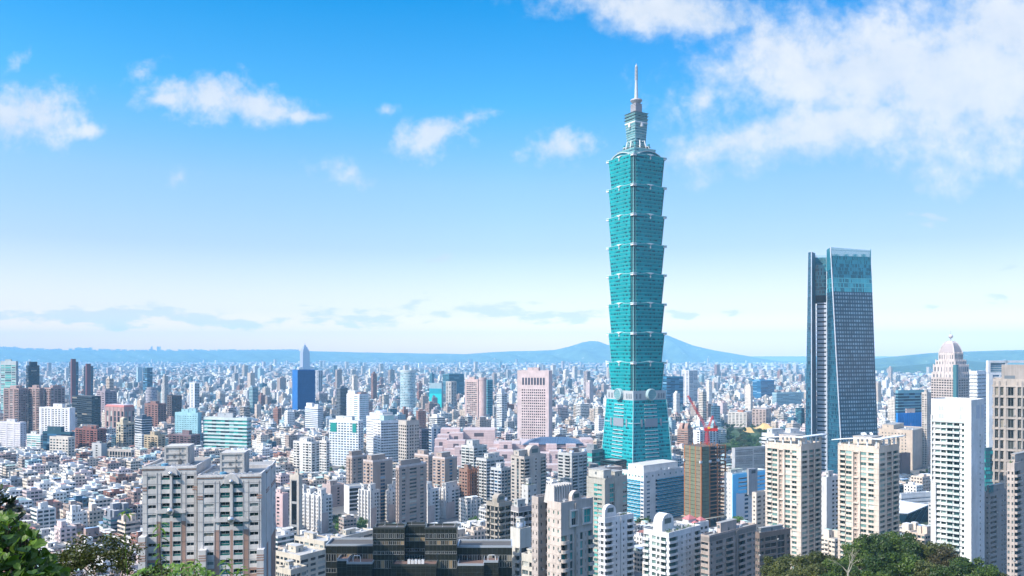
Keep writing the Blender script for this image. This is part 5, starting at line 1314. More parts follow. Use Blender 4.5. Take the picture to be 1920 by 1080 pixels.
T(AT, "grey white tower with leafy rooftop, below the pink stepped building", "apartment tower", 865, 888, 913, 838, 900, 46, (.53, .53, .51), 'xbx', 'bxb', APS, "the leafy-roofed grey tower", 895, (('garden', .1, .9, .1, .9), ('hut', .2, .7, .3, .8, 6)), gl="grey")
T(AT, "grey white apartment slab with dark right side, left of the tan stepped tower", "apartment tower", 893, 912, 945, 862, 840, 46, (.54, .53, .52), 'bxbx', 'xbxb', APS, "the grey white slab", 930, (HUT, HUT3, ('garden', .1, .5, .1, .5)), gl="grey")
# ---- pink exhibition complex
PK = (.60, .47, .46)
def ziggurat(lab, cat, ref, blocks, D, px, yb):
    r = thing("exhibition_hall", lab, cat, (wx(px, D), D, 0)); m = MB(); hs = []
    for (pl, pr, pt, d, dep) in blocks:
        x0, x1, H = wx(pl, d) - wx(px, D), wx(pr, d) - wx(px, D), wz(pt, d); y = d - D
        b = MB(); b.box(x0, x1, y, y + dep, 0, H, 0, 1)
        k = 0; zz = H - 2.4
        while zz > max(3, H - 30): b.obox((x0, y, 0), (1, 0, 0), (0, -1, 0), 0, x1 - x0, -.05, .1, zz, zz + 1.1, 2); zz -= 3.2; k += 1
        if x1 - x0 > 14: b.obox((x0, y, 0), (1, 0, 0), (0, -1, 0), (x1 - x0) * .35, (x1 - x0) * .65, -.05, .14, H - 9, H - 4, 3)
        b.build("stepped_volume", [paint(PK), flat((.48, .40, .39), .85), flat((.54, .40, .40), .8), flat((.10, .085, .10))], r)
        FOOT.append((wx((pl + pr) / 2, d), d + dep / 2, max(x1 - x0, dep) * .6))
    hero(min(b[0] for b in blocks), max(b[1] for b in blocks), D, yb, ref, min(b[2] for b in blocks))
ziggurat("pink stepped building like stacked cubes, left of the pink office tower", "exhibition hall", "the pink stepped building", [(868, 928, 806, 1105, 40), (826, 862, 804, 1090, 22), (820, 842, 815, 1070, 14), (842, 868, 812, 1075, 16), (815, 838, 823, 1050, 14), (838, 872, 826, 1045, 14), (814, 830, 838, 1030, 12), (832, 852, 842, 1025, 10), (852, 880, 838, 1022, 14)], 1025, 845, 868)
ziggurat("long pink stepped hall under the blue hipped roof, left of the jade tower", "exhibition hall", "the long pink stepped hall", [(975, 1112, 834, 1060, 80), (925, 975, 832, 1060, 40), (936, 960, 828, 1048, 12), (992, 1010, 832, 1052, 10), (1024, 1044, 833, 1050, 10), (1062, 1080, 833, 1050, 10), (1090, 1112, 824, 1080, 30), (930, 962, 846, 1020, 20), (962, 1030, 850, 1028, 20), (1030, 1062, 846, 1030, 18), (916, 932, 842, 1035, 18), (940, 985, 868, 985, 16), (1010, 1048, 872, 985, 16), (1062, 1085, 852, 1025, 14)], 1030, 1020, 885)
def hip_roof():
    D = 1058; r = [o for o in bpy.data.objects if o.get("label", "").startswith("long pink stepped hall")][0]; ox = wx(1020, 1030)
    m = MB(); P = lambda px, py, d: (wx(px, d) - ox, d - 1030, wz(py, d))
    a, b, c, d_ = P(979, 834, 1056), P(1093, 832, 1058), P(1093, 826, 1140), P(985, 826, 1140); e, f = P(1014, 819, 1090), P(1064, 819, 1092)
    m.face([a, b, f, e], 0); m.face([b, c, f], 0); m.face([c, d_, e, f], 0); m.face([d_, a, e], 0)
    for k in range(24):
        t = (k + .5) / 24; p = Vector(a).lerp(Vector(b), t); q = Vector(e).lerp(Vector(f), min(1, max(0, (t - .3) / .4)))
        m.tube([p + Vector((0, -.1, .2)), q + Vector((0, -.1, .2))], [.22, .22], 4, 1)
    m.build("hipped_roof", [flat((.07, .12, .20), .4, "blue_metal_roof"), flat((.12, .19, .30), .4)], r)
hip_roof()
# ---- pink office tower with square window grid
r, Wr, Wl, H = T(OT, "tall pink office tower with a regular grid of small square windows and dark top openings", "office tower", 970, 1029, 1035.5, 696, 1250, 76, (.62, .50, .49), [('.', 2.0)] + [('w', 1.0)] * 12 + [('.', 1.6)], [('.', 1)], {'fh': 4.1, 'top': 27, 'rec': .9, 'par': .8}, "the pink office tower", 820, (('hut', .2, .7, .35, .7, 5), ('mast', .5, .5, 6)), gl="dark", roofc=flat((.3, .24, .24)))
m = MB()
for k in range(8): m.obox((0, Wl, 0), (0, -1, 0), (-1, 0, 0), Wl * (.155 + .094 * k), Wl * (.155 + .094 * k + .06), -.05, .12, H - 21, H - 10, 0)
m.build("top_opening", [flat((.05, .06, .09), .3)], r)
# ---- others, left to right
T(OT, "grey framed tower with a dark green glass centre at the far left edge", "office tower", 1, 30, 34, 678, 1900, 62, (.36, .40, .41), [('x', .9), ('g', 1.2), ('x', .9)], '..', dict(OF, top=8), "the green-centred grey tower", 728, (HUT, ('mast', .3, .4, 8)), gl="teal")
T(OT, "black blue glass tower with a smaller dark crown, second tower from the left edge", "office tower", 49, 53, 74, 686, 1900, 45, (.012, .028, .05), 'gg', 'gggg', OF, "the black blue glass tower", 728, (('hut', .2, .85, .2, .8, 9, (.03, .035, .045)),), gl="dark")
for (pl, pc, pr, pt, lab, ref, m0) in ((129, 135, 147, 679, "dark slate tower with a red brown middle stripe, left one of the striped pair", "the left striped slate tower", 673), (157, 163, 175, 687, "dark slate tower with a red brown middle stripe, right one of the striped pair", "the right striped slate tower", 682)):
    r, Wr, Wl, H = T(OT, lab, "office tower", pl, pc, pr, pt, 2300, 40, (.10, .125, .155), 'xx', 'xxx', OF, ref, 732, (), gl="blue", group="pair of striped slate towers")
    m = MB(); m.box(-.8, Wr * .6, -.8, Wl * .35, 0, wz(m0, 2300), 0, 0); m.build("red_stripe", [paint((.16, .055, .055))], r)
for (pl, pc, pr, pt, lab, ref) in ((7, 35, 52, 729, "pinkish brown tower slab, leftmost of three in a row", "the leftmost pinkish brown slab"), (53, 74, 82, 728, "pinkish brown tower slab, middle of three in a row", "the middle pinkish brown slab"), (83, 95, 122, 728, "pinkish brown tower slab with a cream side, right of three in a row", "the right pinkish brown slab")):
    T(AT, lab, "apartment tower", pl, pc, pr, pt, 1500, 58, (.36, .255, .235), 'bwb', 'wwbw', APS, ref, 768, (HUT, HUT3), gl="grey", group="row of pinkish brown slabs")
T(AB, "wide white block with dark windows between white fins, below the pinkish brown slabs", "apartment building", 74, 131, 141, 766, 1420, 66, (.66, .66, .68), [('p', .6), ('w', 1), ('w', 1), ('w', 1), ('p', .3), ('w', 1), ('w', 1), ('w', 1), ('p', .3), ('w', 1), ('w', 1), ('p', .6)], '..', AP, "the wide white finned block", 792, (('hut', .3, .8, .3, .6, 7),), gl="dark")
T(OT, "broad very dark blue office slab behind the white finned block", "office building", 135, 172, 189, 744, 1600, 55, (.022, .032, .05), 'gggg', 'ggg', OF, "the broad dark blue slab", 778, (), gl="dark")
T(AT, "mauve grey block with a darker right half, right of the dark blue slab", "office building", 181, 197, 219, 734, 1750, 45, (.30, .245, .27), 'ww', 'xxx', OFS, "the mauve grey block", 770, (HUT,), gl="dark")
r, Wr, Wl, H = T("hotel", "reddish hotel with tall arched bays and a rounded red roof edge", "hotel", 197, 232, 252, 764, 1480, 58, (.40, .27, .25), [('p', .4), ('t', .8)] * 5, [('p', .4), ('t', .8)] * 3, dict(OF, fh=10, top=7), "the reddish arched hotel", 798, (), gl="grey", second=(.35, .12, .11))
m = MB(); m.prism([(-.5, -.5), (Wr + .5, -.5), (Wr + .5, Wl + .5), (-.5, Wl + .5)], [(2, 2), (Wr - 2, 2), (Wr - 2, Wl - 2), (2, Wl - 2)], H + .2, H + 4, 0, 1); m.build("mansard", [flat((.42, .15, .13)), flat((.6, .5, .5))], r)
T(AB, "brick brown office with brown flank, right of the reddish hotel", "office building", 271, 296, 312, 758, 1500, 55, (.23, .125, .11), 'wwww', 'www', OF, "the brick brown office", 792, (HUT,), gl="dark")
r = thing("office_tower", "round pale mauve cylinder tower above the brick brown office", "office tower", (wx(284, 1900), 1900, 0)); m = MB(); m.cyl(0, 0, 12.5, 12.5, 0, wz(730, 1900), 24, 0, True, 3.6); m.build("wall", [curtain("mauve_cyl", (.40, .37, .40), (.2, .2, .24), (.06, .07, .1), (.45, .42, .45), 2.5, .5, .5, .08)], r, False); m = MB(); m.cyl(0, 0, 10, 10, wz(730, 1900), wz(726, 1900), 20, 0); m.build("roof_drum", [paint((.3, .28, .3))], r); hero(274, 295, 1900, 757, "the round mauve tower", 726); FOOT.append((wx(284, 1900), 1900, 16))
T(AB, "very dark brown block with stepped sides, below the tall white-edged slab", "office building", 313, 322, 341, 743, 1650, 45, (.10, .075, .075), 'ww', 'wwww', OF, "the very dark brown block", 778, (), gl="dark")
T(OT, "tall slab with a white lit side and dark side, above the cyan patterned office", "office tower", 355, 365, 374, 718, 2000, 50, (.58, .60, .63), '.w.', 'xx', OF, "the white-edged tall slab", 755, (), gl="dark")
T(OT, "dark teal slab tower rising alone above the far rooftops", "office tower", 268, 276, 286, 690, 2800, 45, (.035, .12, .17), 'gg', 'gg', OF, "the lone dark teal slab", 724, (), gl="blue")
r, Wr, Wl, H = T("office_building", "pale cyan office with a scattered vertical window pattern", "office building", 328, 371, 378, 775, 1350, 70, (.30, .52, .58), [('s', 1)] * 14, '..', {'fh': 3.4, 'top': 4, 'rec': .4}, "the cyan patterned office", 815, (('hut', .05, .5, .1, .4, 8), ('hut', .5, .9, .5, .8, 6)), gl="dark")
T("office_building", "wide teal glass office with white horizontal floor lines", "office building", 381, 463, 471, 785, 1330, 72, (.50, .58, .58), [('g', 1)] * 10, 'gg', {'fh': 6.0, 'top': 2, 'rec': .5, 'slab': .9, 'slabh': 1.3}, "the wide teal office with white lines", 840, (('hut', .3, .6, .35, .7, 8, (.42, .45, .48)), ('hut', .7, .9, .4, .7, 5)), gl="teal")
T(AB, "dark mauve brown block below the cyan patterned office", "apartment building", 316, 358, 376, 817, 1200, 62, (.17, .115, .125), 'wbwbwb', 'ww', APS, "the dark mauve brown block", 835, (('hut', .5, .8, .3, .6, 6),), gl="dark")
T(AB, "white and mauve balconied slab with brown right side at the left edge", "apartment tower", 0, 38, 49, 793, 1230, 66, (.60, .585, .62), [('h', 1), ('p', .2), ('h', 1), ('p', .2), ('h', 1)], 'ww', dict(APS, slab=.4, slabh=1.2), "the white balconied slab at the left edge", 838, (HUT,), gl="grey", second=(.55, .53, .58))
T(OT, "L-shaped dark teal office, behind the cream gridded block", "office building", 80, 132, 140, 812, 1190, 70, (.02, .075, .11), 'gggggg', 'gg', OF, "the dark teal office", 842, (('hut', .1, .9, .35, .85, 8, (.02, .07, .1)),), gl="blue")
T(AB, "cream block with a small window grid, in front of the dark teal office", "office building", 93, 128, 140, 821, 1130, 68, (.58, .53, .47), 'wwwwww', 'ww', OF, "the cream gridded block", 845, (), gl="grey", second=(.25, .17, .14))
T(AB, "white hotel block with fine horizontal lines, left of the dark teal office", "hotel", 50, 76, 80, 816, 1180, 66, (.60, .60, .60), 'hhh', 'h', APS, "the lined white hotel block", 838, (HUT,), gl="teal")
T(AB, "red brick apartments with pyramid roof caps, right of the cream gridded block", "apartment building", 141, 182, 199, 806, 1210, 62, (.235, .10, .085), 'wbwwbw', 'wbw', APS, "the red brick apartments", 838, (HUT2, HUT3), gl="dark")
T(AB, "yellowish stone tower with dark glassy right side, right of the red brick apartments", "office building", 218, 231, 252, 794, 1240, 48, (.48, .42, .31), 'wtw', 'gtgt', OF, "the yellowish stone tower", 836, (('vault', .1, .6, .2, .6, 5),), gl="grey")
T(AB, "dark blue stepped office with white balconies bands", "office building", 253, 266, 285, 784, 1300, 45, (.07, .095, .135), 'gg', 'ggg', dict(OFS, slabm=1), "the dark stepped banded office", 812, (HUT,), gl="dark", second=(.5, .52, .55))
T(AB, "small white block, left of the tan duo", "apartment building", 253, 266, 270, 815, 1180, 60, (.60, .60, .60), 'hh', 'h', AP, "the small white block left of the tan duo", 840, (), gl="grey")
T(AB, "tan yellow double block with stepped top below the dark banded office", "apartment building", 270, 296, 310, 818, 1190, 60, (.46, .37, .25), 'wwbw', 'ww', AP, "the tan yellow double block", 838, (('hut', .1, .9, .3, .6, 6),), gl="dark")
T(AB, "grey concrete block with blank panels above the low school roof", "apartment building", 172, 190, 200, 833, 1120, 58, (.42, .42, .42), '.w.', '..', AP, "the grey concrete block", 856, (('hut', .2, .6, .3, .6, 3),), gl="dark")
T("school_building", "long low school hall with a pale green roof at the edge of the low houses", "school building", 200, 246, 252, 845, 1110, 70, (.48, .42, .38), [('t', 1)] * 9, 'w', dict(AP, fh=6, top=2), "the green-roofed school hall", 858, (), gl="dark", roofc=flat((.36, .52, .46), .6, "green_metal_roof"))
# blue netted tower and neighbours
r, Wr, Wl, H = T("office_tower", "tower wrapped in deep blue construction netting", "building under construction", 548, 558, 591, 694, 2100, 38, (.02, .14, .42), '..', '..', dict(OF, top=1), "the blue netted tower", 770, (('clutter', 4),), gl="blue", second=(.02, .1, .3))
m = MB()
for k in range(18): m.obox((0, 0, 0), (1, 0, 0), (0, -1, 0), Wr * k / 18, Wr * (k + .55) / 18, -.05, .35, 0, H - 1, 0)
for k in range(28): m.obox((0, 0, 0), (1, 0, 0), (0, -1, 0), 0, Wr, .3, .5, H * k / 28, H * k / 28 + .4, 0)
m.build("netting", [flat((.008, .05, .17), .7, "blue_net")], r)
T(OT, "grey tower with narrow windows, behind the blue netted tower's right edge", "office tower", 589, 597, 605, 695, 2700, 45, (.36, .38, .43), 'ww', 'ww', OF, "the grey tower behind the blue netting", 735, (), gl="grey")
T(OT, "white stepped tower with wide horizontal window bands, below the blue netted tower", "office tower", 572, 596, 606, 764, 1650, 58, (.70, .71, .73), 'ggg', 'gg', OFS, "the white banded tower", 806, (('hut', .1, .5, .5, .95, 8), ('hut', .1, .5, .05, .3, 6)), gl="blue")
T(AT, "dark slate tower with close balcony lines, right of the blue netted tower", "apartment tower", 631, 638, 652, 728, 1800, 40, (.14, .16, .19), 'hh', 'hhh', dict(AP, slab=.4), "the dark lined slate tower", 775, (HUT,), gl="dark", second=(.4, .42, .45))
T(OT, "white tower with green glass strips and rounded balcony side", "office tower", 650, 674, 691, 740, 1600, 52, (.72, .74, .75), [('.', .7), ('h', .8), ('p', .4), ('g', 1.0), ('p', .4)], [('h', 1)] * 3, dict(OF, slab=.7, slabh=1.4), "the white tower with green glass strips", 790, (('hut', .05, .6, .4, .95, 7), ('hut', .3, .9, .1, .4, 4, (.35, .22, .2))), gl="teal")
r, Wr, Wl, H = T("office_building", "big white office with a square window grid and teal arched corner glass", "office building", 617, 672, 681, 790, 1150, 66, (.66, .70, .72), [('w', 1)] * 10, [('w', 1)] * 2, {'fh': 3.6, 'top': 2.5, 'rec': .35}, "the big white gridded office", 875, (('hut', .2, .8, .25, .8, 6), ('mast', .5, .5, 4)), gl="blue")
m = MB()
for (u0, u1) in ((.05, .26), (.80, .93)): m.obox((0, Wl, 0), (0, -1, 0), (-1, 0, 0), u0 * Wl, u1 * Wl, -.05, .5, H - 16, H - 3, 0); m.obox((0, Wl, 0), (0, -1, 0), (-1, 0, 0), u0 * Wl - .4, u1 * Wl + .4, -.05, .8, H - 3, H - 1.6, 1)
m.build("corner_glass", [flat((.02, .25, .23), .2, "teal_glass"), paint((.66, .70, .72))], r)
T(OT, "white terraced office with a green glass drum on its roof", "office building", 687, 722, 746, 783, 1230, 52, (.68, .69, .70), [('h', 1)] * 4, [('h', 1)] * 3, OFS, "the white office with green drum", 800, (('tank', .55, .6, 10, 8), ('hut', .1, .9, .2, .9, 6)), gl="grey")
T(OT, "white office with grey window bands and green glass foot, before the drum-roofed office", "office building", 700, 714, 747, 790, 1170, 34, (.66, .67, .69), 'hw', [('p', .1)] + [('x', 1)] * 7, dict(OFS, slab=.5), "the white office with green foot", 862, (('hut', .3, .9, .3, .9, 7, (.45, .62, .62)),), gl="dark")
T(OT, "cream and mauve office with gabled stone fronts, right of the white green-footed office", "office building", 747, 762, 786, 790, 1130, 42, (.47, .42, .375), 'wwww', [('w', 1), ('.', .3), ('w', 1), ('w', 1), ('p', .3), ('w', 1), ('w', 1)], dict(OF, fh=4.4, top=5), "the gabled cream and mauve office", 868, (('vault', .3, .8, .0, .4, 2),), gl="dark")
T(OT, "dark purple grey office, right of the gabled office", "office building", 783, 790, 805, 806, 1200, 36, (.13, .125, .17), 'ww', 'xxx', OF, "the dark purple office", 845, (), gl="dark", roofc=flat((.2, .35, .28)))
T(OT, "blue glass and white finned office, left of the pink stepped building", "office building", 804, 809, 826, 802, 1180, 34, (.55, .58, .62), 'g', 'pgpg', OF, "the blue glass and white finned office", 838, (HUT,), gl="blue")
# cylinder tower
r = thing("office_tower", "pale round glass cylinder tower standing above the middle rooftops", "office tower", (wx(764.5, 2100), 2100, 0)); m = MB(); m.cyl(0, 0, 19.3, 19.3, 0, wz(697, 2100), 32, 0, True, 4.0)
m.build("wall", [curtain("cyl_glass", (.44, .52, .53), (.20, .34, .38), (.09, .18, .22), (.60, .66, .66), 3.2, .55, .25, .12, .2)], r); m = MB(); m.cyl(0, 0, 19.8, 19.8, wz(697, 2100), wz(694, 2100), 32, 0); m.build("roof_rim", [paint((.5, .55, .55))], r); hero(749, 780, 2100, 765, "the glass cylinder tower", 694); FOOT.append((wx(764.5, 2100), 2100, 26))
# rosy pair
T(OT, "rosy beige tower with a window grid front, left half of the rosy pair", "office tower", 872, 896, 900, 712, 1700, 66, (.56, .42, .39), [('.', .8)] + [('x', 1)] * 6 + [('.', .6)], '.', {'fh': 4, 'top': 5, 'rec': .4}, "the rosy beige tower", 780, (('hut', .2, .8, .3, .7, 5),), gl="grey")
r = thing("office_tower", "smooth rosy half-round tower, right half of the rosy pair", "office tower", (wx(905, 1690), 1690, 0)); m = MB(); m.cyl(0, 0, 7.8, 7.8, 0, wz(708, 1690), 28, 0, True); m.build("wall", [paint((.52, .39, .37))], r, False); m = MB(); m.cyl(0, 0, 8.3, 8.3, wz(713, 1690), wz(712, 1690), 28, 0); m.build("roof_band", [paint((.4, .3, .3))], r); hero(896, 913, 1690, 783, "the rosy half-round tower", 708); FOOT.append((wx(905, 1690), 1690, 12))
T(OT, "cyan glass slab at the right of the rosy half-round tower", "office tower", 908, 914, 924, 713, 1780, 40, (.12, .33, .38), 'gg', 'gg', OFS, "the cyan glass slab", 775, (), gl="blue")
T(AT, "white slender apartment tower with stepped top, left of the pink office tower", "apartment tower", 931, 941, 951, 738, 1500, 48, (.63, .64, .66), 'hh', 'hh', APS, "the slender white apartment tower", 765, (('hut', .1, .7, .2, .8, 8),), gl="grey")
r, Wr, Wl, H = T("office_building", "office covered by a bright turquoise screen", "office building", 805, 828, 831, 719, 2250, 70, (.30, .40, .44), '..', '..', dict(OF, top=1), "the turquoise screened office", 744, (), gl="teal"); m = MB(); m.obox((0, Wl, 0), (0, -1, 0), (-1, 0, 0), 0, Wl, -.05, .6, 12, H - 14, 0); m.obox((0, Wl, 0), (0, -1, 0), (-1, 0, 0), 0, Wl, .6, .7, H - 28, H - 14, 1); m.build("screen", [flat((.01, .50, .52), .5, "turquoise_screen"), flat((.01, .30, .40), .5, "turquoise_screen")], r)
T(OT, "dark green and navy stepped office beyond the turquoise screened office", "office building", 830, 842, 870, 702, 2600, 40, (.06, .17, .22), 'gg', 'ggg', OFS, "the dark green stepped office", 725, (), gl="blue")
T(AT, "beige tower with dark windows below the dark green stepped office", "apartment tower", 836, 846, 856, 716, 2200, 45, (.46, .42, .39), 'ww', 'ww', OF, "the beige tower by the turquoise screen", 745, (), gl="dark")
T("office_building", "blue glass mall block right behind the jade tower", "office building", 1235, 1250, 1281, 707, 2100, 30, (.02, .20, .34), 'gg', 'gggg', OF, "the blue glass mall block", 727, (), gl="blue")
T("office_building", "white slab with striped side at the jade tower's right, beyond the blue mall", "office building", 1278, 1292, 1308, 695, 2400, 40, (.6, .6, .63), 'ww', 'hh', OF, "the white slab behind the blue mall", 712, (), gl="grey")
T(AT, "brick apartments with two arched red roof caps, above the steel frame tower", "apartment building", 1270, 1290, 1299, 806, 1250, 58, (.40, .25, .20), 'hhh', 'w', APS, "the brick apartments with arched caps", 832, (('vault', .1, .9, .1, .4, 2), ('vault', .1, .9, .6, .9, 2)), gl="grey")
T(AT, "white and dark striped apartments behind the red crane mast", "apartment building", 1300, 1312, 1347, 808, 1200, 34, (.66, .67, .70), '.w', [('p', .4), ('x', .8)] * 6, AP, "the striped apartments behind the crane", 838, (('hut', .3, .6, .3, .7, 4), ('tank', .15, .6, 2, 3)), gl="dark")
T(OT, "blue glass pair of slabs far behind the construction crane", "office tower", 1411, 1427, 1452, 714, 2700, 45, (.03, .22, .46), 'gg', 'gg', OF, "the far blue glass slabs", 742, (('hut', .0, .4, .2, .8, 5, (.2, .4, .6)),), gl="blue")
T("office_building", "pale teal office with floor bands, right of the far blue glass slabs", "office building", 1448, 1456, 1502, 737, 2300, 28, (.36, .50, .54), 'gg', 'gggg', OFS, "the pale teal banded office", 758, (), gl="blue")
T(AB, "pink brown apartment block with dark right side, above the yellow roofed hall", "apartment building", 1410, 1436, 1446, 768, 1750, 60, (.46, .35, .31), 'wwww', 'ww', AP, "the pink brown block above the yellow roofs", 795, (), gl="dark")
T(AB, "white cream slab with a blue stripe, above the park trees", "apartment building", 1365, 1400, 1412, 774, 1780, 62, (.60, .55, .50), 'wwwww', 'ww', AP, "the cream slab above the park", 795, (('hut', .3, .6, .3, .6, 4, (.5, .2, .12)),), gl="grey")
# yellow roofed memorial hall
def yellow_hall():
    D = 1650; r = thing("memorial_hall", "memorial hall with sweeping yellow roofs and red brown columns beside the park", "hall", (wx(1425, D), D, 0)); hero(1392, 1457, D, 825, "the yellow roofed hall", 797); FOOT.append((wx(1425, D), D + 15, 45))
    YE = flat((.62, .42, .17), .6, "yellow_tile"); 
    b = MB(); b.box(-24, 30, 3, 45, 0, wz(812, D)); b.build("wall", [paint((.45, .36, .30))], r)
    c = MB()
    for k in range(8): c.cyl(-30 + 3.6 * k, 0, .8, .8, 0, wz(815, D), 8)
    c.build("colonnade", [paint((.22, .09, .07))], r)
    def roof(x0, x1, y0, y1, z0, z1, ins):
        m = MB(); n = 6; prev = None
        for k in range(n + 1):
            t = k / n; s = t ** .6; z = z0 + (z1 - z0) * t ** 1.6
            q = [(x0 + ins * s, y0 + ins * s), (x1 - ins * s, y0 + ins * s), (x1 - ins * s, y1 - ins * s), (x0 + ins * s, y1 - ins * s)]
            if prev: m.prism(prev[0], q, prev[1], z, 0, 0 if k == n else None)
            prev = (q, z)
        m.build("roof", [YE], r)
    roof(-38, 0, -6, 38, wz(816, D), wz(803, D), 15); roof(-2, 38, 0, 50, wz(806, D), wz(796, D), 17)
yellow_hall()
# dome-like stepped stone tower
def stepped_stone():
    D = 1250; yaw = 34; pl, pc, pr = 1745.5, 1793, 1820; xc, Wr, Wl = frame_of(pl, pc, pr, D, yaw)
    st = {'fh': 3.9, 'top': 1.2, 'rec': .5}
    r, Wr, Wl, H = T("office_tower", "stepped beige stone tower with a domed ribbed crown and ball spire", "office tower", pl, pc, pr, 710, D, yaw, (.45, .38, .345), [('w', 1)] * 9 + [('g', .7)], [('w', 1)] * 6, st, "the domed stone tower", 800, (), gl="dark", second=(.3, .35, .38))
    cx, cy = Wr / 2, Wl / 2; W2 = paint((.56, .49, .46)); DKR = flat((.36, .31, .31), .6)
    def tier(name, f, pa, pb, ft=None, m=W2, slots=True):
        ft = ft or f; z0, z1 = wz(pa, D), wz(pb, D); a, b = Wr / 2 * f, Wl / 2 * f; a2, b2 = Wr / 2 * ft, Wl / 2 * ft
        t = MB(); t.prism([(cx - a, cy - b), (cx + a, cy - b), (cx + a, cy + b), (cx - a, cy + b)], [(cx - a2, cy - b2), (cx + a2, cy - b2), (cx + a2, cy + b2), (cx - a2, cy + b2)], z0, z1, 0, 0)
        if slots:
            for k in range(7):
                t.box(cx - a * .8 + a * 1.6 * k / 6 - a * .06, cx - a * .8 + a * 1.6 * k / 6 + a * .06, cy - b - .15, cy - b + .1, z0 + (z1 - z0) * .2, z1 - (z1 - z0) * .25, 1); t.box(cx - a - .15, cx - a + .1, cy - b * .8 + b * 1.6 * k / 6 - b * .06, cy - b * .8 + b * 1.6 * k / 6 + b * .06, z0 + (z1 - z0) * .2, z1 - (z1 - z0) * .25, 1)
                t.box(cx - a * .93 + a * 1.86 * k / 6 - a * .05, cx - a * .93 + a * 1.86 * k / 6 + a * .05, cy - b - .5, cy - b + .1, z0, z1 + 1.5, 0); t.box(cx - a - .5, cx - a + .1, cy - b * .93 + b * 1.86 * k / 6 - b * .05, cy - b * .93 + b * 1.86 * k / 6 + b * .05, z0, z1 + 1.5, 0)
        t.build(name, [m, flat((.10, .11, .13), .3)], r)
    tier("setback_tier", .97, 710, 700); tier("setback_tier", .90, 700, 685); tier("setback_tier", .78, 685, 676); tier("setback_tier", .62, 676, 662)
    pr_ = [(662, .60), (655, .52), (649, .44), (643, .32), (639, .16)]
    for (p0, f0), (p1, f1) in zip(pr_[:-1], pr_[1:]): tier("crown_dome", f0, p0, p1, f1, DKR if p0 > 645 else W2, False)
    rb = MB()
    for sx, sy in ((-1, -1), (1, -1), (1, 1), (-1, 1)):
        rb.tube([(cx + sx * Wr / 2 * f, cy + sy * Wl / 2 * f, wz(p, D)) for p, f in pr_], [.9] * 5, 5)
    rb.build("crown_rib", [W2], r)
    s = MB(); z = wz(630, D); R0 = 3.3
    n = 12
    v = [(cx + R0 * math.sin(math.pi * i / 7) * math.cos(6.283 * k / n), cy + R0 * math.sin(math.pi * i / 7) * math.sin(6.283 * k / n), z + R0 * math.cos(math.pi * i / 7)) for i in range(8) for k in range(n)]
    s.mesh(v, [(i * n + k, i * n + (k + 1) % n, (i + 1) * n + (k + 1) % n, (i + 1) * n + k) for i in range(7) for k in range(n)]); s.build("ball", [flat((.5, .47, .47), .4)], r, True)
    s = MB(); s.tube([(cx, cy, wz(640, D)), (cx, cy, wz(627, D))], [.8, .6], 6); s.tube([(cx, cy, wz(627, D)), (cx, cy, wz(616, D))], [.4, .1], 6); s.build("spire", [GREY_M], r)
    g = MB(); g.box(-.4, Wr * .12, -.4, Wl * .12, 0, wz(684, D)); g.build("corner_glass", [flat((.06, .17, .20), .2)], r)
stepped_stone()
T("office_tower", "white tower with curved horizontal balcony bands, right of the domed stone tower", "office tower", 1818, 1832, 1850, 697, 1000, 35, (.62, .65, .68), [('h', 1), ('h', 1)], [('h', 1), ('h', 1)], {'fh': 4.4, 'top': 2, 'rec': .6, 'slab': .8, 'slabh': 1.8}, "the white banded tower right of the dome", 840, (), gl="blue")
r, Wr, Wl, H = T("office_tower", "white framed tower with an open glass crown, behind the framed grey brown tower", "office tower", 1849, 1853, 1925, 700, 900, 14, (.66, .68, .70), '.', [('p', .5), ('x', 1), ('x', 1), ('x', 1), ('x', 1), ('p', .4)], dict(AP, pier=.8), "the white framed tower with open crown", 830, (), gl="blue", depth=22)
m = MB(); zt = wz(676, 900); m.box(0, 3, 0, 3, H, zt); m.box(Wr * .45, Wr * .5, 0, 3, H, zt); m.box(3, Wr, 0, 2.5, zt - 2.5, zt)
m.box(3.5, Wr * .45, 1.5, 2.0, H + .5, zt - 2.6, 1)
for k in range(6): m.box(3.5, Wr * .45, 1.2, 1.6, H + 2 * k, H + 2 * k + .4, 0)
m.build("open_crown", [paint((.66, .68, .70)), flat((.12, .25, .32), .2)], r)
T(OT, "teal blue glass office with pale top frame, left of the domed stone tower", "office tower", 1679, 1684, 1736, 733, 1400, 22, (.14, .32, .40), 'g', 'ggggg', {'fh': 5, 'top': 4, 'rec': .3}, "the teal office left of the dome", 778, (), gl="blue", second=(.4, .45, .5))
T(AB, "narrow cream slab with small windows, immediately left of the domed stone tower", "apartment tower", 1728, 1738, 1746, 737, 1150, 42, (.52, .46, .41), 'ww', 'ss', AP, "the narrow cream slab", 870, (HUT,), gl="grey", second=(.22, .17, .15))
r, Wr, Wl, H = T("office_building", "box shaped building wrapped in bright blue netting, right of the blue skyscraper", "building under construction", 1680, 1684, 1731, 776, 1280, 20, (.015, .20, .58), '.', '.', dict(OF, top=1), "the bright blue netted box", 804, (('hut', .35, .7, .3, .7, 7, (.55, .45, .42)),), gl="blue"); m = MB(); 
for k in range(14): m.obox((0, 0, 0), (1, 0, 0), (0, -1, 0), Wr * k / 14, Wr * (k + .2) / 14, -.05, .3, 2, H, 0)
m.build("netting", [flat((.012, .12, .40), .7, "blue_net")], r)
T("office_building", "large plain beige city office with tiny windows, right of the blue skyscraper", "office building", 1648, 1711, 1737, 808, 1120, 48, (.56, .46, .37), [('.', .6)] + [('s', 1)] * 8 + [('.', 1.6)], [('.', 1)], {'fh': 4.2, 'top': 3, 'rec': .3}, "the plain beige city office", 888, (('hut', .1, .8, .6, .95, 6), ('mast', .6, .3, 8), ('clutter', 6)), gl="grey", roofc=ROOFG)
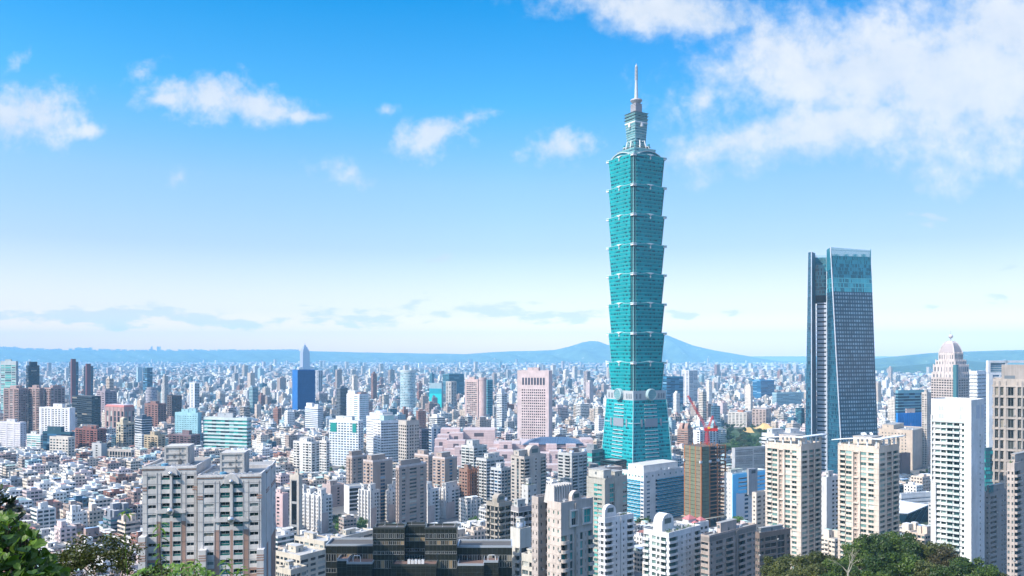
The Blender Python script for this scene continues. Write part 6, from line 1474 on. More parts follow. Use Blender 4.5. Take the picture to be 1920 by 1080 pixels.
T("office_building", "brown lower block at the foot of the beige city office", "office building", 1682, 1690, 1707, 852, 980, 30, (.24, .15, .135), '.', '..', OF, "the brown lower block", 886, (), gl="dark")
T("office_building", "white and blue low service building below the park trees, right of the beige towers", "office building", 1682, 1690, 1745, 928, 830, 20, (.60, .64, .68), 'gg', 'ggg', dict(OF, slab=.3, slabh=2), "the low white and blue building", 945, (('clutter', 10),), gl="blue", roofc=ROOFL)
def wedge():
    D = 770; r = thing("cinema", "dark angular glass building with a slanting white roof, between the beige and white towers", "cinema", (wx(1715, D), D, 0)); hero(1684, 1744, D, 985, "the dark angular glass building", 935); FOOT.append((wx(1715, D), D, 22))
    P = lambda px, py, d: (wx(px, d) - wx(1715, D), d - D, wz(py, d))
    a, b, c, d_ = P(1680, 962, D), P(1702, 963, D - 14), P(1742, 946, D + 10), P(1684, 938, D + 35)
    m = MB(); m.face([a, b, c, d_], 0); m.face([(p[0], p[1], p[2] - 1.2) for p in (d_, c, b, a)], 0)
    m.build("roof", [flat((.62, .66, .70), .5, "white_roof")], r)
    g = MB(); zz = 0
    e, f, h = P(1692, 988, D - 6), P(1740, 985, D + 8), P(1684, 985, D + 30)
    lo = lambda p: (p[0], p[1], p[2] - .6)
    b2, c2, a2 = lo(b), lo(c), lo(a)
    for q in ([(e[0], e[1], 0), (f[0], f[1], 0), c2, b2], [(h[0], h[1], 0), (e[0], e[1], 0), b2, a2]): g.face(q, 0)
    for t in (.2, .45, .7): g.tube([Vector((e[0], e[1], 0)).lerp(Vector((f[0], f[1], 0)), t), Vector(b2).lerp(Vector(c2), min(1, t + .25))], [.25, .25], 4, 1)
    g.build("glass_wall", [flat((.01, .03, .055), .12, "dark_blue_glass"), flat((.05, .14, .2), .3)], r)
wedge()
T(AT, "grey brown block with dark bay windows, right of the glossy white tower", "apartment tower", 1846, 1856, 1889, 926, 525, 35, (.30, .275, .26), [('s', 1)], [('x', 1.3), ('.', .6), ('s', .5), ('s', .5), ('.', .2)], dict(AP, bd=1), "the grey brown block with bay windows", 1045, (('hut', .1, .9, .3, .9, 4.5), ('hut', .0, .2, .0, .2, 5, (.05, .2, .22))), gl="dark", parts=True)
T(AT, "beige tower with small square windows and balconies at the bottom right corner", "apartment tower", 1888, 1902, 1952, 872, 430, 40, (.44, .375, .335), [('w', 1), ('.', .3), ('w', .8), ('.', .2)], [('b', 1), ('.', .3), ('s', .7), ('.', .3), ('b', 1), ('w', .8)], dict(AP, top=3), "the beige tower at the bottom right", 1060, (('hut', .1, .6, .3, .8, 5), ('garden', .0, .4, .5, .95)), gl="grey", parts=True)
T(AB, "pale grey wall-like building between the two beige canopy towers", "apartment building", 1539, 1550, 1573, 897, 610, 30, (.56, .56, .56), '..', [('.', .8), ('w', .6), ('w', .6)], AP, "the pale grey wall-like building", 1000, (HUT,), gl="dark")
T(AB, "cream building with small paired windows, immediately left of the left beige canopy tower", "apartment building", 1410, 1418, 1440, 926, 600, 40, (.62, .55, .47), 's', 'ww', AP, "the cream paired-window building", 1000, (), gl="grey")
T("office_building", "dark teal glass block right of the glossy white tower", "office building", 1844, 1848, 1866, 842, 800, 20, (.03, .10, .13), 'g', 'gg', OF, "the dark teal block right of the white tower", 900, (), gl="teal")
# far landmark
def far_spire():
    D = 5500; r = thing("skyscraper", "distant tall slender tower with a pointed crown, behind the blue netted tower", "skyscraper", (wx(571.5, D), D, 0), 38); hero(562, 590, D, 690, "the distant pointed tower", 643); FOOT.append((wx(571.5, D), D, 70))
    W = paint((.50, .46, .47)); m = MB()
    for (h0, h1, pa, pb) in ((25, 24, 700, 659), (21, 19, 659, 655), (15, 13, 655, 651), (9, 5, 651, 647), (2.5, .5, 647, 643)):
        m.prism(square(h0), square(h1), max(0, wz(pa, D)), wz(pb, D), 0, 0)
    m.build("shaft", [curtain("far_tower_skin", (.48, .44, .46), (.25, .26, .32), (.15, .17, .22), (.5, .46, .47), 6, .5, .5, .1)], r)
    m = MB(); m.box(-40, 60, -20, 30, 0, wz(688, D)); m.build("podium", [W], r)
far_spire()
# ================================================================ ordinary houses and blocks
N_HERO_FOOT = len(FOOT)
LABELS = []      # objects that get their label once everything stands
PALL = [((.72, .70, .67), "white", 14), ((.64, .57, .49), "cream", 9), ((.48, .46, .44), "grey", 4), ((.56, .46, .38), "beige", 8), ((.40, .32, .28), "tan", 5), ((.34, .24, .21), "brown", 4), ((.26, .13, .10), "brick red", 2),
        ((.55, .45, .44), "pinkish", 5), ((.20, .22, .25), "slate", 2), ((.36, .48, .53), "pale blue", 3), ((.05, .11, .16), "dark glass", 2)]
PW = [p[2] for p in PALL]
ROOFS = [((.34, .335, .32), "grey roof", 7), ((.54, .52, .48), "pale concrete roof", 7), ((.34, .48, .43), "green metal roof", 5), ((.62, .65, .65), "silver metal roof", 8), ((.40, .17, .13), "red metal roof", 2), ((.42, .33, .22), "rust tan roof", 2), ((.22, .33, .46), "blue metal roof", 2), ((.20, .20, .20), "dark roof", 2)]
RW = [p[2] for p in ROOFS]
G_RNG = random.Random(5)


def blocked(x, y, r):
    for fx, fy, fr in FOOT:
        if (fx - x) ** 2 + (fy - y) ** 2 < (fr + r) ** 2: return True
    return False


def cap_height(x, y, hw):
    """keep the named buildings visible: the tallest an ordinary building may be at this spot"""
    D = y; p0, p1 = CX + (x - hw) / y * F, CX + (x + hw) / y * F; h = 999
    for (pl, pr, hd, yb, ref, pt) in HEROES:
        if hd > D and p1 > pl - 1 and p0 < pr + 1: h = min(h, EYE - (yb - HY) * D / F)
    return h


def block_mesh(mb, w, d, h, tint, sty, roof, rng, x=0.0, y=0.0, yaw=0.0, fh=3.3, bay=3.2, z=0.0, rich=0):
    c, s = math.cos(yaw), math.sin(yaw)
    tr = lambda a, b: (x + a * c - b * s, y + a * s + b * c)
    base = [tr(-w / 2, -d / 2), tr(w / 2, -d / 2), tr(w / 2, d / 2), tr(-w / 2, d / 2)]
    nf = max(1, round(h / fh)); uo = rng.randint(0, 400)
    u = float(uo)
    for i in range(4):
        j = (i + 1) % 4; L = max(1, round((w if i % 2 == 0 else d) / bay))
        st = sty if not (rich == 0 and i > 3) else (0, 0, 0, 0)
        mb.face([(*base[i], z), (*base[j], z), (*base[j], z + h), (*base[i], z + h)], 0, [(u, 0), (u + L, 0), (u + L, nf), (u, nf)], tint, st); u += L
    mb.face([(*p, z + h) for p in base], 0, None, roof, (0, 0, 0, 0))
    if rich:
        t = .35; k = tuple(q * .95 for q in tint)
        for (a0, a1, b0, b1) in ((-w / 2, w / 2, -d / 2, -d / 2 + t), (-w / 2, w / 2, d / 2 - t, d / 2), (-w / 2, -w / 2 + t, -d / 2 + t, d / 2 - t), (w / 2 - t, w / 2, -d / 2 + t, d / 2 - t)):
            q = [tr(a0, b0), tr(a1, b0), tr(a1, b1), tr(a0, b1)]
            for i in range(4):
                j = (i + 1) % 4; mb.face([(*q[i], z + h), (*q[j], z + h), (*q[j], z + h + .9), (*q[i], z + h + .9)], 0, None, k, (0, 0, 0, 0))
            mb.face([(*p, z + h + .9) for p in q], 0, None, k, (0, 0, 0, 0))


def plain_box(mb, x0, x1, y0, y1, z0, z1, tint, roof):
    b = [(x0, y0), (x1, y0), (x1, y1), (x0, y1)]
    for i in range(4):
        j = (i + 1) % 4; mb.face([(*b[i], z0), (*b[j], z0), (*b[j], z1), (*b[i], z1)], 0, None, tint, (0, 0, 0, 0))
    mb.face([(*p, z1) for p in b], 0, None, roof, (0, 0, 0, 0))


def pick(rng): return rng.choices(PALL, PW)[0]
def jit(c, rng, a=.06): k = 1 + rng.uniform(-a, a); return tuple(min(.8, max(.01, q * k)) for q in c)


def ordinary(name, cat, x, y, w, d, h, yaw, rng, kindword, pal=None, rich=True):
    """one ordinary building as an object with roof hut, shed roof and tanks as parts"""
    t, tn, _ = pal or pick(rng); rf, rn, _ = rng.choices(ROOFS, RW)[0]
    t = jit(t, rng); gz = ground_z(x, y) if y < 430 else 0.0
    glassy = tn in ("dark glass", "slate", "pale blue")
    sty = (rng.choice([.45, .55, .62, .8, 1.01 if h > 20 else .7]), rng.choice([.42, .5, .55, .62]), 1.0 if glassy else rng.choice([0, 0, 0, .4]), 0)
    mb = MB(); block_mesh(mb, w, d, h, t, sty, tuple(q * .9 for q in ROOFS[0][0]), rng, rich=1)
    if h > 16:      # floor slabs or balconies on the two lit sides
        k = rng.random()
        if k < .55:
            fh = h / max(1, round(h / 3.3))
            nb = rng.randint(1, 3); bw = w / (nb * 2 + 1)
            for i in range(max(1, round(h / 3.3))):
                z = i * fh
                if k < .25: plain_box(mb, -w / 2 - .35, w / 2 + .35, -d / 2 - .35, -d / 2 + .1, z + fh - .5, z + fh - .05, jit(t, rng, .03), t); plain_box(mb, -w / 2 - .35, -w / 2 + .1, -d / 2 + .1, d / 2, z + fh - .5, z + fh - .05, jit(t, rng, .03), t)
                else:
                    for q in range(nb):
                        plain_box(mb, -w / 2 + bw * (2 * q + 1), -w / 2 + bw * (2 * q + 2), -d / 2 - 1.1, -d / 2 + .1, z + .1, z + 1.15, t, t); plain_box(mb, -w / 2 - 1.1, -w / 2 + .1, -d / 2 + d * (2 * q + 1) / (2 * nb + 1), -d / 2 + d * (2 * q + 2) / (2 * nb + 1), z + .1, z + 1.15, t, t)
        elif k < .8:
            for q in range(4): plain_box(mb, -w / 2 + w * q / 3 - .4, -w / 2 + w * q / 3 + .4, -d / 2 - .5, -d / 2 + .1, 0, h + .4, jit(t, rng, .03), t)
    o = mb.build(name, [BLOCK]); o.location = (x, y, gz); o.rotation_euler = (0, 0, yaw); o["category"] = cat
    feats = []
    def part(nm, m, mats=None, smooth=False): return m.build(nm, mats or [BLOCK], o, smooth)
    n = 1 if w < 9 else 2 if h < 30 else 2
    for k in range(n):
        hw, hd, hh = w * rng.uniform(.2, .42), d * rng.uniform(.22, .4), rng.uniform(2.4, 3.6) + (2.5 if h > 25 else 0)
        cx, cy = rng.uniform(-w / 2 + hw / 2 + .5, w / 2 - hw / 2 - .5), rng.uniform(-d / 2 + hd / 2 + .5, d / 2 - hd / 2 - .5)
        if k == 1: cx = -cx
        m = MB(); plain_box(m, cx - hw / 2, cx + hw / 2, cy - hd / 2, cy + hd / 2, h + .02 + .003 * k, h + hh, jit(t, rng, .1), jit(rf, rng)); plain_box(m, cx - .4, cx + .4, cy - hd / 2 - .06, cy - hd / 2 + .1, h + .05, h + 2, (.08, .09, .1), (.08, .09, .1))
        part("roof_hut", m)
    if h < 24 and rng.random() < .78:     # sheet-metal shed over the roof terrace
        sw, sd_ = w * rng.uniform(.5, .98), d * rng.uniform(.4, .85); cx, cy = rng.uniform(-1, 1) * (w - sw) / 2, rng.uniform(-1, 1) * (d - sd_) / 2; z0, z1 = h + .05, h + rng.uniform(2.1, 2.8); up = rng.uniform(.4, 1.3)
        m = MB(); x0, x1, y0, y1 = cx - sw / 2, cx + sw / 2, cy - sd_ / 2, cy + sd_ / 2; wl = jit(rng.choice([(.45, .45, .44), (.30, .40, .38), (.5, .47, .42), (.25, .25, .26)]), rng); rr = jit(rf, rng, .12); Z = (0, 0, 0, 0)
        b = [(x0 + .5, y0 + .5), (x1 - .5, y0 + .5), (x1 - .5, y1 - .5), (x0 + .5, y1 - .5)]
        for i in range(4):
            j = (i + 1) % 4; m.face([(*b[i], z0), (*b[j], z0), (*b[j], z1), (*b[i], z1)], 0, [(0, 0), (3, 0), (3, 1), (0, 1)], wl, (.6, .45, 0, 0))
        ym = cy if rng.random() < .6 else y1
        m.face([(x0, y0, z1 - .05), (x1, y0, z1 - .05), (x1, ym, z1 + up), (x0, ym, z1 + up)], 0, None, rr, Z)
        if ym < y1:
            m.face([(x0, ym, z1 + up), (x1, ym, z1 + up), (x1, y1, z1 - .05), (x0, y1, z1 - .05)], 0, None, tuple(q * .95 for q in rr), Z)
            for xx in (x0 + .5, x1 - .5): m.face([(xx, y0 + .5, z1), (xx, y1 - .5, z1), (xx, ym, z1 + up - .1)], 0, None, wl, Z)
        part("roof_shed", m); feats.append("under a " + rn)
    elif h < 24: feats.append("with a bare flat roof")
    if rng.random() < .6:
        m = MB(); r = rng.uniform(.6, .95); cx, cy = rng.uniform(-.35, .35) * w, rng.uniform(-.35, .35) * d; hz = h + (5.4 if rng.random() < .0 else .9)
        m.cyl(cx, cy, r, r, hz, hz + 1.5, 10); m.cyl(cx, cy, r * .98, .1, hz + 1.5, hz + 1.75, 10)
        for a in (0, 1.57, 3.14, 4.71): m.box(cx + r * .6 * math.cos(a) - .07, cx + r * .6 * math.cos(a) + .07, cy + r * .6 * math.sin(a) - .07, cy + r * .6 * math.sin(a) + .07, h + .02, hz + .02)
        part("water_tank", m, [SILVER], True)
    FOOT.append((x, y, (.3 if h < 16 else .42) * math.hypot(w, d)))
    LABELS.append((o, tn, kindword, feats, w, h, rn))
    return o


def district(x, y):
    """street-grid direction of the quarter"""
    return R(31 if x > -90 else (52 if x < -0.24 * y else 40))


def in_park(px, py): return (1343 < px < 1432 and 800 < py < 880) or (595 < px < 655 and 872 < py < 905) or (1355 < px < 1436 and 965 < py < 1003) or (625 < px < 695 and 962 < py < 1010)


def city_near():
    rng = random.Random(21); n_low = n_mid = 0; extra = []
    cand = []
    for yaw, xr, p in ((R(34), 0, 17.5), (R(48), 1, 13.2)):
        c, s = math.cos(yaw), math.sin(yaw)
        for i in range(-120, 190):
            for j in range(-120, 190):
                a, b = i * p + rng.uniform(-1, 1) * p * .11, j * p + rng.uniform(-1, 1) * p * .11
                if (i % 7 == 0 and p > 15) or j % 9 == 0 or (i % 13 == 0 and p < 15): continue
                x, y = a * c - b * s, 900 + a * s + b * c
                if not (430 < y < 1420): continue
                px = CX + x / y * F; py = HY + EYE / y * F
                if px < -60 or px > 1980 or in_park(px, py): continue
                if (xr == 1) != (px < 560): continue
                cand.append((y, x, yaw, px, py))
    cand.sort()
    for (y, x, yaw, px, py) in cand:
        low = px < 560
        if low: w, d, h = rng.uniform(9, 13), rng.uniform(8.5, 12.4), rng.choice([6.5, 9, 9.5, 10, 12.5, 13, 15.5, 20 if rng.random() < .5 else 10])
        if low and noise.noise(Vector((x * .006, y * .006, 7))) > .42: continue
        else: w, d, h = rng.uniform(11, 16), rng.uniform(11, 16), rng.choice([14, 17, 20, 24, 30])
        if blocked(x, y, (.25 if low else .36) * math.hypot(w, d)): continue
        cap = cap_height(x, y, w * .6)
        if h + 3 > cap: h = cap - 3
        if h < 6: continue
        if not low and y < 560: continue
        if low or h < 19:
            if n_low < 285: ordinary("low_house", "house", x, y, w, d, h, yaw + rng.uniform(-.05, .05), rng, "house"); n_low += 1
            else: extra.append((x, y, w, d, h, yaw)); FOOT.append((x, y, .3 * math.hypot(w, d)))
        else:
            if n_mid < 150: ordinary("apartment_block", "apartment block", x, y, w, d, h, yaw, rng, "apartment block"); n_mid += 1
            else: extra.append((x, y, w, d, h, yaw)); FOOT.append((x, y, .4 * math.hypot(w, d)))
    print("near", n_low, n_mid, len(extra))
    return extra
NEAR_EXTRA = city_near()


def city_mid():
    """taller blocks that stand out of the mass between 1.4 and 4 km"""
    rng = random.Random(77); n = 0; tries = 0
    while n < 185 and tries < 6000:
        tries += 1
        y = 1420 * (3.2 ** rng.random()); px = rng.uniform(-40, 1960); x = wx(px, y)
        if 1343 < px < 1432 and y < 1800: continue
        big = rng.random()
        h = rng.choice([24, 28, 30, 34, 38, 44]) if big < .86 else rng.uniform(50, 85) * (1 if y > 2000 else .75)
        w, d = rng.uniform(16, 30), rng.uniform(14, 24)
        if blocked(x, y, .5 * math.hypot(w, d) + 3): continue
        cap = cap_height(x, y, w * .7)
        if h + 4 > cap:
            h = cap - 4
            if h < 22: continue
        ordinary("mid_rise", "mid-rise block", x, y, w, d, h, district(x, y) + rng.uniform(-.08, .08), rng, "mid-rise block" if h < 50 else "tower block"); n += 1
    print("mid", n, tries)
city_mid()


def city_mass():
    """the thousands of buildings out to the foot of the hills, one mass"""
    rng = random.Random(3); mb = MB(); N = 0
    for (x, y, w, d, h, yaw) in NEAR_EXTRA:
        t = jit(pick(rng)[0], rng); block_mesh(mb, w, d, h, t, (rng.choice([.5, .62, .8]), .5, 0, 0), jit(rng.choices(ROOFS, RW)[0][0], rng), rng, x, y, yaw, rich=1); N += 1
        c, s = math.cos(yaw), math.sin(yaw); q = rng.uniform(-2, 2)
        block_mesh(mb, w * .36, d * .36, 3, jit(t, rng, .12), (0, 0, 0, 0), jit(rng.choices(ROOFS, RW)[0][0], rng), rng, x + q, y - q, yaw, z=h)
        if h < 24 and rng.random() < .75:
            sw, sd_ = w * rng.uniform(.55, .98), d * rng.uniform(.4, .8); qx, qy = rng.uniform(-1, 1) * (w - sw) / 2, rng.uniform(-1, 1) * (d - sd_) / 2; z1 = h + rng.uniform(2, 2.7); up = rng.uniform(.3, 1.2); rr = jit(rng.choices(ROOFS, RW)[0][0], rng, .12); wl = jit((.42, .42, .4), rng, .2)
            cx, cy = x + qx * c - qy * s, y + qx * s + qy * c; tr = lambda a, b: (cx + a * c - b * s, cy + a * s + b * c)
            block_mesh(mb, sw - .9, sd_ - .9, z1 - h - .05, wl, (.6, .5, 0, 0), wl, rng, cx, cy, yaw, z=h + .04)
            for (ya, za, yb_, zb) in ((-sd_ / 2, z1 - .02, 0, z1 + up), (0, z1 + up, sd_ / 2, z1 - .02)):
                mb.face([(*tr(-sw / 2, ya), za), (*tr(sw / 2, ya), za), (*tr(sw / 2, yb_), zb), (*tr(-sw / 2, yb_), zb)], 0, None, rr, (0, 0, 0, 0))
    rows = [(1380, 2500, 18.5, .36), (2500, 4300, 25, .34), (4300, 7500, 38, .33), (7500, 13800, 64, .3)]
    foot = np.array(FOOT)
    for (y0, y1, p, jt) in rows:
        yaw = R(34); c, s = math.cos(yaw), math.sin(yaw); m = int(y1 * 1.5 / p)
        for i in range(-m, m):
            for j in range(-m // 3, m):
                if i % 6 == 0 or j % 8 == 0: continue
                a, b = (i + rng.uniform(-jt, jt) * .6) * p, (j + rng.uniform(-jt, jt) * .6) * p
                x, y = a * c - b * s, a * s + b * c
                if not (y0 < y < y1) or abs(x) > .68 * y: continue
                if rng.random() < .1: continue
                px = CX + x / y * F; py = HY + EYE / y * F
                if in_park(px, py) or (1640 < px and y > 6300) : continue
                w, d = p * rng.uniform(.5, .9), p * rng.uniform(.5, .88)
                r = rng.random(); nz = noise.noise(Vector((x * .0011, y * .0011, 2.0)))
                h = 8 + 11 * rng.random() + 9 * max(0, nz + .2)
                if r > .86: h = rng.uniform(20, 34)
                if r > .972: h = rng.uniform(34, 54)
                if r > .996: h = rng.uniform(66, 105)
                if y > 4300: h *= .92
                if h > 44: w, d = min(w, 26), min(d, 24)
                elif y < 4300: w, d = min(w, 30), min(d, 26)
                q = (foot[:, 0] - x) ** 2 + (foot[:, 1] - y) ** 2 < (foot[:, 2] + .4 * max(w, d)) ** 2
                if y < 6000 and q.any(): continue
                cap = cap_height(x, y, w * .6)
                if h > cap: h = cap - 2
                if h < 6: continue
                t, tn, _ = pick(rng)
                if noise.noise(Vector((x * .0024, y * .0024, 11))) > .12 and rng.random() < .55: t, tn, _ = PALL[rng.choice([3, 4, 5, 6, 7, 8, 9])]
                t = jit(t, rng, .12); rf = jit(rng.choices(ROOFS, RW)[0][0], rng)
                gl = 1.0 if tn in ("dark glass", "slate", "pale blue") else 0.0
                yw = yaw + rng.uniform(-.12, .12) + (R(16) if x < -.24 * y else 0)
                block_mesh(mb, w, d, h, t, (rng.choice([.45, .6, 1.01]), rng.choice([.42, .5, .6]), gl, 0), rf, rng, x, y, yw, fh=3.4, bay=3.4); N += 1
                if y < 5000:
                    k = rng.uniform(.25, .5); o = (w - w * k) * rng.uniform(-.4, .4)
                    block_mesh(mb, w * k, d * k, rng.uniform(3, 7) if h > 25 else 3, jit(t, rng, .1), (0, 0, 0, 0), jit(rf, rng), rng, x + o * c, y + o * s, yw, z=h)
                    if y < 3300 and rng.random() < .7: block_mesh(mb, w * .3, d * .35, rng.uniform(2, 4), jit((.6, .6, .58), rng, .2), (0, 0, 0, 0), jit(rf, rng), rng, x - o * c - 2, y - o * s + 2, yw, z=h)
    # buildings along the top of the far plateau
    for k in range(420):
        px = rng.choice([rng.uniform(-150, 430), rng.uniform(-150, 430), rng.uniform(430, 560)]); D = 16700
        h = rng.choice([14, 18, 22, 26, 34]); w = rng.uniform(20, 60)
        if 275 < px < 300 and rng.random() < .5: h = rng.uniform(60, 120); w = 30
        if -20 < px < 30 or 140 < px < 175: h = rng.uniform(34, 62); w = rng.uniform(40, 90)
        block_mesh(mb, w, 40, h + 30, jit((.6, .6, .62), rng), (1.01, .5, 0, 0), (.5, .5, .5), rng, wx(px, D), D, 0.4, z=wz(np.interp(px, [-200, 0, 160, 300, 560], [652, 655, 657, 658, 658]), D) - 30)
    o = mb.build("distant_buildings", [BLOCK]); o["kind"] = "stuff"; o["label"] = "dense sea of pale city blocks running out to the hills"
    print("mass", N, len(mb.f))
city_mass()


def street_green():
    """small street and courtyard trees far out in the city, read as scattered green"""
    rng = random.Random(9); mb = MB()
    for k in range(900):
        y = 1300 * (2.6 ** rng.random()); x = wx(rng.uniform(-60, 1980), y)
        if noise.noise(Vector((x * .004, y * .004, 4))) < -.05: continue
        for q in range(rng.randint(2, 5)):
            cx, cy, cz = x + rng.uniform(-9, 9), y + rng.uniform(-9, 9), rng.uniform(4, 9); r = rng.uniform(2.2, 4.2)
            for f in range(12):
                d = Vector((rng.gauss(0, 1), rng.gauss(0, 1), rng.gauss(.2, .8))).normalized(); c = Vector((cx, cy, cz)) + d * r * rng.uniform(.4, 1); a = d.orthogonal().normalized(); a.rotate(Matrix.Rotation(rng.uniform(0, 6.28), 3, d)); b = d.cross(a); s = rng.uniform(.7, 1.5)
                mb.face([c - a * s, c + b * s * .7, c + a * s, c - b * s * .7])
    o = mb.build("street_greenery", [leaf_mat("far_leaf", (.02, .05, .012), (.07, .13, .025))]); o["kind"] = "stuff"
street_green()
# ================================================================ trees and plants
def leaf_cloud(mb, lobes, n, size, rng, flatness=.5, aspect=.55, mi=0):
    """many small pointed leaves spread through overlapping lobes"""
    wts = [l[3] ** 2 for l in lobes]
    for _ in range(n):
        lx, ly, lz, lr = rng.choices(lobes, wts)[0]
        d = Vector((rng.gauss(0, 1), rng.gauss(0, 1), rng.gauss(0, 1) + .25)).normalized()
        r = lr * (rng.random() ** .28) * rng.uniform(.8, 1.12); c = Vector((lx, ly, lz)) + Vector((d.x * r, d.y * r, d.z * r * .8))
        nrm = (d * .7 + Vector((rng.gauss(0, .5), rng.gauss(0, .5), rng.gauss(.35, .5)))).normalized()
        a = nrm.orthogonal().normalized(); a.rotate(Matrix.Rotation(rng.uniform(0, 6.28), 3, nrm)); b = nrm.cross(a); s = size * rng.uniform(.6, 1.35)
        mb.face([c - a * s, c + b * s * aspect, c + a * s, c - b * s * aspect], mi)


def limb(mb, p, d, length, r, depth, rng, tips, spread=.55, mi=0, n=5, droop=0.0):
    """recursive tapering branch"""
    pts_, rad = [p], [r]; q = Vector(p); dd = Vector(d)
    for k in range(3):
        dd = (dd + Vector((rng.gauss(0, .12), rng.gauss(0, .12), rng.gauss(.03 - droop, .08)))).normalized(); q = q + dd * length / 3; pts_.append(tuple(q)); rad.append(r * (1 - .16 * (k + 1)))
    mb.tube(pts_, rad, n, mi)
    if depth == 0: tips.append((q, dd)); return
    for k in range(rng.choice([2, 3, 3])):
        ax = dd.orthogonal().normalized(); ax.rotate(Matrix.Rotation(rng.uniform(0, 6.28), 3, dd)); nd = (dd + ax * rng.uniform(.6, 1.3) * spread).normalized()
        limb(mb, tuple(q), nd, length * rng.uniform(.62, .85), rad[-1] * .72, depth - 1, rng, tips, spread, mi, max(3, n - 1), droop)
        if depth <= 1: tips.append((Vector(pts_[2]), dd))

BARK = flat((.075, .058, .042), .9, "bark")
GREENS = [leaf_mat("city_leaf", (.022, .055, .012), (.075, .15, .022), (.13, .20, .04)), leaf_mat("dark_leaf", (.012, .032, .010), (.04, .085, .02), (.07, .12, .03)), leaf_mat("olive_leaf", (.035, .045, .014), (.085, .095, .03), (.14, .13, .05)), leaf_mat("bright_leaf", (.035, .085, .012), (.11, .22, .025), (.17, .28, .05))]
TREE_T = []
def tree_templates():
    rng = random.Random(8)
    for k in range(5):
        tr = MB(); tr.tube([(0, 0, 0), (.1, .05, 2.2), (0, .1, 4.2)], [.34, .26, .2], 6)
        lobes = []
        for i in range(8):
            a = rng.uniform(0, 6.28); r = rng.uniform(.8, 2.6); z = rng.uniform(4.0, 8.0); lobes.append((r * math.cos(a), r * math.sin(a), z, rng.uniform(1.3, 2.2)))
            tr.tube([(0, 0, 3), (r * .5 * math.cos(a), r * .5 * math.sin(a), (3 + z) / 2), (r * math.cos(a), r * math.sin(a), z)], [.16, .1, .05], 4)
        cr = MB(); leaf_cloud(cr, lobes, 620, .5, rng)
        TREE_T.append((tr.data("trunk", [BARK]), cr, {}))
tree_templates()


def city_tree(x, y, h, kind, label, group, rng, z=0.0):
    tr, cr, cache = TREE_T[rng.randrange(5)]
    if kind not in cache: cache[kind] = cr.data("crown", [GREENS[kind]])
    s = h / 9.3
    root = obj("tree", tr, None, (x, y, z), rng.uniform(0, 6.28), (s * rng.uniform(.9, 1.2), s * rng.uniform(.9, 1.2), s)); tag(root, label, "tree", group)
    obj("crown", cache[kind], root)


def plant_city():
    rng = random.Random(31)
    def patch(n, x0, x1, y0, y1, kinds, label, group, hr=(7, 12)):
        for _ in range(n):
            px, py = rng.uniform(x0, x1), rng.uniform(y0, y1); D = EYE * F / (py - HY); x = wx(px, D)
            if any((fx - x) ** 2 + (fy - D) ** 2 < (fr * .75) ** 2 for fx, fy, fr in FOOT[:N_HERO_FOOT]): continue
            city_tree(x, D, rng.uniform(*hr), rng.choice(kinds), label, group, rng)
    patch(112, 1338, 1440, 806, 884, [0, 1, 1, 2], "dark green park tree in the wood below the yellow roofed hall", "trees of the park below the yellow hall", (13, 18))
    patch(12, 1455, 1500, 835, 850, [0, 1], "green tree beside the white ribbon-window office", "trees by the ribbon-window office")
    patch(16, 590, 665, 886, 912, [0, 2, 3], "street tree on the avenue under the big white gridded office", "trees of the avenue under the gridded office", (8, 12))
    patch(16, 625, 690, 985, 1035, [0, 1, 3], "bright green tree between the leftmost and middle white stepped apartments", "trees among the white stepped apartments", (10, 15))
    patch(10, 528, 552, 990, 1040, [0, 1], "dark green tree right of the twin grey block", "trees beside the twin grey block", (8, 12))
    patch(12, 860, 908, 985, 1040, [3, 3, 0], "bright green tree right above the dark glass block's right wing", "trees above the right glass wing", (10, 14))
    patch(8, 918, 958, 948, 985, [3, 0], "bright green tree beside the ornate arched building", "trees by the arched building", (9, 13))
    patch(12, 1178, 1215, 972, 1035, [1, 1, 0], "dark round tree left of the broad white building", "trees left of the broad white building", (10, 15))
    patch(16, 1362, 1436, 988, 1040, [3, 0, 2], "green tree at the foot of the sky blue fronted building", "trees below the sky blue front", (8, 13))
    patch(14, 1690, 1745, 890, 935, [0, 2, 3], "green tree in front of the plain beige city office", "trees before the beige city office", (8, 13))
    patch(14, 1690, 1745, 1000, 1060, [2, 2, 0], "brownish tree below the dark angular glass building", "trees below the angular glass building", (7, 10))
    patch(22, 30, 150, 862, 905, [1, 0, 1], "dark green tree among the low houses on the left", "trees among the low houses", (7, 11))
    patch(8, 740, 800, 880, 905, [0, 1], "dark tree at the foot of the gabled office", "trees by the gabled office", (8, 11))
    patch(30, 40, 540, 880, 1060, [0, 1, 3], "small green tree squeezed between low houses", "trees squeezed between low houses", (6, 9))
    patch(14, 1040, 1100, 925, 960, [0, 3], "green tree below the grey towers with teal dome corners", "trees below the teal-domed towers", (8, 11))
plant_city()


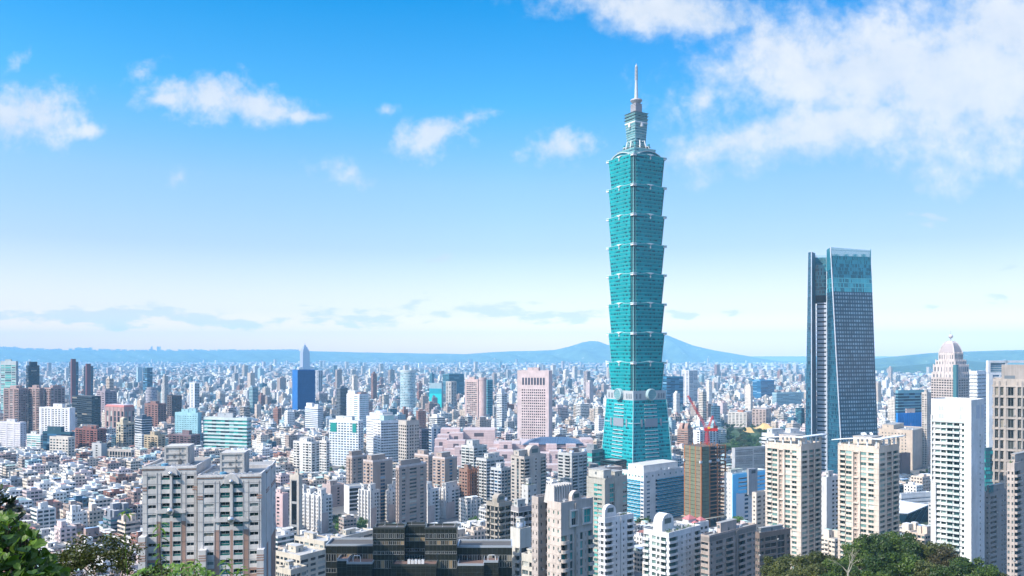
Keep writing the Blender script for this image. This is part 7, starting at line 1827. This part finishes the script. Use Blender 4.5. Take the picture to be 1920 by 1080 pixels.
def knoll():
    rng = random.Random(4)
    T_ = []
    for k in range(5):
        lobes = []
        for i in range(16):
            a = rng.uniform(0, 6.28); r = rng.uniform(.5, 4.6); z = rng.uniform(-5.5, .8) - r * .35; lobes.append((r * math.cos(a), r * math.sin(a), z, rng.uniform(1.3, 2.4)))
        lobes.append((0, 0, -1.9, 2.1))
        m = MB(); leaf_cloud(m, lobes, 6500, .30, rng, aspect=.5)
        T_.append((m, {}, lobes))
    mats = {"dark": leaf_mat("hill_dark", (.012, .030, .006), (.045, .085, .012), (.10, .145, .024)), "green": leaf_mat("hill_green", (.020, .045, .006), (.075, .13, .014), (.15, .20, .03)),
            "olive": leaf_mat("hill_olive", (.026, .038, .008), (.082, .098, .020), (.15, .155, .04)), "rusty": leaf_mat("hill_rusty", (.026, .022, .008), (.075, .066, .022), (.13, .11, .045))}
    spots = [(1452, 1046, 205, .9, "olive"), (1496, 1034, 212, 1.0, "olive"), (1538, 1038, 208, .9, "olive"), (1572, 1046, 198, .75, "green"), (1600, 1016, 222, 1, "green"), (1634, 1003, 228, 1.05, "dark"), (1668, 1000, 232, 1.05, "green"), (1704, 1006, 226, 1.05, "dark"),
             (1744, 1015, 222, 1.05, "olive"), (1784, 1029, 214, 1.05, "rusty"), (1820, 1046, 206, .95, "dark"), (1850, 1062, 198, .8, "green"), (1522, 1062, 182, .85, "olive"), (1592, 1056, 184, .8, "dark"), (1642, 1040, 192, .95, "dark"), (1692, 1038, 190, .95, "green"),
             (1738, 1048, 186, .9, "olive"), (1786, 1060, 180, .85, "dark"), (1466, 1072, 172, .75, "olive"), (1562, 1080, 160, .7, "dark"), (1640, 1074, 165, .8, "green"), (1720, 1078, 163, .8, "dark"), (1884, 1078, 200, .7, "olive"), (1830, 1078, 176, .7, "green"), (1425, 1082, 190, .7, "olive")]
    for i, (px, py, D, s, mk) in enumerate(spots):
        m, cache, lobes = T_[i % 5]
        if mk not in cache: cache[mk] = m.data("crown", [mats[mk]])
        x = wx(px, D); zt = wz(py, D); gz = ground_z(x, D)
        where = "left end" if px < 1590 else ("middle" if px < 1730 else "right end")
        row = "front row" if D < 195 else "back row"
        root = thing("tree", "", "tree", (x, D, gz), 0, "trees on the wooded knoll at the bottom right")
        c = obj("crown", cache[mk], root, (0, 0, zt - gz - 1.0 * s), rng.uniform(0, 6.28), (s, s, s))
        t = MB(); ct = Vector((0, 0, zt - gz - 4 * s)); t.tube([(0, 0, -1), (.2, .1, ct.z * .5), tuple(ct)], [.5 * s, .4 * s, .25 * s], 7)
        for l in lobes[::3]: 
            v = Vector(l[:3]) * s + Vector((0, 0, zt - gz)); t.tube([tuple(ct * .8), tuple((ct * .8 + v) / 2), tuple(v)], [.2, .12, .05], 4)
        t.build("trunk", [BARK], root)
        KN.append((root, px, py, D, mk))
    # bare pale branches sticking out of the crowns
    root = thing("bare_tree", "bare pale branched tree poking out of the left wooded slope", "tree", (wx(1590, 158), 158, ground_z(wx(1590, 158), 158))); b = MB(); tips = []
    z0 = wz(1075, 158) - root.location.z
    b.tube([(0, 0, 0), (.2, 0, z0 * .6), (0, 0, z0)], [.3, .25, .2], 6)
    for d in ((-.5, 0, .8), (.5, -.1, .75), (.05, .2, 1)): limb(b, (0, 0, z0), Vector(d).normalized(), 1.9, .13, 3, rng, tips, .6)
    b.build("branches", [flat((.34, .31, .26), .8, "bare_wood")], root)
KN = []
knoll()


def heart_leaf(mb, c, nrm, along, s, mi=0):
    b = nrm.cross(along).normalized(); P = lambda u, v, h=0: c + along * (u * s) + b * (v * s) + nrm * (h * s)
    mid = [P(-.42, 0), P(0, 0, -.06), P(.35, 0, -.02), P(.72, 0, .10)]
    L = [P(-.55, .28, .06), P(-.2, .5, .10), P(.25, .36, .07)]; Rr = [P(-.55, -.28, .06), P(-.2, -.5, .10), P(.25, -.36, .07)]
    v = mid + L + Rr
    mb.mesh(v, [(0, 1, 5, 4), (1, 2, 6, 5), (2, 3, 6), (1, 0, 7, 8), (2, 1, 8, 9), (3, 2, 9)], mi)


def lance_leaf(mb, c, along, s, rng, mi=0, wid=.16):
    side = along.cross(Vector((0, 0, 1))).normalized(); up = side.cross(along)
    P = lambda u, v, h=0: c + along * (u * s) + side * (v * s) + up * (h * s)
    mb.mesh([P(0, 0), P(.35, wid, .05), P(.35, 0), P(.35, -wid, .05), P(.75, wid * .7, -.03), P(.75, 0, -.08), P(.75, -wid * .7, -.03), P(1, 0, -.22)], [(0, 2, 1), (0, 3, 2), (1, 2, 5, 4), (2, 3, 6, 5), (4, 5, 7), (5, 6, 7)], mi)


def near_plants():
    rng = random.Random(12)
    def shrub(name, label, cat, region, D0, D1, n, size, mat, stems, bark, kind="heart", up=.6, branch_nm="stem"):
        cx = sum(p[0] for p in stems) / len(stems); Dm = (D0 + D1) / 2; x0 = wx(cx, Dm); gz = ground_z(x0, Dm)
        root = thing(name, label, cat, (x0, Dm, gz)); m = MB(); O = Vector((x0, Dm, gz))
        pts_ = []
        k = 0
        while k < n:
            px = rng.uniform(region[0][0], region[-1][0]); top = np.interp(px, [r[0] for r in region], [r[1] for r in region])
            py = top + (rng.random() ** 1.25) * 190
            if py > 1160: continue
            D = rng.uniform(D0, D1) - (py - top) * .006
            if noise.noise(Vector((px * .03, py * .03, D * .8))) < -.28: 
                if rng.random() < .75: k += 1; continue
            c = Vector((wx(px, D), D, wz(py, D))) - O
            nrm = Vector((-.35 + rng.gauss(0, .45), -.45 + rng.gauss(0, .45), up + rng.gauss(0, .35))).normalized(); al = Vector((rng.gauss(0, 1), rng.gauss(-.3, .6), -.6 + rng.gauss(0, .4))); al = (al - nrm * al.dot(nrm)).normalized()
            if kind == "heart": heart_leaf(m, c, nrm, al, size * rng.uniform(.55, 1.3))
            else:
                s = size * rng.uniform(.6, 1.4); b = nrm.cross(al); m.face([c - al * s, c + b * s * .42, c + al * s, c - b * s * .42])
            pts_.append(c); k += 1
        m.build("foliage", [mat], root)
        b = MB()
        for i, (sx, sy) in enumerate(stems):
            q = Vector((wx(sx, Dm), Dm, wz(sy, Dm))) - O
            b.tube([(q.x * .3, q.y, 0), (q.x * .7, .1, q.z * .55), tuple(q)], [.05, .035, .012], 6)
            for p in rng.sample(pts_, min(40, len(pts_))):
                if (p - q).length < 1.0: b.tube([tuple(q * .8 + p * .05), tuple((q + p) / 2), tuple(p)], [.012, .009, .005], 4)
        b.build(branch_nm, [bark], root)
    shrub("leafy_shrub", "bright green shrub with big heart shaped leaves in the bottom left corner", "shrub", [(-90, 955), (0, 966), (20, 964), (40, 985), (72, 996), (80, 1030), (95, 1040), (110, 1062), (128, 1078)], 11.5, 13.6, 1250, .135,
          leaf_mat("mulberry_leaf", (.030, .075, .006), (.095, .18, .012), (.20, .29, .03), .45, .35), [(10, 985), (50, 1010), (80, 1050), (-40, 990)], BARK)
    shrub("dark_shrub", "dark shrub, shade coloured into drooping leaves, above the bright corner shrub at the left edge", "shrub", [(-120, 905), (-10, 908), (12, 912), (30, 935), (42, 962), (50, 1000)], 14.5, 16.5, 900, .13,
          leaf_mat("painted_shade_leaf", (.004, .010, .004), (.012, .030, .009), (.03, .07, .015), .5, .1), [(0, 940), (25, 970), (-50, 930)], BARK)  # near-black greens put the shade into the leaf colour
    shrub("leafy_shrub", "low bright green bush tops along the bottom edge below the twin grey block", "shrub", [(240, 1083), (268, 1066), (300, 1060), (335, 1056), (372, 1060), (398, 1072), (415, 1086)], 22, 25, 2600, .07,
          leaf_mat("bush_leaf", (.05, .12, .012), (.12, .24, .025), (.20, .32, .05), .5, .35), [(290, 1070), (340, 1065), (385, 1075)], BARK, "small")
    # fine-branched tree
    D = 21.0; px0 = 195; x0 = wx(px0, D); gz = ground_z(x0, D); root = thing("slender_tree", "sparse slender branched tree with small olive leaves, bottom left", "tree", (x0, D, gz)); b = MB(); tips = []
    z0 = wz(1135, D) - gz
    b.tube([(-.4, 0, 0), (-.2, 0, z0 * .6), (0, 0, z0)], [.09, .075, .06], 7)
    for d, l in (((-.75, .1, .62), .62), ((-.45, -.1, .85), .62), ((-.12, .15, 1), .62), ((.25, -.1, .95), .62), ((.5, .1, .8), .60), ((.85, 0, .55), .62), ((-1.1, 0, .38), .6)): limb(b, (0, 0, z0), Vector(d).normalized(), l, .034, 3, rng, tips, .5, 0, 5)
    b.build("trunk", [flat((.13, .10, .07), .9, "pale_bark")], root)
    m = MB()
    for (q, d) in tips:
        for k in range(20):
            c = q + Vector((rng.gauss(0, .11), rng.gauss(0, .09), rng.gauss(.02, .07))); a = Vector((rng.gauss(0, 1), rng.gauss(0, 1), rng.gauss(-.2, .6))).normalized(); n_ = a.orthogonal().normalized(); n_.rotate(Matrix.Rotation(rng.uniform(0, 6.28), 3, a)); s = rng.uniform(.03, .062)
            m.face([c - a * s, c + n_ * s * .42, c + a * s, c - n_ * s * .42])
    m.build("foliage", [leaf_mat("sparse_olive", (.032, .042, .008), (.10, .12, .022), (.19, .20, .05), .5, .35)], root)
    # thin shoots in front of the twin block
    sm = leaf_mat("shoot_leaf", (.07, .16, .015), (.15, .28, .03), (.24, .36, .06), .45, .4)
    for i, (px, py0, py1, D, lab) in enumerate(((301, 1075, 980, 17, "tall thin shoot with narrow leaves in front of the twin block's left half"), (236, 1075, 954, 18, "thin shoot tipped with pale leaves among the low houses"), (425, 1085, 1046, 17, "short shoot of narrow leaves in front of the twin block's right half"), (452, 1085, 1062, 17.5, "small leafy shoot at the bottom below the twin block's right corner"), (365, 1080, 1048, 17, "bent small shoot above the bush tops"))):
        x0 = wx(px, D); gz = ground_z(x0, D); r = thing("shoot", lab, "plant", (x0, D, gz)); zt = wz(py1, D) - gz; zb = wz(py0, D) - gz; s = MB()
        s.tube([(.05, 0, 0), (.03, 0, zb), (-.02, 0, (zb + zt) / 2), (0, 0, zt)], [.012, .008, .006, .003], 5); s.build("stem", [BARK if i != 1 else sm], r); m = MB()
        nl = [4, 1, 2, 2, 1][i]
        for k in range(nl):
            zz = zt - k * (zt - zb) / max(1, nl) * .8
            for q in range(6 if i != 1 else 7):
                a = Vector((math.cos(q * 1.1 + k), .5 * math.sin(q * 1.1 + k), rng.uniform(-.55, .25))).normalized(); lance_leaf(m, Vector((-.01, 0, zz - .02 * q)), a, rng.uniform(.13, .24), rng)
        m.build("leaves", [sm], r)
near_plants()
# ================================================================ labels of the ordinary buildings and the knoll trees
def finish_labels():
    words = ["", "second", "third", "fourth", "fifth", "sixth", "seventh", "eighth", "ninth", "tenth", "eleventh", "twelfth", "thirteenth", "fourteenth", "fifteenth", "sixteenth", "seventeenth", "eighteenth", "nineteenth", "twentieth"]
    groups = {}
    for (o, tn, kw, feats, w, h, rn) in LABELS:
        x, y, z = o.location; px, py = CX + x / y * F, HY + (EYE - z - h) / y * F
        best = None
        for (pl, pr, hd, yb, ref, pt) in HEROES:
            if not ref: continue
            yb2 = min(yb, 1080); dx = max(pl - px, 0, px - pr); dy = max(pt - py, 0, py - yb2); dd = math.hypot(dx, dy * 1.4) + 6 * abs(math.log(y / hd))
            if best is None or dd < best[0]: best = (dd, pl, pr, hd, yb2, ref, pt, dx)
        dd, pl, pr, hd, yb2, ref, pt, dx = best
        rel = "left of" if px < pl else "right of" if px > pr else ("below" if y < hd else "behind")
        near = "just " if dx < 25 and rel in ("left of", "right of") else ""
        base = f"{tn} {kw}" + (f" {feats[0]}" if feats else "")
        if len((base + " " + near + rel + " " + ref).split()) > 13: base = f"{tn} {kw}"
        if len((base + " " + near + rel + " " + ref).split()) > 14: near = ""
        groups.setdefault((base, near + rel + " " + ref), []).append((dd, o))
        o["group"] = {"house": "low houses of the left quarter", "apartment block": "small apartment blocks", "mid-rise block": "mid-rise blocks beyond the centre", "tower block": "mid-rise blocks beyond the centre"}[kw]
    for (base, rel), lst in groups.items():
        lst.sort(key=lambda q: q[0])
        for i, (_, o) in enumerate(lst):
            pre = "" if len(lst) == 1 else ("nearest " if i == 0 else (words[i] if i < 20 else "farther") + " nearest ")
            o["label"] = (pre + base + ", " + rel).strip()
    KN.sort(key=lambda k: k[1])
    col = {"dark": "dark green", "green": "fresh green", "olive": "olive green", "rusty": "rust tinged"}
    for row, rn in ((0, "front"), (1, "rear")):
        ks = [k for k in KN if (k[3] < 195) == (row == 0)]; n = len(ks)
        for i, (r, px, py, D, mk) in enumerate(ks):
            r["label"] = f"{col[mk]} tree on the knoll, {'first' if i == 0 else words[i]} from left in the {rn} row"
finish_labels()
